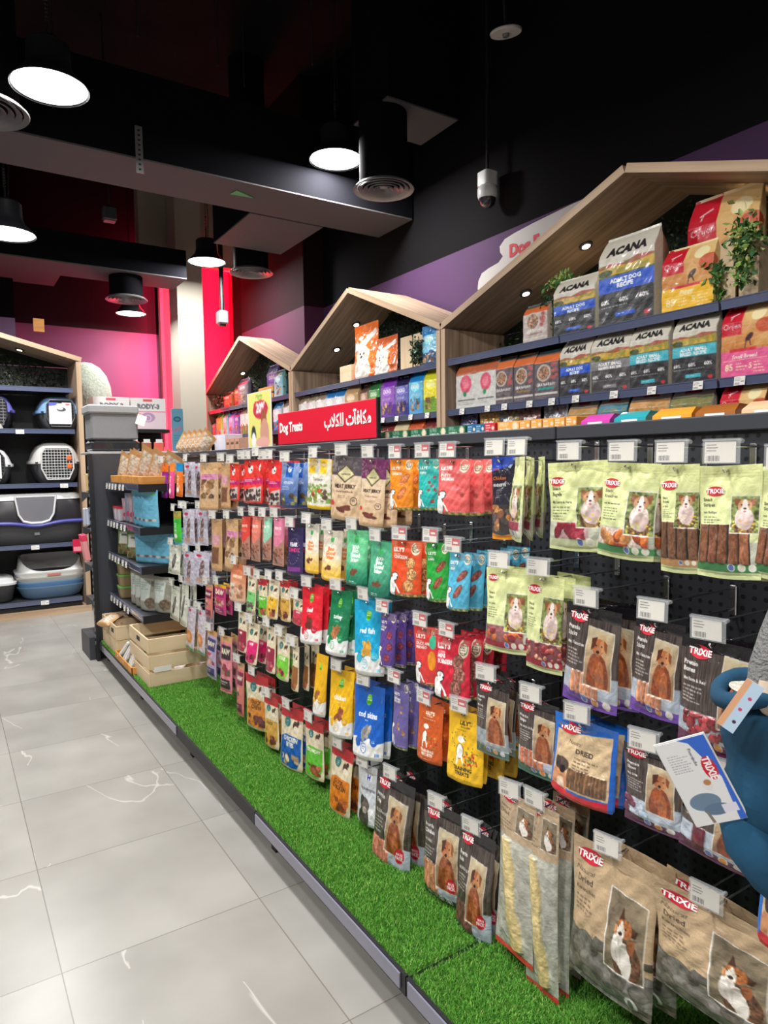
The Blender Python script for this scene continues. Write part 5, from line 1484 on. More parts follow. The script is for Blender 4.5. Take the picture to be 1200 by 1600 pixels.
# ================================================================ HANGING BAGS
# design, y of the hook, z of the top edge, width, height, turn (deg), bags behind, price tags
HANG = '''
snap_pup_red 2.836 1.474 0.045 0.205 12 1 1 -4
snap_pup_red 2.686 1.459 0.086 0.200 18 2 2 -4
venison_blue 2.534 1.447 0.104 0.181 18 3 1 -4
farm_yellow 2.281 1.459 0.120 0.187 20 2 1 -2
jerky_beef 2.070 1.464 0.134 0.220 22 2 1 -3
jerky_turkey 1.895 1.454 0.100 0.221 22 2 1 -3
cartoon_orange 1.735 1.450 0.089 0.154 20 2 1 -2
cartoon_teal 1.593 1.450 0.077 0.147 20 1 1 -2
cartoon_coral 1.476 1.449 0.103 0.153 22 2 1 -3
nuggets_navy 1.286 1.451 0.074 0.207 8 1 1 -3
snack_bagels 1.045 1.437 0.158 0.196 6 2 1 -3
snack_bones 0.904 1.433 0.132 0.196 4 2 1 -3
stripes_beef 0.793 1.429 0.083 0.207 0 2 1 -3
stripes_poultry 0.694 1.427 0.118 0.201 0 3 1 -3
stripes_poultry 0.583 1.415 0.106 0.182 0 0 1 -3
pate_red 3.037 1.199 0.074 0.201 10 1 1 -3
pate_salmon 2.901 1.207 0.075 0.205 10 1 1 -3
pate_mint 2.780 1.209 0.067 0.185 10 1 1 -3
pate_pink 2.656 1.215 0.086 0.204 10 1 1 -3
year_navy 2.502 1.185 0.102 0.193 12 1 1 -3
boo_white 2.349 1.209 0.079 0.190 14 1 1 -2
boo_yellow 2.187 1.196 0.099 0.184 16 2 1 -2
boo_mint 2.008 1.211 0.102 0.191 16 1 1 -2
boo_green 1.857 1.185 0.094 0.185 16 1 1 -3
cartoon_red 1.717 1.201 0.118 0.170 20 1 1 -3
cartoon_green 1.558 1.208 0.081 0.169 20 1 1 -2
cartoon_blue 1.456 1.190 0.077 0.158 14 5 1 -4
snack_stars 1.272 1.169 0.136 0.210 8 1 1 -3
snack_cubes 1.138 1.167 0.108 0.228 5 2 1 -1
premio_sticks 0.995 1.118 0.144 0.225 4 2 1 -2
premio_sticks 0.829 1.119 0.109 0.194 3 0 1 -3
premio_bones 0.713 1.103 0.133 0.211 2 1 1 -2
label_red 2.363 0.962 0.113 0.218 20 2 1 -7
label_green 2.129 0.984 0.101 0.232 20 1 1 -7
label_cyan 1.938 0.979 0.124 0.249 22 1 1 -5
cartoon_purple 1.818 0.958 0.069 0.179 14 2 1 -4
cartoon_mango 1.613 0.953 0.099 0.175 18 0 1 -2
cartoon_crimson 1.487 0.948 0.119 0.174 18 3 1 -7
premio_fillet 1.324 0.866 0.114 0.198 6 2 1 -3
premio_strips 1.162 0.857 0.127 0.184 5 1 1 -3
dried_blue 1.019 0.852 0.173 0.181 4 1 1 -3
premio_slices 0.846 0.848 0.129 0.163 3 1 1 -3
premio_stripes 0.696 0.846 0.142 0.158 2 1 1 -3
label_yellow 2.287 0.712 0.069 0.237 14 0 0 -5
label_chicken 2.133 0.689 0.112 0.240 20 1 1 -6
label_blue 1.945 0.685 0.129 0.249 22 1 1 -5
cartoon_lavender 1.756 0.744 0.078 0.209 4 2 1 -3
cartoon_rust 1.599 0.723 0.106 0.173 8 1 1 -3
cartoon_training 1.435 0.747 0.124 0.196 14 3 1 -3
rawhide_long 1.235 0.589 0.146 0.406 -4 0 1 -3
rawhide_long 1.149 0.599 0.109 0.457 0 2 1 -3
dried_kraft 0.932 0.586 0.212 0.318 3 1 1 -3
dried_kraft 0.705 0.594 0.256 0.219 0 1 1 -3
nature_chew 2.955 0.460 0.169 0.257 16 1 1 -2
nature_duck 2.796 0.401 0.126 0.226 6 1 1 -3
nature_blue 2.583 0.412 0.151 0.258 12 1 1 -2
nature_green 2.372 0.423 0.128 0.226 8 1 1 -3
nature_orange 2.138 0.398 0.125 0.250 8 1 1 -3
hills_grey 1.959 0.396 0.120 0.203 8 1 1 -3
premio_duckbreast 1.788 0.419 0.179 0.312 10 2 1 -5
premio_chicken 1.544 0.426 0.158 0.282 8 1 1 -3
premio_rice 1.387 0.423 0.132 0.304 6 1 1 -4
stick_purple 4.388 1.457 0.091 0.218 10 0 1 -3
stick_pink 4.230 1.456 0.070 0.212 10 0 0 -3
stick_orange 4.069 1.455 0.084 0.197 10 0 0 -3
clear_white 3.870 1.461 0.123 0.200 14 1 1 -3
kraft_window 3.551 1.455 0.150 0.251 22 1 1 -3
kraft_slim 3.287 1.456 0.098 0.232 6 1 1 -3
pup_red 3.158 1.445 0.080 0.175 14 1 1 -4
pup_red 2.937 1.462 0.103 0.195 20 2 2 -5
stick_green 4.157 1.165 0.122 0.188 6 0 1 -3
clear_white 3.919 1.189 0.132 0.209 14 1 2 -3
clear_white 3.664 1.202 0.109 0.198 14 1 1 -3
kraft_slim 3.444 1.161 0.125 0.268 6 1 1 -3
kraft_window 3.231 1.174 0.118 0.248 10 1 1 -2
dental_white 4.237 0.952 0.140 0.180 14 1 1 -3
clear_white 3.934 0.942 0.133 0.198 14 1 1 -3
clear_white 3.699 0.965 0.155 0.186 16 1 1 -3
salmon_orange 3.147 0.958 0.128 0.182 16 1 1 -3
nature_mint 2.977 0.925 0.084 0.163 6 1 1 -3
nature_green 2.860 0.926 0.080 0.173 8 1 1 -3
nature_yellow 2.728 0.940 0.091 0.168 8 1 1 -3
nature_duck 2.615 0.952 0.086 0.170 4 1 1 -3
nature_berry 2.470 0.898 0.096 0.108 10 1 1 -3
dental_white 4.258 0.693 0.133 0.216 8 1 1 -3
dental_white 4.047 0.744 0.111 0.262 4 1 1 -3
bar_pink 3.596 0.797 0.092 0.180 6 0 1 -3
bar_yellow 3.421 0.821 0.116 0.156 10 1 1 -3
clear_biscuit 3.924 0.619 0.116 0.257 6 1 1 -3
clear_biscuit 3.736 0.633 0.108 0.254 6 1 1 -3
nature_wine 3.106 0.734 0.093 0.198 8 1 1 -4
nature_magenta 2.971 0.703 0.091 0.191 12 1 1 -5
nature_wine 2.767 0.727 0.085 0.204 4 1 1 -3
nature_lime 2.638 0.712 0.099 0.189 8 1 1 -4
nature_slim 2.520 0.694 0.056 0.188 2 2 1 -3
bar_blue 3.572 0.547 0.117 0.262 6 1 1 -3
bar_red 3.355 0.563 0.119 0.291 10 1 1 -3
bar_pink 3.153 0.471 0.083 0.261 2 1 1 -3
'''
def rowname(z):
    return 'top row' if z > 1.36 else 'second row' if z > 1.05 else 'third row' if z > .81 else 'fourth row' if z > .50 else 'bottom row'

ents = []
for l in HANG.strip().split('\n'):
    q = l.split()
    ents.append(dict(n=q[0], y=float(q[1]), z=float(q[2]), w=float(q[3]), h=float(q[4]), yaw=rad(float(q[5])), tail=int(q[6]), tags=int(q[7]), pitch=rad(float(q[8]))))
# the three green bags seen edge-on hang on one hook
for k, (y, x) in enumerate(((1.205, 1.165), (1.22, 1.215), (1.235, 1.27))):
    ents.append(dict(n='snack_edge', y=y, z=1.450, w=.125, h=.20, yaw=rad(-32 - 3 * k), tail=0, tags=0, pitch=0, x=x, seq=k))
for e in ents: e['row'] = rowname(e['z'])
by = {}
for e in ents: by.setdefault((e['n'], e['row']), []).append(e)
for (n, row), L_ in by.items():
    L_.sort(key=lambda e: -e['y'])
    for k, e in enumerate(L_):
        m_ = len(L_)
        if m_ == 1: e['who'] = row
        elif m_ == 2: e['who'] = ('left' if k == 0 else 'right') + ' twin, ' + row
        else: e['who'] = ('left', 'middle', 'right')[k] + ' of three, ' + row
        if n == 'snack_edge': e['who'] = ('front', 'middle', 'back')[k] + ' of three, ' + row

# hook, price tag holders
hk = MB()
hk.tube([(0, 0, 0), (0, .010, .004), (0, .27, .0)], .0024, 6)
hk.tube([(0, 0, 0), (0, -.006, .006)], .0026, 6)
HOOK_PRONG = hk.mesh('prong', M_CHROME, True)
ha = MB().tube([(0, -.008, .046), (0, .27, .046)], .0020, 6)
HOOK_ARM = ha.mesh('label_arm', M_CHROME, True)
hb = MB().box(-.008, .008, .268, .273, -.014, .054, b=.002)
HOOK_PLATE = hb.mesh('back_plate', M_CHROME)
def tag_meshes(red):
    w, h = .054, .037
    a = MB().box(-w / 2 - .003, w / 2 + .008, -.0035, -.0022, -h - .002, .004, 0)
    a.box(-w / 2 - .003, w / 2 + .008, -.006, .004, .002, .006, 0)
    a.tube([(w / 2 + .006, -.003, .001), (w / 2 + .006, .010, .001)], .004, 8, 0)
    o = MB().box(-w / 2, w / 2, -.002, -.001, -h, 0, 0)
    if red: o.box(-w * .02, w * .5, -.0023, -.002, -h * .52, -.0005, 2); o.box(w * .08, w * .4, -.0026, -.0023, -h * .4, -h * .25, 0)
    for k in range(11):
        x = -w * .42 + k * w * .038
        o.box(x, x + w * (.012 + .01 * (k % 3)), -.0023, -.002, -h * .92, -h * .66, 1)
    for k in range(3): o.box(-w * .44, -w * (.12 - .05 * (k % 2)), -.0023, -.002, -h * (.16 + .14 * k), -h * (.12 + .14 * k), 1)
    return a.mesh('holder', M_CLEAR), o.mesh('label', [M_TAGPAPER, M_INKSOFT, M_REDINK])
M_TAGPAPER = mat('cream_tag_paper', (236, 229, 216), .6)
M_INKSOFT = mat('grey_ink', (128, 122, 118), .6)
TAGW, TAGR = tag_meshes(False), tag_meshes(True)
PRICE = decal_price = None
def price_tag(y, z, x, red, label, group, tilt=0.0, yaw=0.0):
    r = empty('price_tag', (x, y, z), -PI / 2 + yaw); r.rotation_euler = (tilt, 0, -PI / 2 + yaw)
    tag(r, label, 'price tag', group)
    a, b = TAGR if red else TAGW
    add('holder', a, r); add('label', b, r)
def hook(y, z, label, group):
    r = empty('peg_hook', (1.182, y, z), -PI / 2)
    tag(r, label, 'hook', group)
    add('prong', HOOK_PRONG, r); add('label_arm', HOOK_ARM, r); add('back_plate', HOOK_PLATE, r)

ORD = ('second', 'third', 'fourth', 'fifth', 'last')
rj = random.Random(3)
for e in ents:
    d = D[e['n']]
    x0 = e.get('x', 1.19)
    sx, sz = e['w'] / d['w'], e['h'] / d['h']
    r = pouch(e['n'], (x0, e['y'], e['z']), e['yaw'], sx, sz)
    r.rotation_euler = (e['pitch'] + rad(rj.uniform(-1.5, 1.5)), rad(rj.uniform(-3, 3)), r.rotation_euler.z)
    tag(r, d['desc'] + ', ' + e['who'], d['cat'], 'treat bags hanging in the ' + e['row'])
    for k in range(e['tail']):
        c = copy_tree(r)
        c.location = (x0 + .045 * (k + 1) + rj.uniform(-.004, .004), e['y'] + rj.uniform(-.012, .012), e['z'] - rj.uniform(.0, .006))
        c.rotation_euler = (e['pitch'] * .8 + rj.uniform(-.03, .03), rj.uniform(-.03, .03), -PI / 2 + e['yaw'] * .6 + rad(rj.uniform(-9, 9)))
        tag(c, d['desc'] + ', ' + ORD[k] + ' back, ' + e['who'].replace('of three, ', 'hook, '), d['cat'], 'treat bags hanging in the ' + e['row'])
    if e['tags'] or e['n'] == 'snack_edge' and e.get('seq') == 1:
        hz = e['z'] - .012
        hy = e['y'] + (.004 if e['n'] != 'snack_edge' else -.01)
        hook(hy, hz, 'hook of ' + d['desc'] + ', ' + e['who'], 'chrome peg hooks')
        red = e['n'].startswith('cartoon')
        for k in range(e['tags'] or 1):
            hy2 = hy + .075 * k
            price_tag(hy2, hz + .054, 1.166, red, ('spare price tag of ' if k else 'price tag of ') + d['desc'] + ', ' + e['who'], 'price tags on the hooks', tilt=rj.uniform(-.10, .04), yaw=rad(rj.uniform(4, 16)))

# empty hooks seen on the bare panel right of the centre
for k, (y, z) in enumerate(((1.133, 1.176), (.981, 1.176), (.833, 1.176))):
    pass

# ================================================================ ON THE GONDOLA TOP
r = empty('aisle_sign', (1.49, 2.83, 1.537)); tag(r, 'long red sign reading Dog Treats in English and Arabic, standing on the gondola', 'sign')
MB().box(-.004, .008, -.48, .48, .0, .165, b=.002).build('board', M_RED, r)
MB().box(-.003, .010, -.492, -.480, .0, .168).build('end_channel', M_BLACKP, r)
MB().box(-.008, .016, -.485, .485, -.006, .006).build('foot_rail', M_BLACKP, r)
MW = mat('white_lettering', (250, 248, 246), .5)
text_obj('english_lettering', 'Dog Treats', .046, MW, (-.0055, .455, .068), (0, 0, -PI / 2), r, bold=.045, sx=.88)
ar = ''.join(chr(int(q, 16)) for q in 'FE8F FEFC FEDC FEE0 FEDF 0020 FE95 FE82 FED3 FE8E FEDC FEE3'.split())
text_obj('arabic_lettering', ar, .052, MW, (-.0055, -.445, .070), (0, 0, -PI / 2), r, align='R', bold=.04, sx=.92)

def card_panel(name, w, h, nx, bg, art, parent, m=None, th=.003):
    """flat printed card: front looks to -y, centred on x, foot at z=0"""
    cv = Cv(w, h, nx, bg); art(cv)
    col_, _ = cv.fold(); ny, nx2 = col_.shape[:2]
    u, v = np.meshgrid(np.linspace(-.5, .5, nx2), np.linspace(0, 1, ny))
    F = np.stack([u * w, np.full(u.shape, -th), (1 - v) * h], -1).reshape(-1, 3)
    i = np.arange(ny - 1)[:, None] * nx2 + np.arange(nx2 - 1)[None]
    fa = np.stack([i, i + nx2, i + nx2 + 1, i + 1], -1).reshape(-1, 4)
    n0 = len(F)
    cr = [(-w / 2, -th, 0), (w / 2, -th, 0), (w / 2, -th, h), (-w / 2, -th, h), (-w / 2, 0, 0), (w / 2, 0, 0), (w / 2, 0, h), (-w / 2, 0, h)]
    fb = np.array([(5, 4, 7, 6), (0, 4, 5, 1), (1, 5, 6, 2), (2, 6, 7, 3), (3, 7, 4, 0)]) + n0
    V = np.concatenate([F, np.array(cr)])
    cc = np.concatenate([col_.reshape(-1, 3), np.tile(col_.reshape(-1, 3).mean(0), (8, 1))])
    me = mesh_from_tris(name, V, np.concatenate([fa, fb]), m or M_CARD, cc, False)
    return add(name, me, parent)
def a_sale(c):
    H = c.H
    c.rect(.04, .02, .96, H - .02, (226, 222, 120)); c.text("Hartz", .5, H * .14, .08, (120, 170, 60), align='C', slant=.2)
    c.ell(.55, H * .33, .30, .15, (196, 30, 60)); c.ell(.40, H * .27, .13, .09, (196, 30, 60)); c.ell(.66, H * .40, .14, .10, (196, 30, 60)); c.text('20%', .55, H * .38, .15, (250, 246, 246), align='C', bold=.05)
    c.ell(.68, H * .62, .12, .26, (150, 84, 50)); c.ell(.70, H * .78, .18, .26, (206, 150, 130)); c.ell(.62, H * .90, .28, .08, (226, 170, 160)); c.ell(.25, H * .78, .10, .16, (40, 40, 44)); c.ell(.25, H * .86, .09, .12, (240, 240, 240)); c.poly([(.17, H * .70), (.20, H * .65), (.24, H * .71)], (40, 40, 44)); c.poly([(.28, H * .71), (.33, H * .65), (.34, H * .71)], (40, 40, 44))
r = empty('sale_sign', (1.47, 3.51, 1.536), -PI / 2); tag(r, 'yellow upright sale sign with red 20 percent splash beside the red sign', 'sign')
card_panel('poster', .33, .30, 44, (226, 228, 236), a_sale, r)
MB().box(-.175, .175, -.001, .012, -.001, .012).build('foot', M_CLEAR, r)

def carton(loc, size, rz, bg, art, label, cat='box', group=None, name='carton', nx=20):
    w, dp, h = size
    r = empty(name, loc, rz); tag(r, label, cat, group)
    MB().box(-w / 2, w / 2, 0.0005, dp, 0, h, b=.0015).build('body', mat('card_' + '_'.join(map(str, bg)), bg, .6), r)
    card_panel('printed_front', w, h, nx, bg, art, r, th=.0004)
    return r
def a_small(c):
    c.copyblock(.1, c.H * .2, .6, 3, c.H * .22, (246, 244, 236), .9); c.ell(.8, c.H * .5, .12, .12, (236, 220, 190))
G = (24, 104, 70); BL = (20, 100, 150); OR_ = (232, 160, 70)
ys = [2.42, 2.29, 2.16, 2.04, 1.93, 1.845, 1.80, 1.75, 1.66, 1.585, 1.535, 1.485, 1.44, 1.395]
cols = [G, G, G, G, G, BL, BL, (206, 40, 60), OR_, OR_, OR_, OR_, OR_, OR_]
gw = [.12, .12, .11, .11, .10, .045, .045, .05, .10, .045, .045, .045, .04, .04]
pos = ['leftmost green', 'second green', 'middle green', 'fourth green', 'rightmost green', 'left blue', 'right blue', 'only red', 'widest orange', 'second orange', 'third orange', 'fourth orange', 'fifth orange', 'rightmost orange']
for y, c_, w_, p_ in zip(ys, cols, gw, pos):
    carton((1.56, y, ZT - .008), (w_, .10, .034), -PI / 2 + .0, c_, a_small, p_ + ' small treat carton in the row on the gondola top', 'box', 'small cartons on the gondola top', 'treat_carton')
for k, (y, w_, c_, nm) in enumerate(((1.30, .10, (206, 70, 170), 'pink'), (1.185, .10, (40, 160, 170), 'teal'), (1.06, .11, (240, 160, 50), 'orange'), (.945, .10, (160, 96, 40), 'brown'), (.82, .12, (226, 190, 150), 'beige'))):
    r = empty('food_sachet', (1.55, y, ZT - .008), -PI / 2); tag(r, nm + ' wet food sachet lying on the gondola top', 'sachet', 'food sachets on the gondola top')
    m = MB(); w2 = w_ / 2
    m.rings([[(-w2, 0, .001), (w2, 0, .001), (w2, .002, .016), (-w2, .002, .016)], [(-w2 + .006, .03, 0), (w2 - .006, .03, 0), (w2 - .006, .03, .034), (-w2 + .006, .03, .034)], [(-w2 + .006, .10, 0), (w2 - .006, .10, 0), (w2 - .006, .10, .03), (-w2 + .006, .10, .03)], [(-w2, .13, .002), (w2, .13, .002), (w2, .13, .006), (-w2, .13, .006)]])
    m.build('pouch', mat('sachet_' + nm, c_, .3, coat=.4), r, True)
    MB().box(-w2 * .5, w2 * .5, -.0006, .0, .004, .012).build('printed_patch', MW, r)
for y, w_, h_, c_, lb in ((4.72, .30, .05, (226, 222, 218), 'long white carton lying at the far end of the gondola top'), (4.50, .28, .11, (206, 206, 222), 'pale lilac white carton beside the three kraft cartons'),
                          (4.32, .075, .075, (196, 146, 118), 'leftmost of three small kraft cartons with dark labels'), (4.235, .075, .075, (196, 146, 118), 'middle of three small kraft cartons with dark labels'),
                          (4.15, .075, .075, (196, 146, 118), 'rightmost of three small kraft cartons with dark labels'), (3.98, .24, .075, (176, 126, 100), 'long plain brown carton beside the yellow sale sign')):
    carton((1.58, y, ZT - .008), (w_, .12, h_), -PI / 2, c_, (lambda c: (c.rect(.2, c.H * .3, .8, c.H * .5, (70, 60, 60)), c.copyblock(.25, c.H * .34, .75, 1, .1, (230, 220, 200)))) if w_ < .1 else (lambda c: c.copyblock(.08, c.H * .2, .5, 3, c.H * .2, (130, 120, 120), .6)), lb, 'box', None, 'carton')

# ================================================================ HOUSE SHELF FRAMES
def slab(name, p0, p1, depth, th, parent, y0=0.0, m=None, me_=None):
    """board from p0 to p1 (x,z in the frame plane), local x along its length"""
    L_ = math.hypot(p1[0] - p0[0], p1[1] - p0[1]); a = math.atan2(p1[1] - p0[1], p1[0] - p0[0])
    mb = MB().box(0, L_, .0015, depth, 0, th, 0)
    mb.box(0, L_, 0, .0015, 0, th, 1)
    o = mb.build(name, [m or M_OAK, me_ or M_OAKEDGE], parent)
    o.location = (p0[0], y0, p0[1]); o.rotation_euler = (0, -a, 0)
    return o
def leaf_mesh(name, n, w, h, th, seed, apex, rise, base, size=.022, greens=((18, 40, 20), (40, 70, 34), (26, 52, 24))):
    r = np.random.RandomState(seed)
    P = np.stack([r.rand(n) * w, -r.rand(n) * th, r.rand(n) * h], 1)
    t = np.where(P[:, 0] < apex, P[:, 0] / apex, (w - P[:, 0]) / (w - apex))
    P = P[P[:, 2] < base + rise * t - .05]
    return leaves_at(name, P, r, size, greens)
def leaves_at(name, P, r, size, greens):
    n = len(P)
    a = r.rand(n, 3) * 2 - 1; a /= np.linalg.norm(a, axis=1)[:, None]
    b = r.rand(n, 3) * 2 - 1; b = np.cross(a, b); b /= np.linalg.norm(b, axis=1)[:, None]
    c = np.cross(a, b)
    s = (size * (.6 + .8 * r.rand(n)))[:, None]
    V = np.stack([P, P + a * s * .5 + b * s * .28 + c * s * .08, P + a * s, P + a * s * .5 - b * s * .28 + c * s * .08], 1).reshape(-1, 3)
    i = np.arange(n)[:, None] * 4
    F = np.concatenate([i + np.array([[0, 1, 2]]), i + np.array([[0, 2, 3]])])
    g = np.array([[lin(q) for q in k] for k in greens])[r.randint(0, len(greens), n)]
    return mesh_from_tris(name, V, F, M_LEAF, np.repeat(g, 4, 0), False)
M_LEAF = print_mat('artificial_leaf', .5, bump=0)

def house(loc, rz, L_, apex, ze, za, label, depth=.6, th=.045, hedge=2.10, lights=()):
    r = empty('house_shelf_frame', loc, rz); tag(r, label, 'shelf frame')
    slab('side_panel', (th, 0.06), (th, ze), depth, th, r)
    slab('side_panel', (L_, 0.06), (L_, ze), depth, th, r)
    # roof boards run to the ridge
    dz0 = th
    for (xa, xb) in ((0, apex), (L_, apex)):
        sg = 1 if xb > xa else -1
        mb = MB(); l = math.hypot(xb - xa, za - ze); a = math.atan2(za - ze, abs(xb - xa))
        o = slab('roof_panel', (xa, ze), (xb, za), depth, th if sg > 0 else th, r, 0)
        if sg < 0:
            o.location.z -= 0; 
            o.rotation_euler = (0, PI + a, 0); o.scale = (1, 1, -1)
    MB().box(0, L_, -.01, depth, 0, .06).build('plinth', M_OAKEDGE, r)
    MB().box(th, L_ - th, depth - .04, depth - .02, .06, ze).build('back_panel', M_DARKER, r)
    b = MB().prism([(.01, ze + .008), (L_ - .01, ze + .008), (apex, za + .012)], depth - .04, depth - .02); b.build('gable_panel', mat('hedge_board', (14, 24, 14), .9), r)
    for k, x in enumerate(lights):
        z = ze + (za - ze) * (x / apex if x < apex else (L_ - x) / (L_ - apex)); a = math.atan2(za - ze, apex) if x < apex else -math.atan2(za - ze, L_ - apex)
        q = empty('downlight'); q.parent = r; q.location = (x, .30, z - .006); q.rotation_euler = (0, -a, 0)
        MB().lathe([(.040, -.008), (.042, .002)], n=28).build('trim_ring', M_DARK, q, True)
        MB().lathe([(.024, -.010), (.024, -.008)], n=24).build('lens', mat('warm_lens', (255, 245, 225), .4, emit=(255, 240, 214), es=9.0), q)
        l = bpy.data.lights.new('downlight_beam', 'SPOT'); l.energy = 15; l.spot_size = rad(110); l.spot_blend = .6; l.color = (1, .93, .80); l.shadow_soft_size = .035
        lo = bpy.data.objects.new('downlight_beam', l); COL.objects.link(lo); lo.parent = q; lo.location = (0, 0, -.014)
    return r
HZ = 2.37
def right_house(y1, y0, ap, label, lights):
    """front on x=3.0 facing -x; local x runs from far y1 to near y0"""
    return house((3.0, y1, 0), -PI / 2, y1 - y0, y1 - ap, HZ, 2.90, label, lights=lights, depth=.6 if y1 < 8 else .405)
right_house(3.875, .80, 2.34, 'largest oak house-shaped shelf frame, at the right of the picture', (.53, 1.03, 2.045))
right_house(6.34, 3.885, 5.17, 'middle oak house-shaped shelf frame, behind the red sign', (.42, .80))
right_house(9.35 - .36, 6.35, 7.72, 'farthest oak house-shaped shelf frame, in front of the red wall', (.12 + .0, .60))
hh = add('hedge_leaves', leaf_mesh('hedge_leaves', 9000, 2.96, .80, .05, 3, 1.48, .53, .25), None, (3.55, 3.82, 2.12), -PI / 2)
tag(hh, 'dark artificial hedge lining the back of the largest house frame', 'artificial hedge', kind='stuff')
hh = add('hedge_leaves', leaf_mesh('hedge_leaves', 7000, 2.34, .80, .05, 4, 1.12, .53, .25), None, (3.55, 6.29, 2.12), -PI / 2)
tag(hh, 'dark artificial hedge lining the back of the middle house frame', 'artificial hedge', kind='stuff')
hh = add('hedge_leaves', leaf_mesh('hedge_leaves', 5000, 2.5, .80, .05, 6, 1.2, .53, .25), None, (3.35, 8.92, 2.12), -PI / 2)
tag(hh, 'dark artificial hedge lining the back of the farthest house frame', 'artificial hedge', kind='stuff')

LEVEL = (('top', 2.150), ('second', 1.800), ('third', 1.455))
for (ya, yb, nm, cuts) in ((3.83, .845, 'largest house frame', (2.79, 1.825)), (6.295, 3.93, 'middle house frame', (5.03,)), (8.94, 6.395, 'farthest house frame', (7.70,))):
    ed = [ya] + list(cuts) + [yb]
    sec = ('left', 'middle', 'right') if len(ed) == 4 else ('left', 'right')
    for k in range(len(ed) - 1):
        for lv, z in LEVEL:
            s_ = shelf(None, ed[k] - ed[k + 1] - .012, .52 if ya < 8 else .33, f'grey metal shelf, {lv} level, {sec[k]} section of the {nm}', 'metal shelves of the house frames')
            place_rot(s_, (3.022, ed[k] - .006, z), -PI / 2)

# food bags: design, y, width, top z, x offset, level, extra words
FOOD = '''
food_bowl_orange 3.010 .195 2.385 0 t
food_blue 2.702 .290 2.475 0 t
food_blue_big 2.340 .345 2.618 0 t
food_sunset 1.93 .36 2.72 .16 t
food_yellow 2.006 .270 2.464 .0 t
food_rose_green 3.649 .215 2.120 0 s
food_rose_gold 3.445 .20 2.120 0 s
food_bowl_dark 3.28 .185 2.105 0 s
food_bowl_gold 3.10 .188 2.101 0 s
food_bowl_teal 2.913 .195 2.095 0 s
food_blue 2.688 .228 2.128 0 s
food_grey 2.449 .240 2.130 0 s
food_teal 2.210 .226 2.130 0 s
food_teal 1.962 .226 2.130 0 s
food_pink 1.715 .224 2.130 0 s
foil_navy 3.671 .184 1.765 0 u
foil_gold 3.458 .20 1.770 0 u
foil_grey 3.270 .18 1.775 0 u
foil_rose 3.090 .19 1.775 0 u
foil_silver 2.880 .20 1.768 0 u
food_puppy_tan 2.650 .197 1.778 0 u
food_coast 2.441 .185 1.780 0 u
food_meadow 2.215 .230 1.785 0 u
food_sunhill 1.981 .222 1.783 0 u
food_red_grey 1.723 .211 1.783 0 u
puppy_orange 5.02 .37 2.62 0 t
puppy_orange_low 4.72 .36 2.46 .0 t
sky_tall 4.11 .20 2.45 0 t
pack_white_meat 6.177 .176 2.110 0 s
pack_white_meat 5.990 .176 2.110 0 s
pack_white_meat 5.804 .176 2.110 0 s
pack_white_blue 5.614 .172 2.118 0 s
pack_white_blue 5.433 .176 2.118 0 s
pack_kraft 5.222 .215 2.125 0 s
pack_brown 5.04 .13 2.110 .02 s
pack_green 4.844 .188 2.120 0 s
pack_purple 4.640 .205 2.125 0 s
pack_navy 4.440 .183 2.110 0 s
pack_skyblue 4.250 .185 2.125 0 s
pack_lemon 4.060 .170 2.120 0 s
pack_green 4.83 .149 1.74 0 u
pack_red 4.655 .188 1.762 0 u
pack_cream 4.460 .187 1.770 0 u
pack_orange 4.256 .183 1.769 0 u
pack_red 4.050 .18 1.768 0 u
pack_shade 8.83 .17 2.03 0 s
pack_lime 8.62 .22 2.115 0 s
pack_teal 8.40 .20 2.115 0 s
pack_lilac 8.18 .20 2.10 0 s
pack_violet 7.99 .17 2.10 0 s
pack_white_meat 7.80 .16 2.118 0 s
pack_white_meat 7.63 .16 2.118 0 s
pack_white_blue 7.45 .17 2.118 0 s
pack_white_meat 7.26 .16 2.115 0 s
pack_white_blue 6.80 .20 2.10 0 s
pack_white_meat 6.56 .18 2.10 0 s
pack_ginger 8.44 .30 2.37 .05 t
pack_ginger 8.08 .20 2.43 .05 t
pack_shade 7.77 .33 2.46 .0 t
pack_violet 7.25 .28 2.57 .15 t
pack_teal 6.75 .22 2.44 .0 t
'''
LZ = {'t': 2.150, 's': 1.800, 'u': 1.455}
LN = {'t': 'top shelf', 's': 'second shelf', 'u': 'third shelf'}
fo = []
for l in FOOD.strip().split('\n'):
    q = l.split(); y = float(q[1])
    fo.append((q[0], y, float(q[2]), float(q[3]), float(q[4]), q[5], 'large house frame' if y < 3.88 else 'middle house frame' if y < 6.34 else 'far house frame'))
cnt = {}
for f in fo: cnt.setdefault((f[0], f[5], f[6]), []).append(f)
for f in fo:
    n, y, w, zt, dx, lv, hs = f
    d = D[n]; g = sorted(cnt[(n, lv, hs)], key=lambda t: -t[1]); extra = ''
    if len(g) == 2: extra = ('left of two, ', 'right of two, ')[g.index(f)]
    elif len(g) > 2: extra = ('leftmost, ', 'second, ', 'third, ', 'rightmost, ')[g.index(f)] if len(g) == 4 else ('leftmost, ', 'middle, ', 'rightmost, ')[g.index(f)]
    r = pouch(n, (3.085 + dx, y, LZ[lv] + .001), rad(rj.uniform(-3, 3)), w / d['w'], (zt - LZ[lv]) / d['h'], base=True)
    r.rotation_euler.x = rad(0)
    tag(r, d['desc'] + ', ' + extra + LN[lv] + ', ' + hs, d['cat'], 'pet food bags on the ' + LN[lv] + ' of the ' + hs)

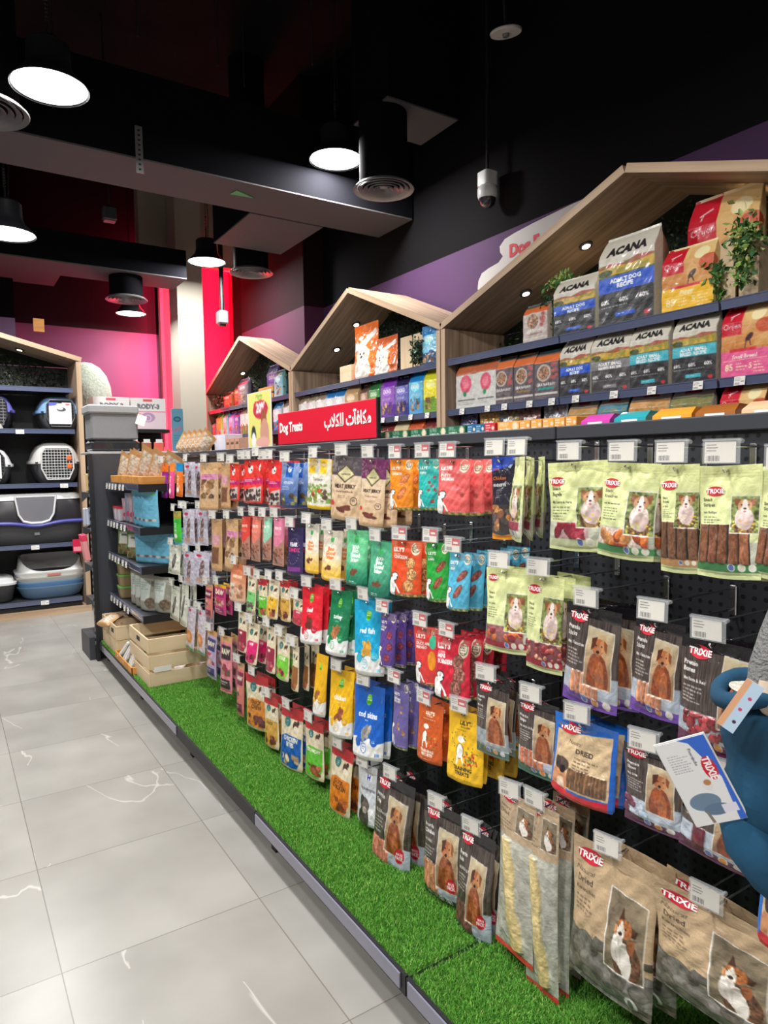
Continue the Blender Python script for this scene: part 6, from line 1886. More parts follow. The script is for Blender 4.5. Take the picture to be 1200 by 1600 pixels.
# price cards on the rails
for (x0, pts) in (('large', [3.66, 3.40, 3.24, 3.02, 2.84, 2.66, 2.40, 2.17, 1.92, 1.72]),):
    for k, y in enumerate(pts):
        price_card((3.008, y, 1.764), -PI / 2, 'white price card under the ' + D[['food_rose_green', 'food_rose_gold', 'food_bowl_dark', 'food_bowl_gold', 'food_bowl_teal', 'food_blue', 'food_grey', 'food_teal', 'food_teal', 'food_pink'][k]]['desc'].replace(' food', '') .replace('pet ', '') + (', right twin' if k == 8 else ''), group='price cards on the second shelf rails')
for k, y in enumerate([4.66, 4.46, 4.27, 4.06]):
    price_card((3.008, y, 1.764), -PI / 2, 'white price card under the ' + ('purple', 'navy', 'sky blue', 'lemon')[k] + ' bag of the middle house frame', group='price cards on the second shelf rails')
for k, y in enumerate([8.7, 8.4, 8.1, 7.8]):
    price_card((3.008, y, 1.764), -PI / 2, 'white price card on the far house frame, ' + ('leftmost', 'second from left', 'third from left', 'rightmost')[k], group='price cards on the second shelf rails')

# crates and artificial ferns on the top shelves
def crate(loc, rz, w, l, h, label, slats=3, m=M_PINE, gap=.018, th=.009, group=None, handle=True, open_up=True, name='wooden_crate'):
    """w across x, l along y"""
    r = empty(name, loc, rz); tag(r, label, 'crate', group)
    bh = (h - gap * (slats - 1)) / slats
    for k in range(slats):
        z = k * (bh + gap)
        for x in (0, w - th): 
            o = MB().box(0, l, 0, th, 0, bh, b=.0015).build('side_board', m, r); o.location = (x + th, 0, z); o.rotation_euler = (0, 0, PI / 2)
    for k in range(slats):
        z = k * (bh + gap)
        for y in (th * .0, l - th):
            o = MB().box(0, w - 2 * th, 0, th, 0, bh, b=.0015).build('end_board', m, r); o.location = (th, y, z)
    MB().box(th, w - th, th, l - th, 0, .006).build('bottom_board', m, r)
    for (x, y) in ((th, th), (w - 2 * th - .006, th), (th, l - 2 * th - .006), (w - 2 * th - .006, l - 2 * th - .006)):
        MB().box(x, x + .014, y, y + .014, .006, h - .003).build('corner_post', m, r)
    if handle:
        for x in (-.0006, w - .0006):
            MB().sell([(-.0, .0, .0)], n=4) if False else None
            o = MB().box(x, x + .0012, l / 2 - .04, l / 2 + .04, h - bh * .62, h - bh * .30, b=.0005).build('handle_slot', M_DARKER, r)
    return r
def stand_crate(loc, rz, w, h, d_, label):
    """crate standing on its side with upright boards, opening forward"""
    r = empty('wooden_crate', loc, rz); tag(r, label, 'crate')
    n = 2; bw = (w - .012) / n
    for k in range(n): 
        o = MB().box(0, h, 0, .01, 0, bw - .004, b=.0015).build('face_board', M_PINE, r); o.location = (-w / 2 + k * (bw + .012) + bw, 0, 0); o.rotation_euler = (0, -PI / 2, 0)
    for x in (-w / 2, w / 2 - .01):
        for k in range(2): MB().box(x, x + .01, .012 + k * d_ * .52, d_ * .46 + k * d_ * .52, 0, h).build('side_board', M_PINE, r)
    MB().box(-w / 2, w / 2, .01, d_, h - .01, h).build('top_board', M_PINE, r)
    return r
stand_crate((3.09, 1.79, 2.153), -PI / 2, .20, .28, .25, 'pine crate on end draped with fern, right of the yellow bag')
stand_crate((3.14, 2.90, 2.153), -PI / 2, .10, .29, .25, 'narrow pine crate end left of the smaller royal blue bag')
stand_crate((3.17, 2.53, 2.153), -PI / 2, .10, .30, .25, 'pine crate partly hidden between the two royal blue bags')
stand_crate((3.10, 4.36, 2.153), -PI / 2, .34, .27, .25, 'pine crate on end right of the orange puppy bags')
crate((3.05, 5.42, 2.153), -PI / 2, .20, .18, .15, 'small pine planter crate with succulents left of the orange bag', slats=1, handle=False)
crate((3.05, 7.30, 2.153), -PI / 2, .40, .20, .14, 'orange tinted crate on the top shelf of the far house frame', slats=2, m=M_ORANGEWOOD, handle=False)
def fern(loc, n, ext, label, size=.035, greens=((50, 100, 50), (84, 136, 62), (150, 176, 90), (196, 206, 130)), drop=True, seed=1):
    r_ = np.random.RandomState(seed)
    P = r_.randn(n, 3) * np.array(ext) * .45
    if drop:
        k = int(n * .55); t = r_.rand(k)
        P[:k] = np.stack([r_.randn(k) * ext[0] * .18, r_.randn(k) * ext[1] * .22, -t * ext[2] * 2.2 + ext[2] * .3], 1)
    q = empty('artificial_fern', loc); tag(q, label, 'artificial plant')
    add('leaves', leaves_at('leaves', P, r_, size, greens), q)
    m = MB()
    for k in range(6): m.tube([(0, 0, -.02), tuple(P[k * 7] * .5), tuple(P[k * 7])], .0015, 5)
    m.build('stem', mat('fern_stem', (60, 84, 40), .6), q)
fern((3.03, 1.72, 2.42), 420, (.07, .08, .11), 'artificial fern hanging over the right pine crate', seed=2)
fern((3.05, 1.86, 2.30), 90, (.05, .05, .10), 'thin green sprig hanging beside the yellow puppy bag', seed=3, greens=((50, 90, 40), (90, 140, 60)))
fern((3.12, 2.86, 2.49), 160, (.06, .13, .05), 'green artificial sprig on top of the smaller royal blue bag', seed=4, drop=False)
fern((3.10, 2.93, 2.36), 220, (.06, .09, .10), 'dark artificial sprig behind the orange topped small bag', seed=5, greens=((30, 60, 34), (54, 84, 44)))
fern((3.12, 5.30, 2.25), 200, (.05, .09, .06), 'artificial succulents in the small planter crate', seed=6, greens=((110, 130, 70), (150, 150, 80), (80, 90, 60)), drop=False, size=.03)
fern((3.06, 4.24, 2.27), 300, (.05, .05, .11), 'dark grey green artificial shrub before the pine crate', seed=7, greens=((50, 76, 56), (80, 100, 74)), drop=False)
fern((3.10, 6.75, 2.24), 260, (.07, .13, .10), 'olive artificial shrub at the right of the far house frame', seed=8, greens=((90, 100, 60), (60, 70, 50)), drop=False)
fern((3.10, 8.72, 2.27), 240, (.07, .14, .10), 'reddish artificial twigs at the left of the far house frame', seed=9, greens=((110, 40, 30), (80, 60, 40), (140, 60, 40)), drop=False)

# ================================================================ LEFT SHELF UNIT (faces the camera, y = 7.3)
house((-1.55, 7.30, 0), 0, 2.75, 1.375, 2.47, 2.83, 'oak house-shaped shelf frame with pet carriers at the left edge', lights=(2.25, 1.9))
hh = add('hedge_leaves', leaf_mesh('hedge_leaves', 7000, 2.6, .60, .05, 12, 1.3, .36, .27, size=.028, greens=((16, 30, 14), (40, 50, 24), (24, 40, 20))), None, (-1.48, 7.84, 2.20))
tag(hh, 'dark artificial hedge above the pet carrier shelves', 'artificial hedge', kind='stuff')
for k, (z, nm) in enumerate(((2.205, 'highest shelf, empty'), (1.805, 'shelf under the upper pet carriers'), (1.285, 'shelf under the grey pet carrier'), (.70, 'shelf over the open litter trays'), (.15, 'lowest shelf with the stacked litter trays'))):
    s_ = shelf(None, 2.62, .52, 'grey metal ' + nm + ', left unit', 'metal shelves of the left unit')
    place_rot(s_, (-1.50, 7.32, z), 0)
tag(MB().box(-1.50, 1.12, 7.34, 7.85, .062, .10).build('base_board', M_DARKER), 'black base board of the left shelf unit', 'base board')
for k, (x, z) in enumerate(((.64, 1.762), (1.00, 1.242), (.72, .655), (.78, .11), (.20, 1.762))):
    price_card((x, 7.308, z), 0, 'white price card on the left unit, ' + ('under the upper shelf centre', 'under the grey carrier', 'under the large litter box', 'on the lowest shelf', 'far left upper shelf')[k], w=.07, group='price cards on the left unit')

def rr_poly(pts): return pts
def carrier(loc, W, H, Dp, top, low, label, paper=True, wire=(30, 30, 34), clips=False, foot=False):
    r = empty('pet_carrier', loc); tag(r, label, 'pet carrier', 'pet carriers on the left unit')
    a = W / 2; b = Dp / 2
    ml = mat('carrier_low_%d_%d_%d' % low, low, .42); mt = mat('carrier_top_%d_%d_%d' % top, top, .35)
    z1 = H * .47
    MB().sell([(.0, a * .60, b * .86), (.012, a * .68, b * .92), (H * .14, a * .80, b * .96), (H * .30, a * .90, b * .985), (z1, a * .97, b)], p=4.5, n=44).build('lower_shell', ml, r, True)
    u = MB().sell([(z1, a * .99, b), (z1 + .005, a * 1.04, b * 1.03), (z1 + .03, a * 1.04, b * 1.03), (z1 + .032, a * .97, b * .99), (H * .74, a * .86, b * .95), (H * .90, a * .70, b * .86), (H * .98, a * .48, b * .62), (H, a * .30, b * .4)], p=4.0, n=44)
    u.build('upper_shell', mt, r, True)
    # door: dark opening, frame and wire
    yo = -b - .012
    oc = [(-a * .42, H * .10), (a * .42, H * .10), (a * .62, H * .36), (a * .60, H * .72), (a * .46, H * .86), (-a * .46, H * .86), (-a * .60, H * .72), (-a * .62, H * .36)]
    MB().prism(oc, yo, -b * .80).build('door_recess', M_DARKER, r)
    fr = MB()
    n = len(oc)
    fr.tube([(x, yo - .004, z) for x, z in oc + [oc[0]]], .008, 8)
    fr.build('door_frame', mt if clips else ml, r, True)
    w = MB()
    mw = mat('carrier_wire_%d' % wire[0], wire, .35, metal=.4)
    k = 11 if clips else 9
    for i in range(k):
        z = H * .14 + (H * .68) * i / (k - 1)
        hw = a * (.46 + .14 * min(1, (z - H * .1) / (H * .26))) if z < H * .36 else a * (.61 if z < H * .72 else .61 - .14 * (z - H * .72) / (H * .14))
        w.tube([(-hw, yo - .008, z), (hw, yo - .008, z)], .0028, 5)
    for i in range(9 if clips else 5):
        x = -a * .46 + a * .92 * i / (8 if clips else 4)
        w.tube([(x, yo - .011, H * .12), (x, yo - .011, H * .84)], .0024, 5)
    w.build('wire_grille', mw, r)
    if clips:
        for z in (H * .62, H * .42):
            MB().box(a * .36, a * .54, yo - .024, yo - .010, z - .022, z + .022, b=.004).build('door_clip', mat('orange_clip', (240, 110, 50), .4), r)
    if paper:
        def art(c):
            H_ = c.H
            c.poly([(0, 0), (.45, 0), (.3, .16), (0, .2)], (90, 100, 190)); c.rect(.4, .0, .58, .07, (40, 40, 46)); c.ell(.55, .34, .2, .10, (70, 70, 76)); c.ell(.5, .30, .12, .06, (226, 226, 230)); c.copyblock(.08, H_ * .48, .92, 7, H_ * .065, (170, 172, 180), .7); c.ell(.82, .10, .1, .04, (206, 80, 90))
        p = card_panel('paper_card', W * .50, H * .62, 32, (232, 230, 230), art, r); p.location = (-W * .01, yo - .014, H * .17)
    if foot: MB().sell([(-.0, .09, .03), (.05, .07, .02)], cy=-b - .02, p=4, n=24).build('bowl', mat('greige_plastic', (170, 166, 160), .4), r, True)
    h = MB().tube([(-.10, 0, H - .005), (-.08, 0, H + .022), (.08, 0, H + .022), (.10, 0, H - .005)], .008, 8)
    h.build('handle', ml, r, True)
    for s_ in (-1, 1): MB().lathe([(.012, z1 + .006), (.012, z1 + .02)], cx=s_ * a * .80, cy=-b * 1.02, n=12).build('latch', M_DARKER, r)
carrier((1.005, 7.62, 1.806), .40, .335, .50, (130, 168, 214), (74, 76, 80), 'light blue and grey pet carrier with paper card')
carrier((.42, 7.62, 1.806), .40, .335, .50, (112, 112, 196), (40, 40, 46), 'violet and black pet carrier at the left picture edge', paper=False, wire=(150, 150, 156), foot=True)
carrier((.955, 7.60, 1.286), .46, .40, .50, (206, 204, 202), (72, 72, 76), 'pale grey and dark grey pet carrier with orange door clips', paper=False, wire=(226, 226, 226), clips=True)
carrier((.37, 7.60, 1.286), .42, .35, .50, (224, 224, 226), (66, 66, 70), 'white and dark grey pet carrier with paper card, left edge')
# enclosed litter box with flap
r = empty('litter_box', (.62, 7.60, .701)); tag(r, 'large enclosed litter box with purple rim and clear flap', 'litter box'); r.location.x = .745; r.scale = (.76, 1, 1)
MB().sell([(0, .50, .22), (.015, .52, .235), (.12, .56, .25), (.20, .575, .255)], p=6, n=56).build('base', mat('litter_charcoal', (62, 62, 64), .5), r, True)
m = MB()
pts = []
for k in range(41):
    x = -.585 + 1.17 * k / 40
    z = .215 - .035 * math.exp(-((x - .0) / .2) ** 2)
    pts.append((x, -.27, z))
m.tube(pts, .018, 8); m.build('rim', mat('violet_rim', (70, 72, 160), .35), r, True)
MB().sell([(.21, .575, .25), (.26, .572, .25), (.42, .54, .235), (.46, .50, .21)], p=6, n=56).build('hood', mat('smoked_hood', (46, 44, 48), .3), r, True)
MB().sell([(.43, .55, .243), (.47, .535, .235), (.49, .51, .22)], p=6, n=56).build('lid', M_WHITEPL, r, True)
fp = [(-.23, .46), (.23, .46), (.20, .30), (.15, .235), (.06, .215), (-.06, .215), (-.15, .235), (-.20, .30)]
MB().prism(fp, -.268, -.262).build('flap', mat('smoked_flap', (120, 120, 126), .15, coat=.6), r)
MB().tube([(-.235, -.275, .47)] + [(x, -.275, z - .006) for x, z in reversed(fp[2:])] + [(.235, -.275, .47)], .012, 8).build('flap_frame', M_WHITEPL, r, True)
MB().box(-.03, .03, -.262, -.258, .09, .115).build('badge', M_GREYPL, r)
# stacked open litter trays
for k, (z, c_, nm) in enumerate(((.152, (112, 142, 172), 'lowest blue grey'), (.195, (96, 142, 186), 'middle blue'), (.245, (190, 190, 184), 'upper pale grey'), (.295, (230, 230, 226), 'topmost white'))):
    r = empty('litter_tray', (.87, 7.60, z)); tag(r, nm + ' open litter tray in the stack on the lowest shelf', 'litter tray', 'stacked litter trays')
    g = .0 if k < 3 else .0
    hh_ = .115
    MB().sell([(0, .24 + k * .012, .17 + k * .006), (.02, .265 + k * .012, .19 + k * .006), (hh_ - .02, .30 + k * .005, .225), (hh_, .315 + k * .003, .235)], p=3.4, n=48, cap1=False).build('basin', mat('tray_%d' % k, c_, .35), r, True)
    m = MB().sell([(hh_, .315 + k * .003, .235), (hh_ + .012, .318 + k * .002, .238), (hh_ + .008, .29, .21), (hh_ - .05, .27, .20)], p=3.4, n=48, cap0=False, cap1=False); m.build('rim', mat('tray_%d' % k, c_, .35), r, True)
    if k == 3:
        h = MB()
        rings = []
        for z2, a, b in ((.115, .30, .225), (.22, .275, .20), (.22, .262, .19), (.12, .285, .21)):
            ring = []
            for i in range(48):
                t = 2 * PI * i / 48; c_2, q = math.cos(t), math.sin(t)
                zz = z2 if z2 < .15 else z2 - .02 + .07 * q + .045 * abs(c_2) ** 2
                ring.append((a * math.copysign(abs(c_2) ** (2 / 3.4), c_2), b * math.copysign(abs(q) ** (2 / 3.4), q), zz))
            rings.append(ring)
        h.rings(rings, 0, False, False); h.build('high_rim', M_WHITEPL, r, True)
        MB().sell([(.105, .27, .19), (.108, .27, .19)], p=3.4, n=40).build('liner', mat('dark_liner', (70, 70, 72), .5), r)
        MB().box(-.05, .07, -.236, -.232, .085, .105).build('sticker', mat('pale_red_sticker', (196, 120, 110), .5), r)
r = empty('litter_tray', (.30, 7.58, .152)); tag(r, 'dark grey litter tray with white rim at the left edge, lowest shelf', 'litter tray', 'stacked litter trays')
MB().sell([(0, .20, .15), (.02, .22, .17), (.17, .25, .20)], p=5, n=40).build('basin', mat('litter_charcoal', (62, 62, 64), .5), r, True)
MB().sell([(.17, .262, .21), (.19, .264, .212), (.195, .24, .19), (.225, .235, .185), (.24, .20, .16)], p=5, n=40).build('rim', M_WHITEPL, r, True)
r = empty('litter_tray', (.16, 7.62, .40)); tag(r, 'small grey litter tray stack cut by the left picture edge', 'litter tray', 'stacked litter trays')
MB().sell([(0, .18, .14), (.05, .20, .15), (.055, .215, .16), (.085, .215, .16), (.09, .20, .15), (.15, .18, .14)], p=4, n=36).build('basin', mat('mid_grey_tray', (120, 122, 124), .4), r, True)
r = empty('hang_tag', (1.09, 7.30, .60)); tag(r, 'red and pink tag hanging below the litter box shelf', 'tag')
MB().box(-.04, .04, -.004, 0, 0, .13).build('upper_card', mat('tag_red', (206, 26, 70), .5), r); MB().box(-.034, .034, -.006, -.004, .012, .055).build('lower_patch', mat('tag_pink', (236, 150, 160), .5), r)
tag(MB().box(.56, .66, 7.86, 7.9, 2.83, 2.96).build('box', M_ORANGEWOOD), 'small tan box on top of the left shelf unit', 'box').location = (.3, 0, 0)

# ================================================================ CORNER SHELVES (y 4.35 - 5.33)
for k, (z, nm) in enumerate(((1.325, 'highest'), (1.055, 'second'), (.81, 'third'), (.50, 'lowest'))):
    s_ = shelf(None, .99, .43, nm + ' charcoal corner shelf of the gondola, left of the hanging bags', 'corner shelves of the gondola')
    place_rot(s_, (1.012, 5.345, z), -PI / 2)
    MB().box(-.002, .0, .0, .42, -.045, .004).build('side_lip', M_DARKER, s_).location = (.992, 0, 0)
    for j in range(6):
        price_card((1.001, 5.27 - j * .10 - (.03 if j > 3 else 0), z - .044), -PI / 2, 'white price card, ' + ('first', 'second', 'third', 'fourth', 'fifth', 'sixth')[j] + ' from the left on the ' + nm + ' corner shelf', w=.056, h=.042, group='price cards of the corner shelves')
    # dark under-shelf brackets
pal = [('pink_bag', 5.02, .16, 1.056), ('grey_bag', 4.92, .20, 1.056), ('pink_bag', 4.82, .19, 1.056), ('grey_bag', 4.72, .22, 1.056)]
for k, (n, y, h, z) in enumerate(pal):
    r = pouch(n, (1.09, y, z), rad(38), 1.1, h / D[n]['h'], base=True)
    tag(r, D[n]['desc'] + ' on the second corner shelf, ' + ('leftmost', 'second', 'third', 'fourth')[k], D[n]['cat'], 'rodent snack bags on the corner shelves')
for k, (y, h) in enumerate(((4.62, .235), (4.50, .235), (4.40, .235))):
    r = pouch('aqua_bag', (1.09 + .0 * k, y, 1.056), rad(34), .9, h / .27, base=True)
    tag(r, 'light blue hay bag on the second corner shelf, ' + ('left', 'middle', 'right')[k] + ' of three', 'pet food bag', 'light blue bags on the corner shelves')
for k, (y, dx) in enumerate(((4.58, 0), (4.45, .07), (4.38, .15))):
    r = pouch('aqua_bag', (1.10 + dx, y, .811), rad(34), 1.25, .235 / .27, base=True)
    tag(r, 'light blue hay bag on the third corner shelf, ' + ('left', 'middle', 'right')[k] + ' of three', 'pet food bag', 'light blue bags on the corner shelves')
for k, y in enumerate((5.08, 4.80)):
    r = pouch('green_top', (1.10, y, .811), rad(40), 1.25, .235 / .25, base=True)
    tag(r, 'rodent food bag with green top, ' + ('left', 'right')[k] + ' one on the third corner shelf', 'pet food bag', 'green topped bags on the corner shelves')
for k, y in enumerate((4.78, 4.66, 4.52, 4.40)):
    r = pouch('hay_bag', (1.10 + (.06 if k == 3 else 0), y, .501), rad(34), 1.1, 1.1, base=True)
    tag(r, 'clear hay bag on the lowest corner shelf, ' + ('leftmost', 'second', 'third', 'rightmost')[k] + ' of four', 'pet food bag', 'hay bags on the corner shelves')
def tub(loc, a, h, col_, lid, label, grp):
    r = empty('snack_tub', loc); tag(r, label, 'tub', grp)
    MB().sell([(0, a * .9, a * .7), (h * .85, a, a * .8)], p=5, n=28).build('tub', mat('tub_%d_%d_%d' % col_, col_, .3), r, True)
    MB().sell([(h * .85, a * 1.04, a * .84), (h, a * 1.04, a * .84)], p=5, n=28).build('lid', mat('lid_%d_%d_%d' % lid, lid, .3), r, True)
for k, (y, z) in enumerate(((5.12, .502), (5.12, .587), (5.12, .672 - .0))):
    tub((1.10, y, z), .075, .083, (150, 130, 96), (120, 180, 80), ('lowest', 'middle', 'topmost')[k] + ' clear snack tub with green lid, lowest corner shelf', 'green lidded tubs')
for k, y in enumerate((5.20, 5.09)):
    tub((1.08, y, 1.057), .05, .10, (206, 196, 206), (206, 60, 76), ('left', 'right')[k] + ' small tub with red lid, second corner shelf', 'red lidded tubs')
# basket of paper chew bags on top
def basket(loc, rz, w, l, h, label, m=M_ORANGEWOOD):
    r = empty('wicker_tray', loc, rz); tag(r, label, 'tray')
    for (x0, x1, y0, y1) in ((0, w, 0, .012), (0, w, l - .012, l), (0, .012, .012, l - .012), (w - .012, w, .012, l - .012)):
        MB().box(x0, x1, y0, y1, 0, h, b=.002).build('side', m, r)
    MB().box(.012, w - .012, .012, l - .012, 0, .006).build('bottom', m, r)
    return r
basket((1.04, 4.37, 1.327), 0, .38, .46, .05, 'orange wooden tray of paper chew bags, right one on the highest corner shelf')
basket((1.04, 4.85, 1.327), 0, .38, .46, .05, 'orange wooden tray of paper chew bags, left one on the highest corner shelf')
def lean(r, foot, yaw, ang, h, toward=(0, -1, 0)):
    """stand a pouch on its foot and tip its head towards a direction"""
    ax = Vector((0, 0, 1)).cross(Vector(toward)).normalized()
    Rm = Matrix.Rotation(ang, 3, ax) @ Matrix.Rotation(-PI / 2 + yaw, 3, 'Z')
    r.rotation_euler = Rm.to_euler()
    r.location = Vector(foot) - Rm @ Vector((0, 0, -h))
PW = ('leftmost', 'second', 'third', 'fourth', 'fifth', 'sixth', 'seventh', 'eighth', 'rightmost')
for k in range(9):
    sz = .72 + .16 * rj.random()
    r = pouch('paper_chew', (0, 0, 0), 0, 1.0, sz)
    lean(r, (1.12 + .05 * (k % 3), 5.26 - k * .10, 1.338), rad(32 + rj.uniform(-8, 8)), rad(rj.uniform(22, 40)), .30 * sz, (.15, -1, 0))
    tag(r, 'brown paper chew bag leaning on the highest corner shelf, ' + PW[k] + ' of nine', 'treat bag', 'paper chew bags in the trays')
for k in range(5):
    r = pouch('paper_chew', (0, 0, 0), 0, .85, .6)
    lean(r, (1.50, 5.1 - k * .12, 1.540), rad(30), rad(50), .18, (.2, -1, 0))
    tag(r, 'brown paper chew bag lying on the gondola top, ' + PW[k] + ' of five', 'treat bag', 'paper chew bags on the gondola top')

# crates on the grass
crate((.955, 4.03, .148), 0, .38, .47, .285, 'large empty-topped pine crate on the grass mat, nearest of three', slats=3, group='pine crates on the grass')
crate((.945, 4.86, .148), 0, .44, .24, .20, 'middle pine crate with handle slot under the corner shelves', slats=2, group='pine crates on the grass', gap=.004)
crate((.945, 5.12, .148), 0, .44, .22, .205, 'farthest pine crate holding folded kraft bags', slats=2, group='pine crates on the grass', gap=.004)
tag(MB().box(0, .10, -.002, 0, 0, .03).build('price_card', M_WHITE), 'white price card on the front slat of the large pine crate', 'price card').location = (.985, 4.026, .235)
r = empty('wicker_tray', (.925, 4.34, .15)); tag(r, 'narrow orange wicker tray with white wrapped chews beside the large crate', 'tray')
for (x0, x1, y0, y1) in ((0, .008, 0, .5), (.0, .06, .0, .01), (0, .06, .49, .5)): MB().box(x0, x1, y0, y1, 0, .045, b=.002).build('side', M_ORANGEWOOD, r)
M_WRAP = mat('clear_wrap', (214, 210, 206), .15, coat=.6, bump=.5, bscale=30)
for k in range(5):
    r = empty('wrapped_chew', (.955 + .012 * (k % 2), 4.42 + k * .075, .20)); tag(r, 'white wrapped chew standing between the wicker tray and the crates', 'dog chew', 'wrapped chews in the wicker tray')
    r.rotation_euler = (rad(10 + 6 * k), rad(15), rad(30))
    MB().box(-.02, .02, -.012, .012, -.04, .09, b=.006).build('wrapper', M_WRAP, r); MB().box(-.012, .012, -.014, -.011, .0, .05).build('card_strip', M_WHITE, r)
for k in range(9):
    r = empty('chew_roll', (1.04 + .035 * (k % 5) * 1.8, 4.92 + .04 * k, .27 + .012 * (k % 3))); tag(r, 'brown packed chew lying inside the small pine crates', 'dog chew', 'packed chews in the small crates')
    r.rotation_euler = (rad(rj.uniform(-30, 30)), rad(rj.uniform(50, 90)), rad(rj.uniform(-40, 60)))
    MB().sell([(-.09, .004, .026), (-.07, .014, .024), (.07, .016, .024), (.09, .004, .026)], p=3, n=18).build('wrapper', mat('brown_wrap', (150, 104, 76), .25, coat=.5, var=.3, vscale=30), r, True)
for k in range(3):
    r = pouch('paper_chew', (1.02 + .10 * k, 5.16 + .04 * k, .375), 0, .9, .5); r.rotation_euler = (rad(-70), rad(10 * k), rad(-60))
    tag(r, 'folded kraft paper bag lying over the farthest pine crate', 'treat bag', 'kraft bags over the farthest crate')
for k in range(7):
    r = empty('bagged_treat', (1.03 + .05 * k, 4.16 + .10 * (k % 3), .205 + .012 * (k % 2))); tag(r, 'small bagged treat inside the large pine crate', 'treat bag', 'bagged treats inside the large crate')
    r.rotation_euler = (rad(80), 0, rad(50 * k))
    MB().sell([(-.06, .03, .003), (-.03, .034, .014), (.03, .034, .014), (.06, .03, .003)], p=3, n=18).build('wrapper', mat('pale_wrap', (206, 196, 190), .2, coat=.5, var=.25, vscale=24), r, True)

# ================================================================ BEHIND THE GONDOLA END
r = empty('storage_bin', (1.13, 5.62, 1.556)); tag(r, 'grey fabric storage bin on the gondola end', 'storage bin')
M_FAB = mat('grey_fabric', (126, 128, 130), .85, bump=.4, bscale=260)
MB().box(-.175, .165, -.12, .14, .09, .335, b=.012).build('body', M_FAB, r)
MB().box(-.178, .178, -.125, .145, 0, .085, b=.018).build('wrapped_base', mat('black_wrap', (36, 38, 42), .2, coat=.6, bump=.7, bscale=22), r)
MB().box(-.195, .172, -.14, .15, .285, .352, b=.012).build('lid', mat('grey_fabric_lid', (150, 152, 154), .8, bump=.4, bscale=260), r)
q = MB().box(-.035, .035, -.004, 0, -.05, .03).build('hang_tag', M_WHITE, r); q.location = (.19, -.13, .25); q.rotation_euler = (0, .35, 0)
tag(MB().box(.92, 1.95, 5.40, 5.80, 1.535, 1.553, b=.003).build('end_top_board', mat('pale_top_board', (170, 170, 172), .4)), 'pale board under the grey storage bin', 'board')
for k, z in enumerate((1.25, .98, .70, .44)):
    s_ = MB().box(0, .16, 0, .30, -.02, .0)
    s_.add([(0, 0, -.02), (0.0, .30, -.02), (0.0, .30, -.08), (.004, 0, -.02), (.004, .30, -.02), (.004, .30, -.08)], [(0, 1, 2), (5, 4, 3), (0, 3, 4, 1), (1, 4, 5, 2), (2, 5, 3, 0)])
    o = s_.build('end_shelf', M_DARK); o.location = (.90, 5.41, z)
    tag(o, 'small dark end shelf seen left of the gondola post, ' + ('highest', 'second', 'third', 'lowest')[k], 'shelf', 'end shelves of the gondola')
for k, (z, c_, nm) in enumerate(((1.26, (226, 196, 130), 'tan'), (1.0, (196, 206, 226), 'pale blue'), (.99, (206, 210, 222), 'white'))):
    tag(MB().box(.905, .985, 5.44 + .1 * k, 5.53 + .1 * k, z, z + .13, b=.004).build('boxed_item', mat('endbox%d' % k, c_, .5)), nm + ' boxed item on the end shelves left of the gondola post', 'box')
for k in range(2):
    r = empty('chew_stick_pack', (.89, 5.46 + .08 * k, .74)); tag(r, 'pink chew stick pack leaning left of the gondola post, ' + ('front', 'back')[k], 'treat bag')
    MB().box(-.02, .02, -.01, .01, 0, .19, b=.006).build('pack', mat('pink_pack', (226, 150, 150), .4), r); MB().box(-.022, .022, -.012, .012, .15, .20, b=.004).build('cap', mat('rose_cap', (226, 60, 100), .4), r); r.rotation_euler = (0, -.15, 0)

def rody(c):
    H = c.H
    c.rect(0, 0, 1, H * .5, (240, 238, 236)); c.text('RODY-3', .5, H * .34, .125, (110, 112, 124), align='C', bold=.06); c.rect(.35, H * .05, .62, H * .12, (226, 90, 100)); c.rect(0, H * .42, 1, H * .45, (226, 120, 150))
    c.rect(0, H * .45, 1, H, (236, 214, 222)); c.ell(.48, H * .62, .2, .14, (190, 150, 190)); c.ring(.48, H * .64, .10, .03, (226, 210, 226)); c.rect(.12, H * .5, .28, H * .56, (230, 110, 110)); c.ell(.1, H * .72, .08, .08, (120, 180, 90))
for k, (x, lb) in enumerate(((1.53, 'left'), (1.905, 'right'))):
    r = empty('cage_box', (x, 7.6, 1.84)); tag(r, lb + ' white and pink boxed hamster cage before the pink wall', 'box', 'hamster cage boxes')
    MB().box(-.18, .18, 0.001, .30, 0, .33, b=.002).build('body', mat('white_card', (226, 220, 222), .6), r)
    card_panel('printed_front', .36, .33, 60, (240, 238, 236), rody, r)
r = empty('shelf_unit', (1.86, 7.58, 0)); tag(r, 'dark back shelf unit under the hamster cage boxes', 'shelf unit')
MB().box(-.52, .26, 0, .4, 1.80, 1.838).build('top_board', M_DARKER, r); MB().box(-.52, .26, .36, .40, 0.02, 1.80).build('back_panel', M_DARKER, r); MB().box(-.52, .26, -.05, .36, 1.415, 1.438).build('shelf', M_DARKER, r); MB().box(-.52, .26, 0, .4, 0, .12).build('base', M_DARKER, r)
for k, (x, c_, c2) in enumerate(((1.60, (196, 130, 60), (226, 90, 50)), (1.73, (230, 120, 110), (240, 196, 120)), (1.86, (170, 110, 80), (226, 60, 60)), (1.99, (240, 110, 96), (206, 60, 70)))):
    r = empty('toy_pack', (x, 7.56, 1.44)); tag(r, 'pink and orange carded pet toy under the cage boxes, ' + ('leftmost', 'second', 'third', 'rightmost')[k], 'pet toy', 'carded toys under the cage boxes')
    MB().box(-.05, .05, -.02, 0.02, 0, .26, b=.008).build('card', mat('toy%d' % k, c_, .35), r); MB().box(-.036, .036, -.03, -.018, .04, .16, b=.008).build('toy', mat('toyb%d' % k, c2, .3), r); MB().box(-.034, .034, -.024, -.019, .25, .29).build('label', M_WHITE, r)
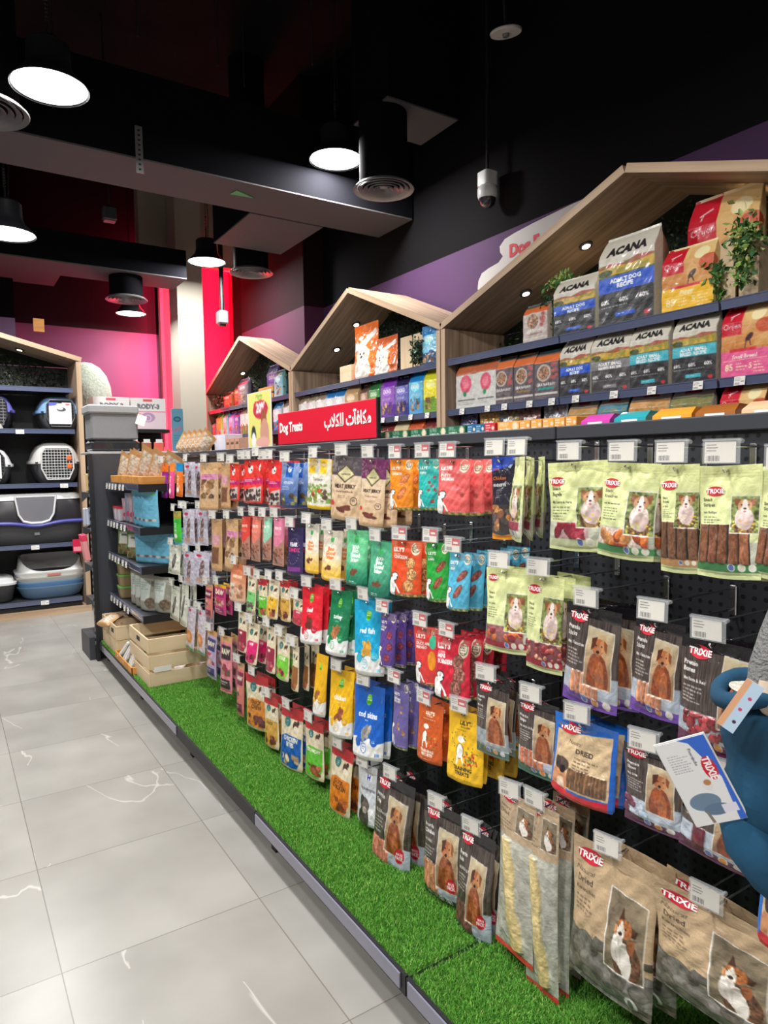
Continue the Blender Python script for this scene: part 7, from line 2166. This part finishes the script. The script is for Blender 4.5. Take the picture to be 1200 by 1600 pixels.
r = empty('pet_bed', (1.42, 8.40, 2.05)); tag(r, 'domed grey quilted pet bed behind the storage bin', 'pet bed')
MB().lathe([(.27, 0), (.28, .15), (.265, .30), (.225, .42), (.16, .51), (.08, .56), (.004, .575)], n=44).build('dome', mat('quilted_grey', (176, 184, 170), .9, bump=.8, bscale=40, var=.10, vscale=40), r, True)
MB().lathe([(.28, 0), (.29, .03), (.28, .06)], n=44, cap0=False, cap1=False).build('rim', mat('pale_rim', (190, 190, 180), .8), r, True)
tag(MB().box(1.12, 1.72, 8.10, 8.70, 0, 2.048).build('display_plinth', M_DARKER), 'dark plinth carrying the quilted pet bed', 'plinth')
def poster(c):
    H = c.H
    c.ell(.5, H * .25, .3, .22, (30, 80, 96)); c.ell(.5, H * .25, .2, .12, (70, 130, 150)); c.text('SALE', .5, H * .52, .26, (206, 90, 110), align='C', rot=-.5); c.copyblock(.2, H * .62, .8, 5, H * .06, (60, 110, 130), .7)
r = empty('hanging_poster', (2.18, 7.5, 1.60)); tag(r, 'narrow blue poster standing beside the beige column', 'poster')
card_panel('poster', .13, .46, 26, (96, 150, 176), poster, r); MB().box(-.01, .01, .002, .02, -1.6, .3).build('post', M_GREYPL, r); MB().box(-.1, .1, -.1, .1, -1.6, -1.58).build('foot', M_GREYPL, r)

# ================================================================ NEAR RIGHT EDGE: hanging dog coat
r = empty('dog_coat', (1.07, .560, .965)); tag(r, 'petrol blue fleece dog coat hanging at the right picture edge', 'dog coat')
M_TEAL = mat('petrol_fleece', (18, 66, 94), .9, bump=.5, bscale=14, var=.18, vscale=6)
M_FLEECE = mat('grey_fleece', (126, 126, 124), .95, bump=1.0, bscale=160)
m = MB()
rings = []
r_ = random.Random(4)
for z, a, b, cx, cy in ((-.13, .015, .02, .0, .0), (-.12, .05, .04, .0, .0), (-.06, .065, .055, .0, -.004), (-.005, .045, .045, .0, .0), (.03, .06, .06, .0, .004), (.075, .062, .062, 0, 0), (.10, .04, .05, 0, 0)):
    ring = []
    for i in range(40):
        t = 2 * PI * i / 40
        w = 1 + .10 * math.sin(3 * t + z * 40) + .05 * math.sin(7 * t - z * 60)
        ring.append((cx + b * w * math.cos(t), cy + a * w * math.sin(t), z))
    rings.append(ring)
m.rings(rings); o = m.build('body', M_TEAL, r, True); o.rotation_euler = (.10, 0, 0); o.modifiers.new('smooth', 'SUBSURF').render_levels = 2
col_r = []
for k in range(25):
    t = 2 * PI * k / 24; col_r.append((-.01 + .05 * math.cos(t), .062 * math.sin(t), .105 + .012 * math.sin(2 * t)))
MB().tube(col_r, .014, 10).build('collar', M_TEAL, r, True)
MB().lathe([(.002, .10), (.03, .098), (.045, .105), (.05, .112)], n=30).build('lining', mat('cream_fleece', (206, 200, 186), .95, bump=.8, bscale=120), r, True)
MB().tube([(-.03, -.02, .10), (-.02, -.025, .15), (.0, -.03, .20), (.02, -.035, .26)], [.030, .036, .036, .03], 16).build('fleece_roll', M_FLEECE, r, True)
MB().tube([(-.035, -.03, .09), (-.045, -.03, .11), (-.04, -.03, .14)], [.012, .02, .018], 12).build('inner_cuff', mat('beige_fleece', (206, 186, 164), .9), r, True)
m = MB().tube([(-.02, .02, -.10), (-.03, .0, -.13), (-.02, -.03, -.17), (-.0, -.05, -.20)], [.035, .04, .036, .03], 20); m.build('belly_flap', M_TEAL, r, True)
def coat_card(c):
    H = c.H
    c.poly([(.60, 0), (1, 0), (1, H), (.86, H), (.93, H * .5)], (52, 104, 206)); c.poly([(.45, 0), (1, 0), (1, .25), (.8, .2)], (52, 104, 206))
    c.ell(.80, H * .38, .13, .24, (206, 30, 50)); c.text('TRiXiE', .735, H * .245, .14, (250, 246, 246), rot=1.57, bold=.04, sx=.82)
    c.text('Fleecejacke', .57, H * .12, .055, (80, 80, 90), rot=1.57); c.copyblock(.12, H * .16, .52, 8, .05, (150, 152, 158), .7)
    c.ell(.40, H * .74, .30, .18, (110, 134, 158)); c.ell(.56, H * .84, .26, .12, (96, 120, 146)); c.ell(.60, H * .56, .10, .12, (226, 226, 226)); c.ell(.62, H * .53, .07, .06, (190, 130, 80)); c.line(.35, H * .86, .38, H * .97, .06, (130, 120, 110)); c.rect(.66, H * .80, .94, H * .90, (226, 224, 236))
r2 = empty('coat_card', (.985, .612, .93)); tag(r2, 'white and blue card tag hanging from the petrol dog coat', 'hang card')
p_ = card_panel('printed_card', .080, .140, 110, (232, 232, 232), coat_card, r2, th=.0015); p_.location = (0, 0, -.07)
MB().box(-.042, .042, .001, .003, -.072, .072, b=.0005).build('backing', M_WHITE, r2)
r2.rotation_euler = (rad(6), rad(-27), -PI / 2 + rad(24))
r3 = empty('coat_card', (.965, .538, 1.080)); tag(r3, 'small pale blue card with paw marks hanging before the grey fleece', 'hang card')
def c2(c): c.rect(0, 0, .5, c.H, (226, 170, 130)); c.rect(.35, 0, 1, c.H, (190, 214, 236)); c.ell(.7, c.H * .3, .1, .1, (206, 60, 110)); c.ell(.6, c.H * .55, .1, .1, (206, 60, 110)); c.ell(.7, c.H * .8, .1, .1, (60, 40, 60))
card_panel('printed_card', .026, .085, 30, (200, 214, 230), c2, r3, th=.0015).location = (0, 0, -.045); r3.rotation_euler = (0, rad(28), -PI / 2 + rad(20))
r4 = pouch('dried_blue', (1.16, .535, .80), rad(8), .8, 1.0); tag(r4, 'blue and red dog treat bag cut by the right edge, below the coat', 'treat bag', 'treat bags hanging in the third row')
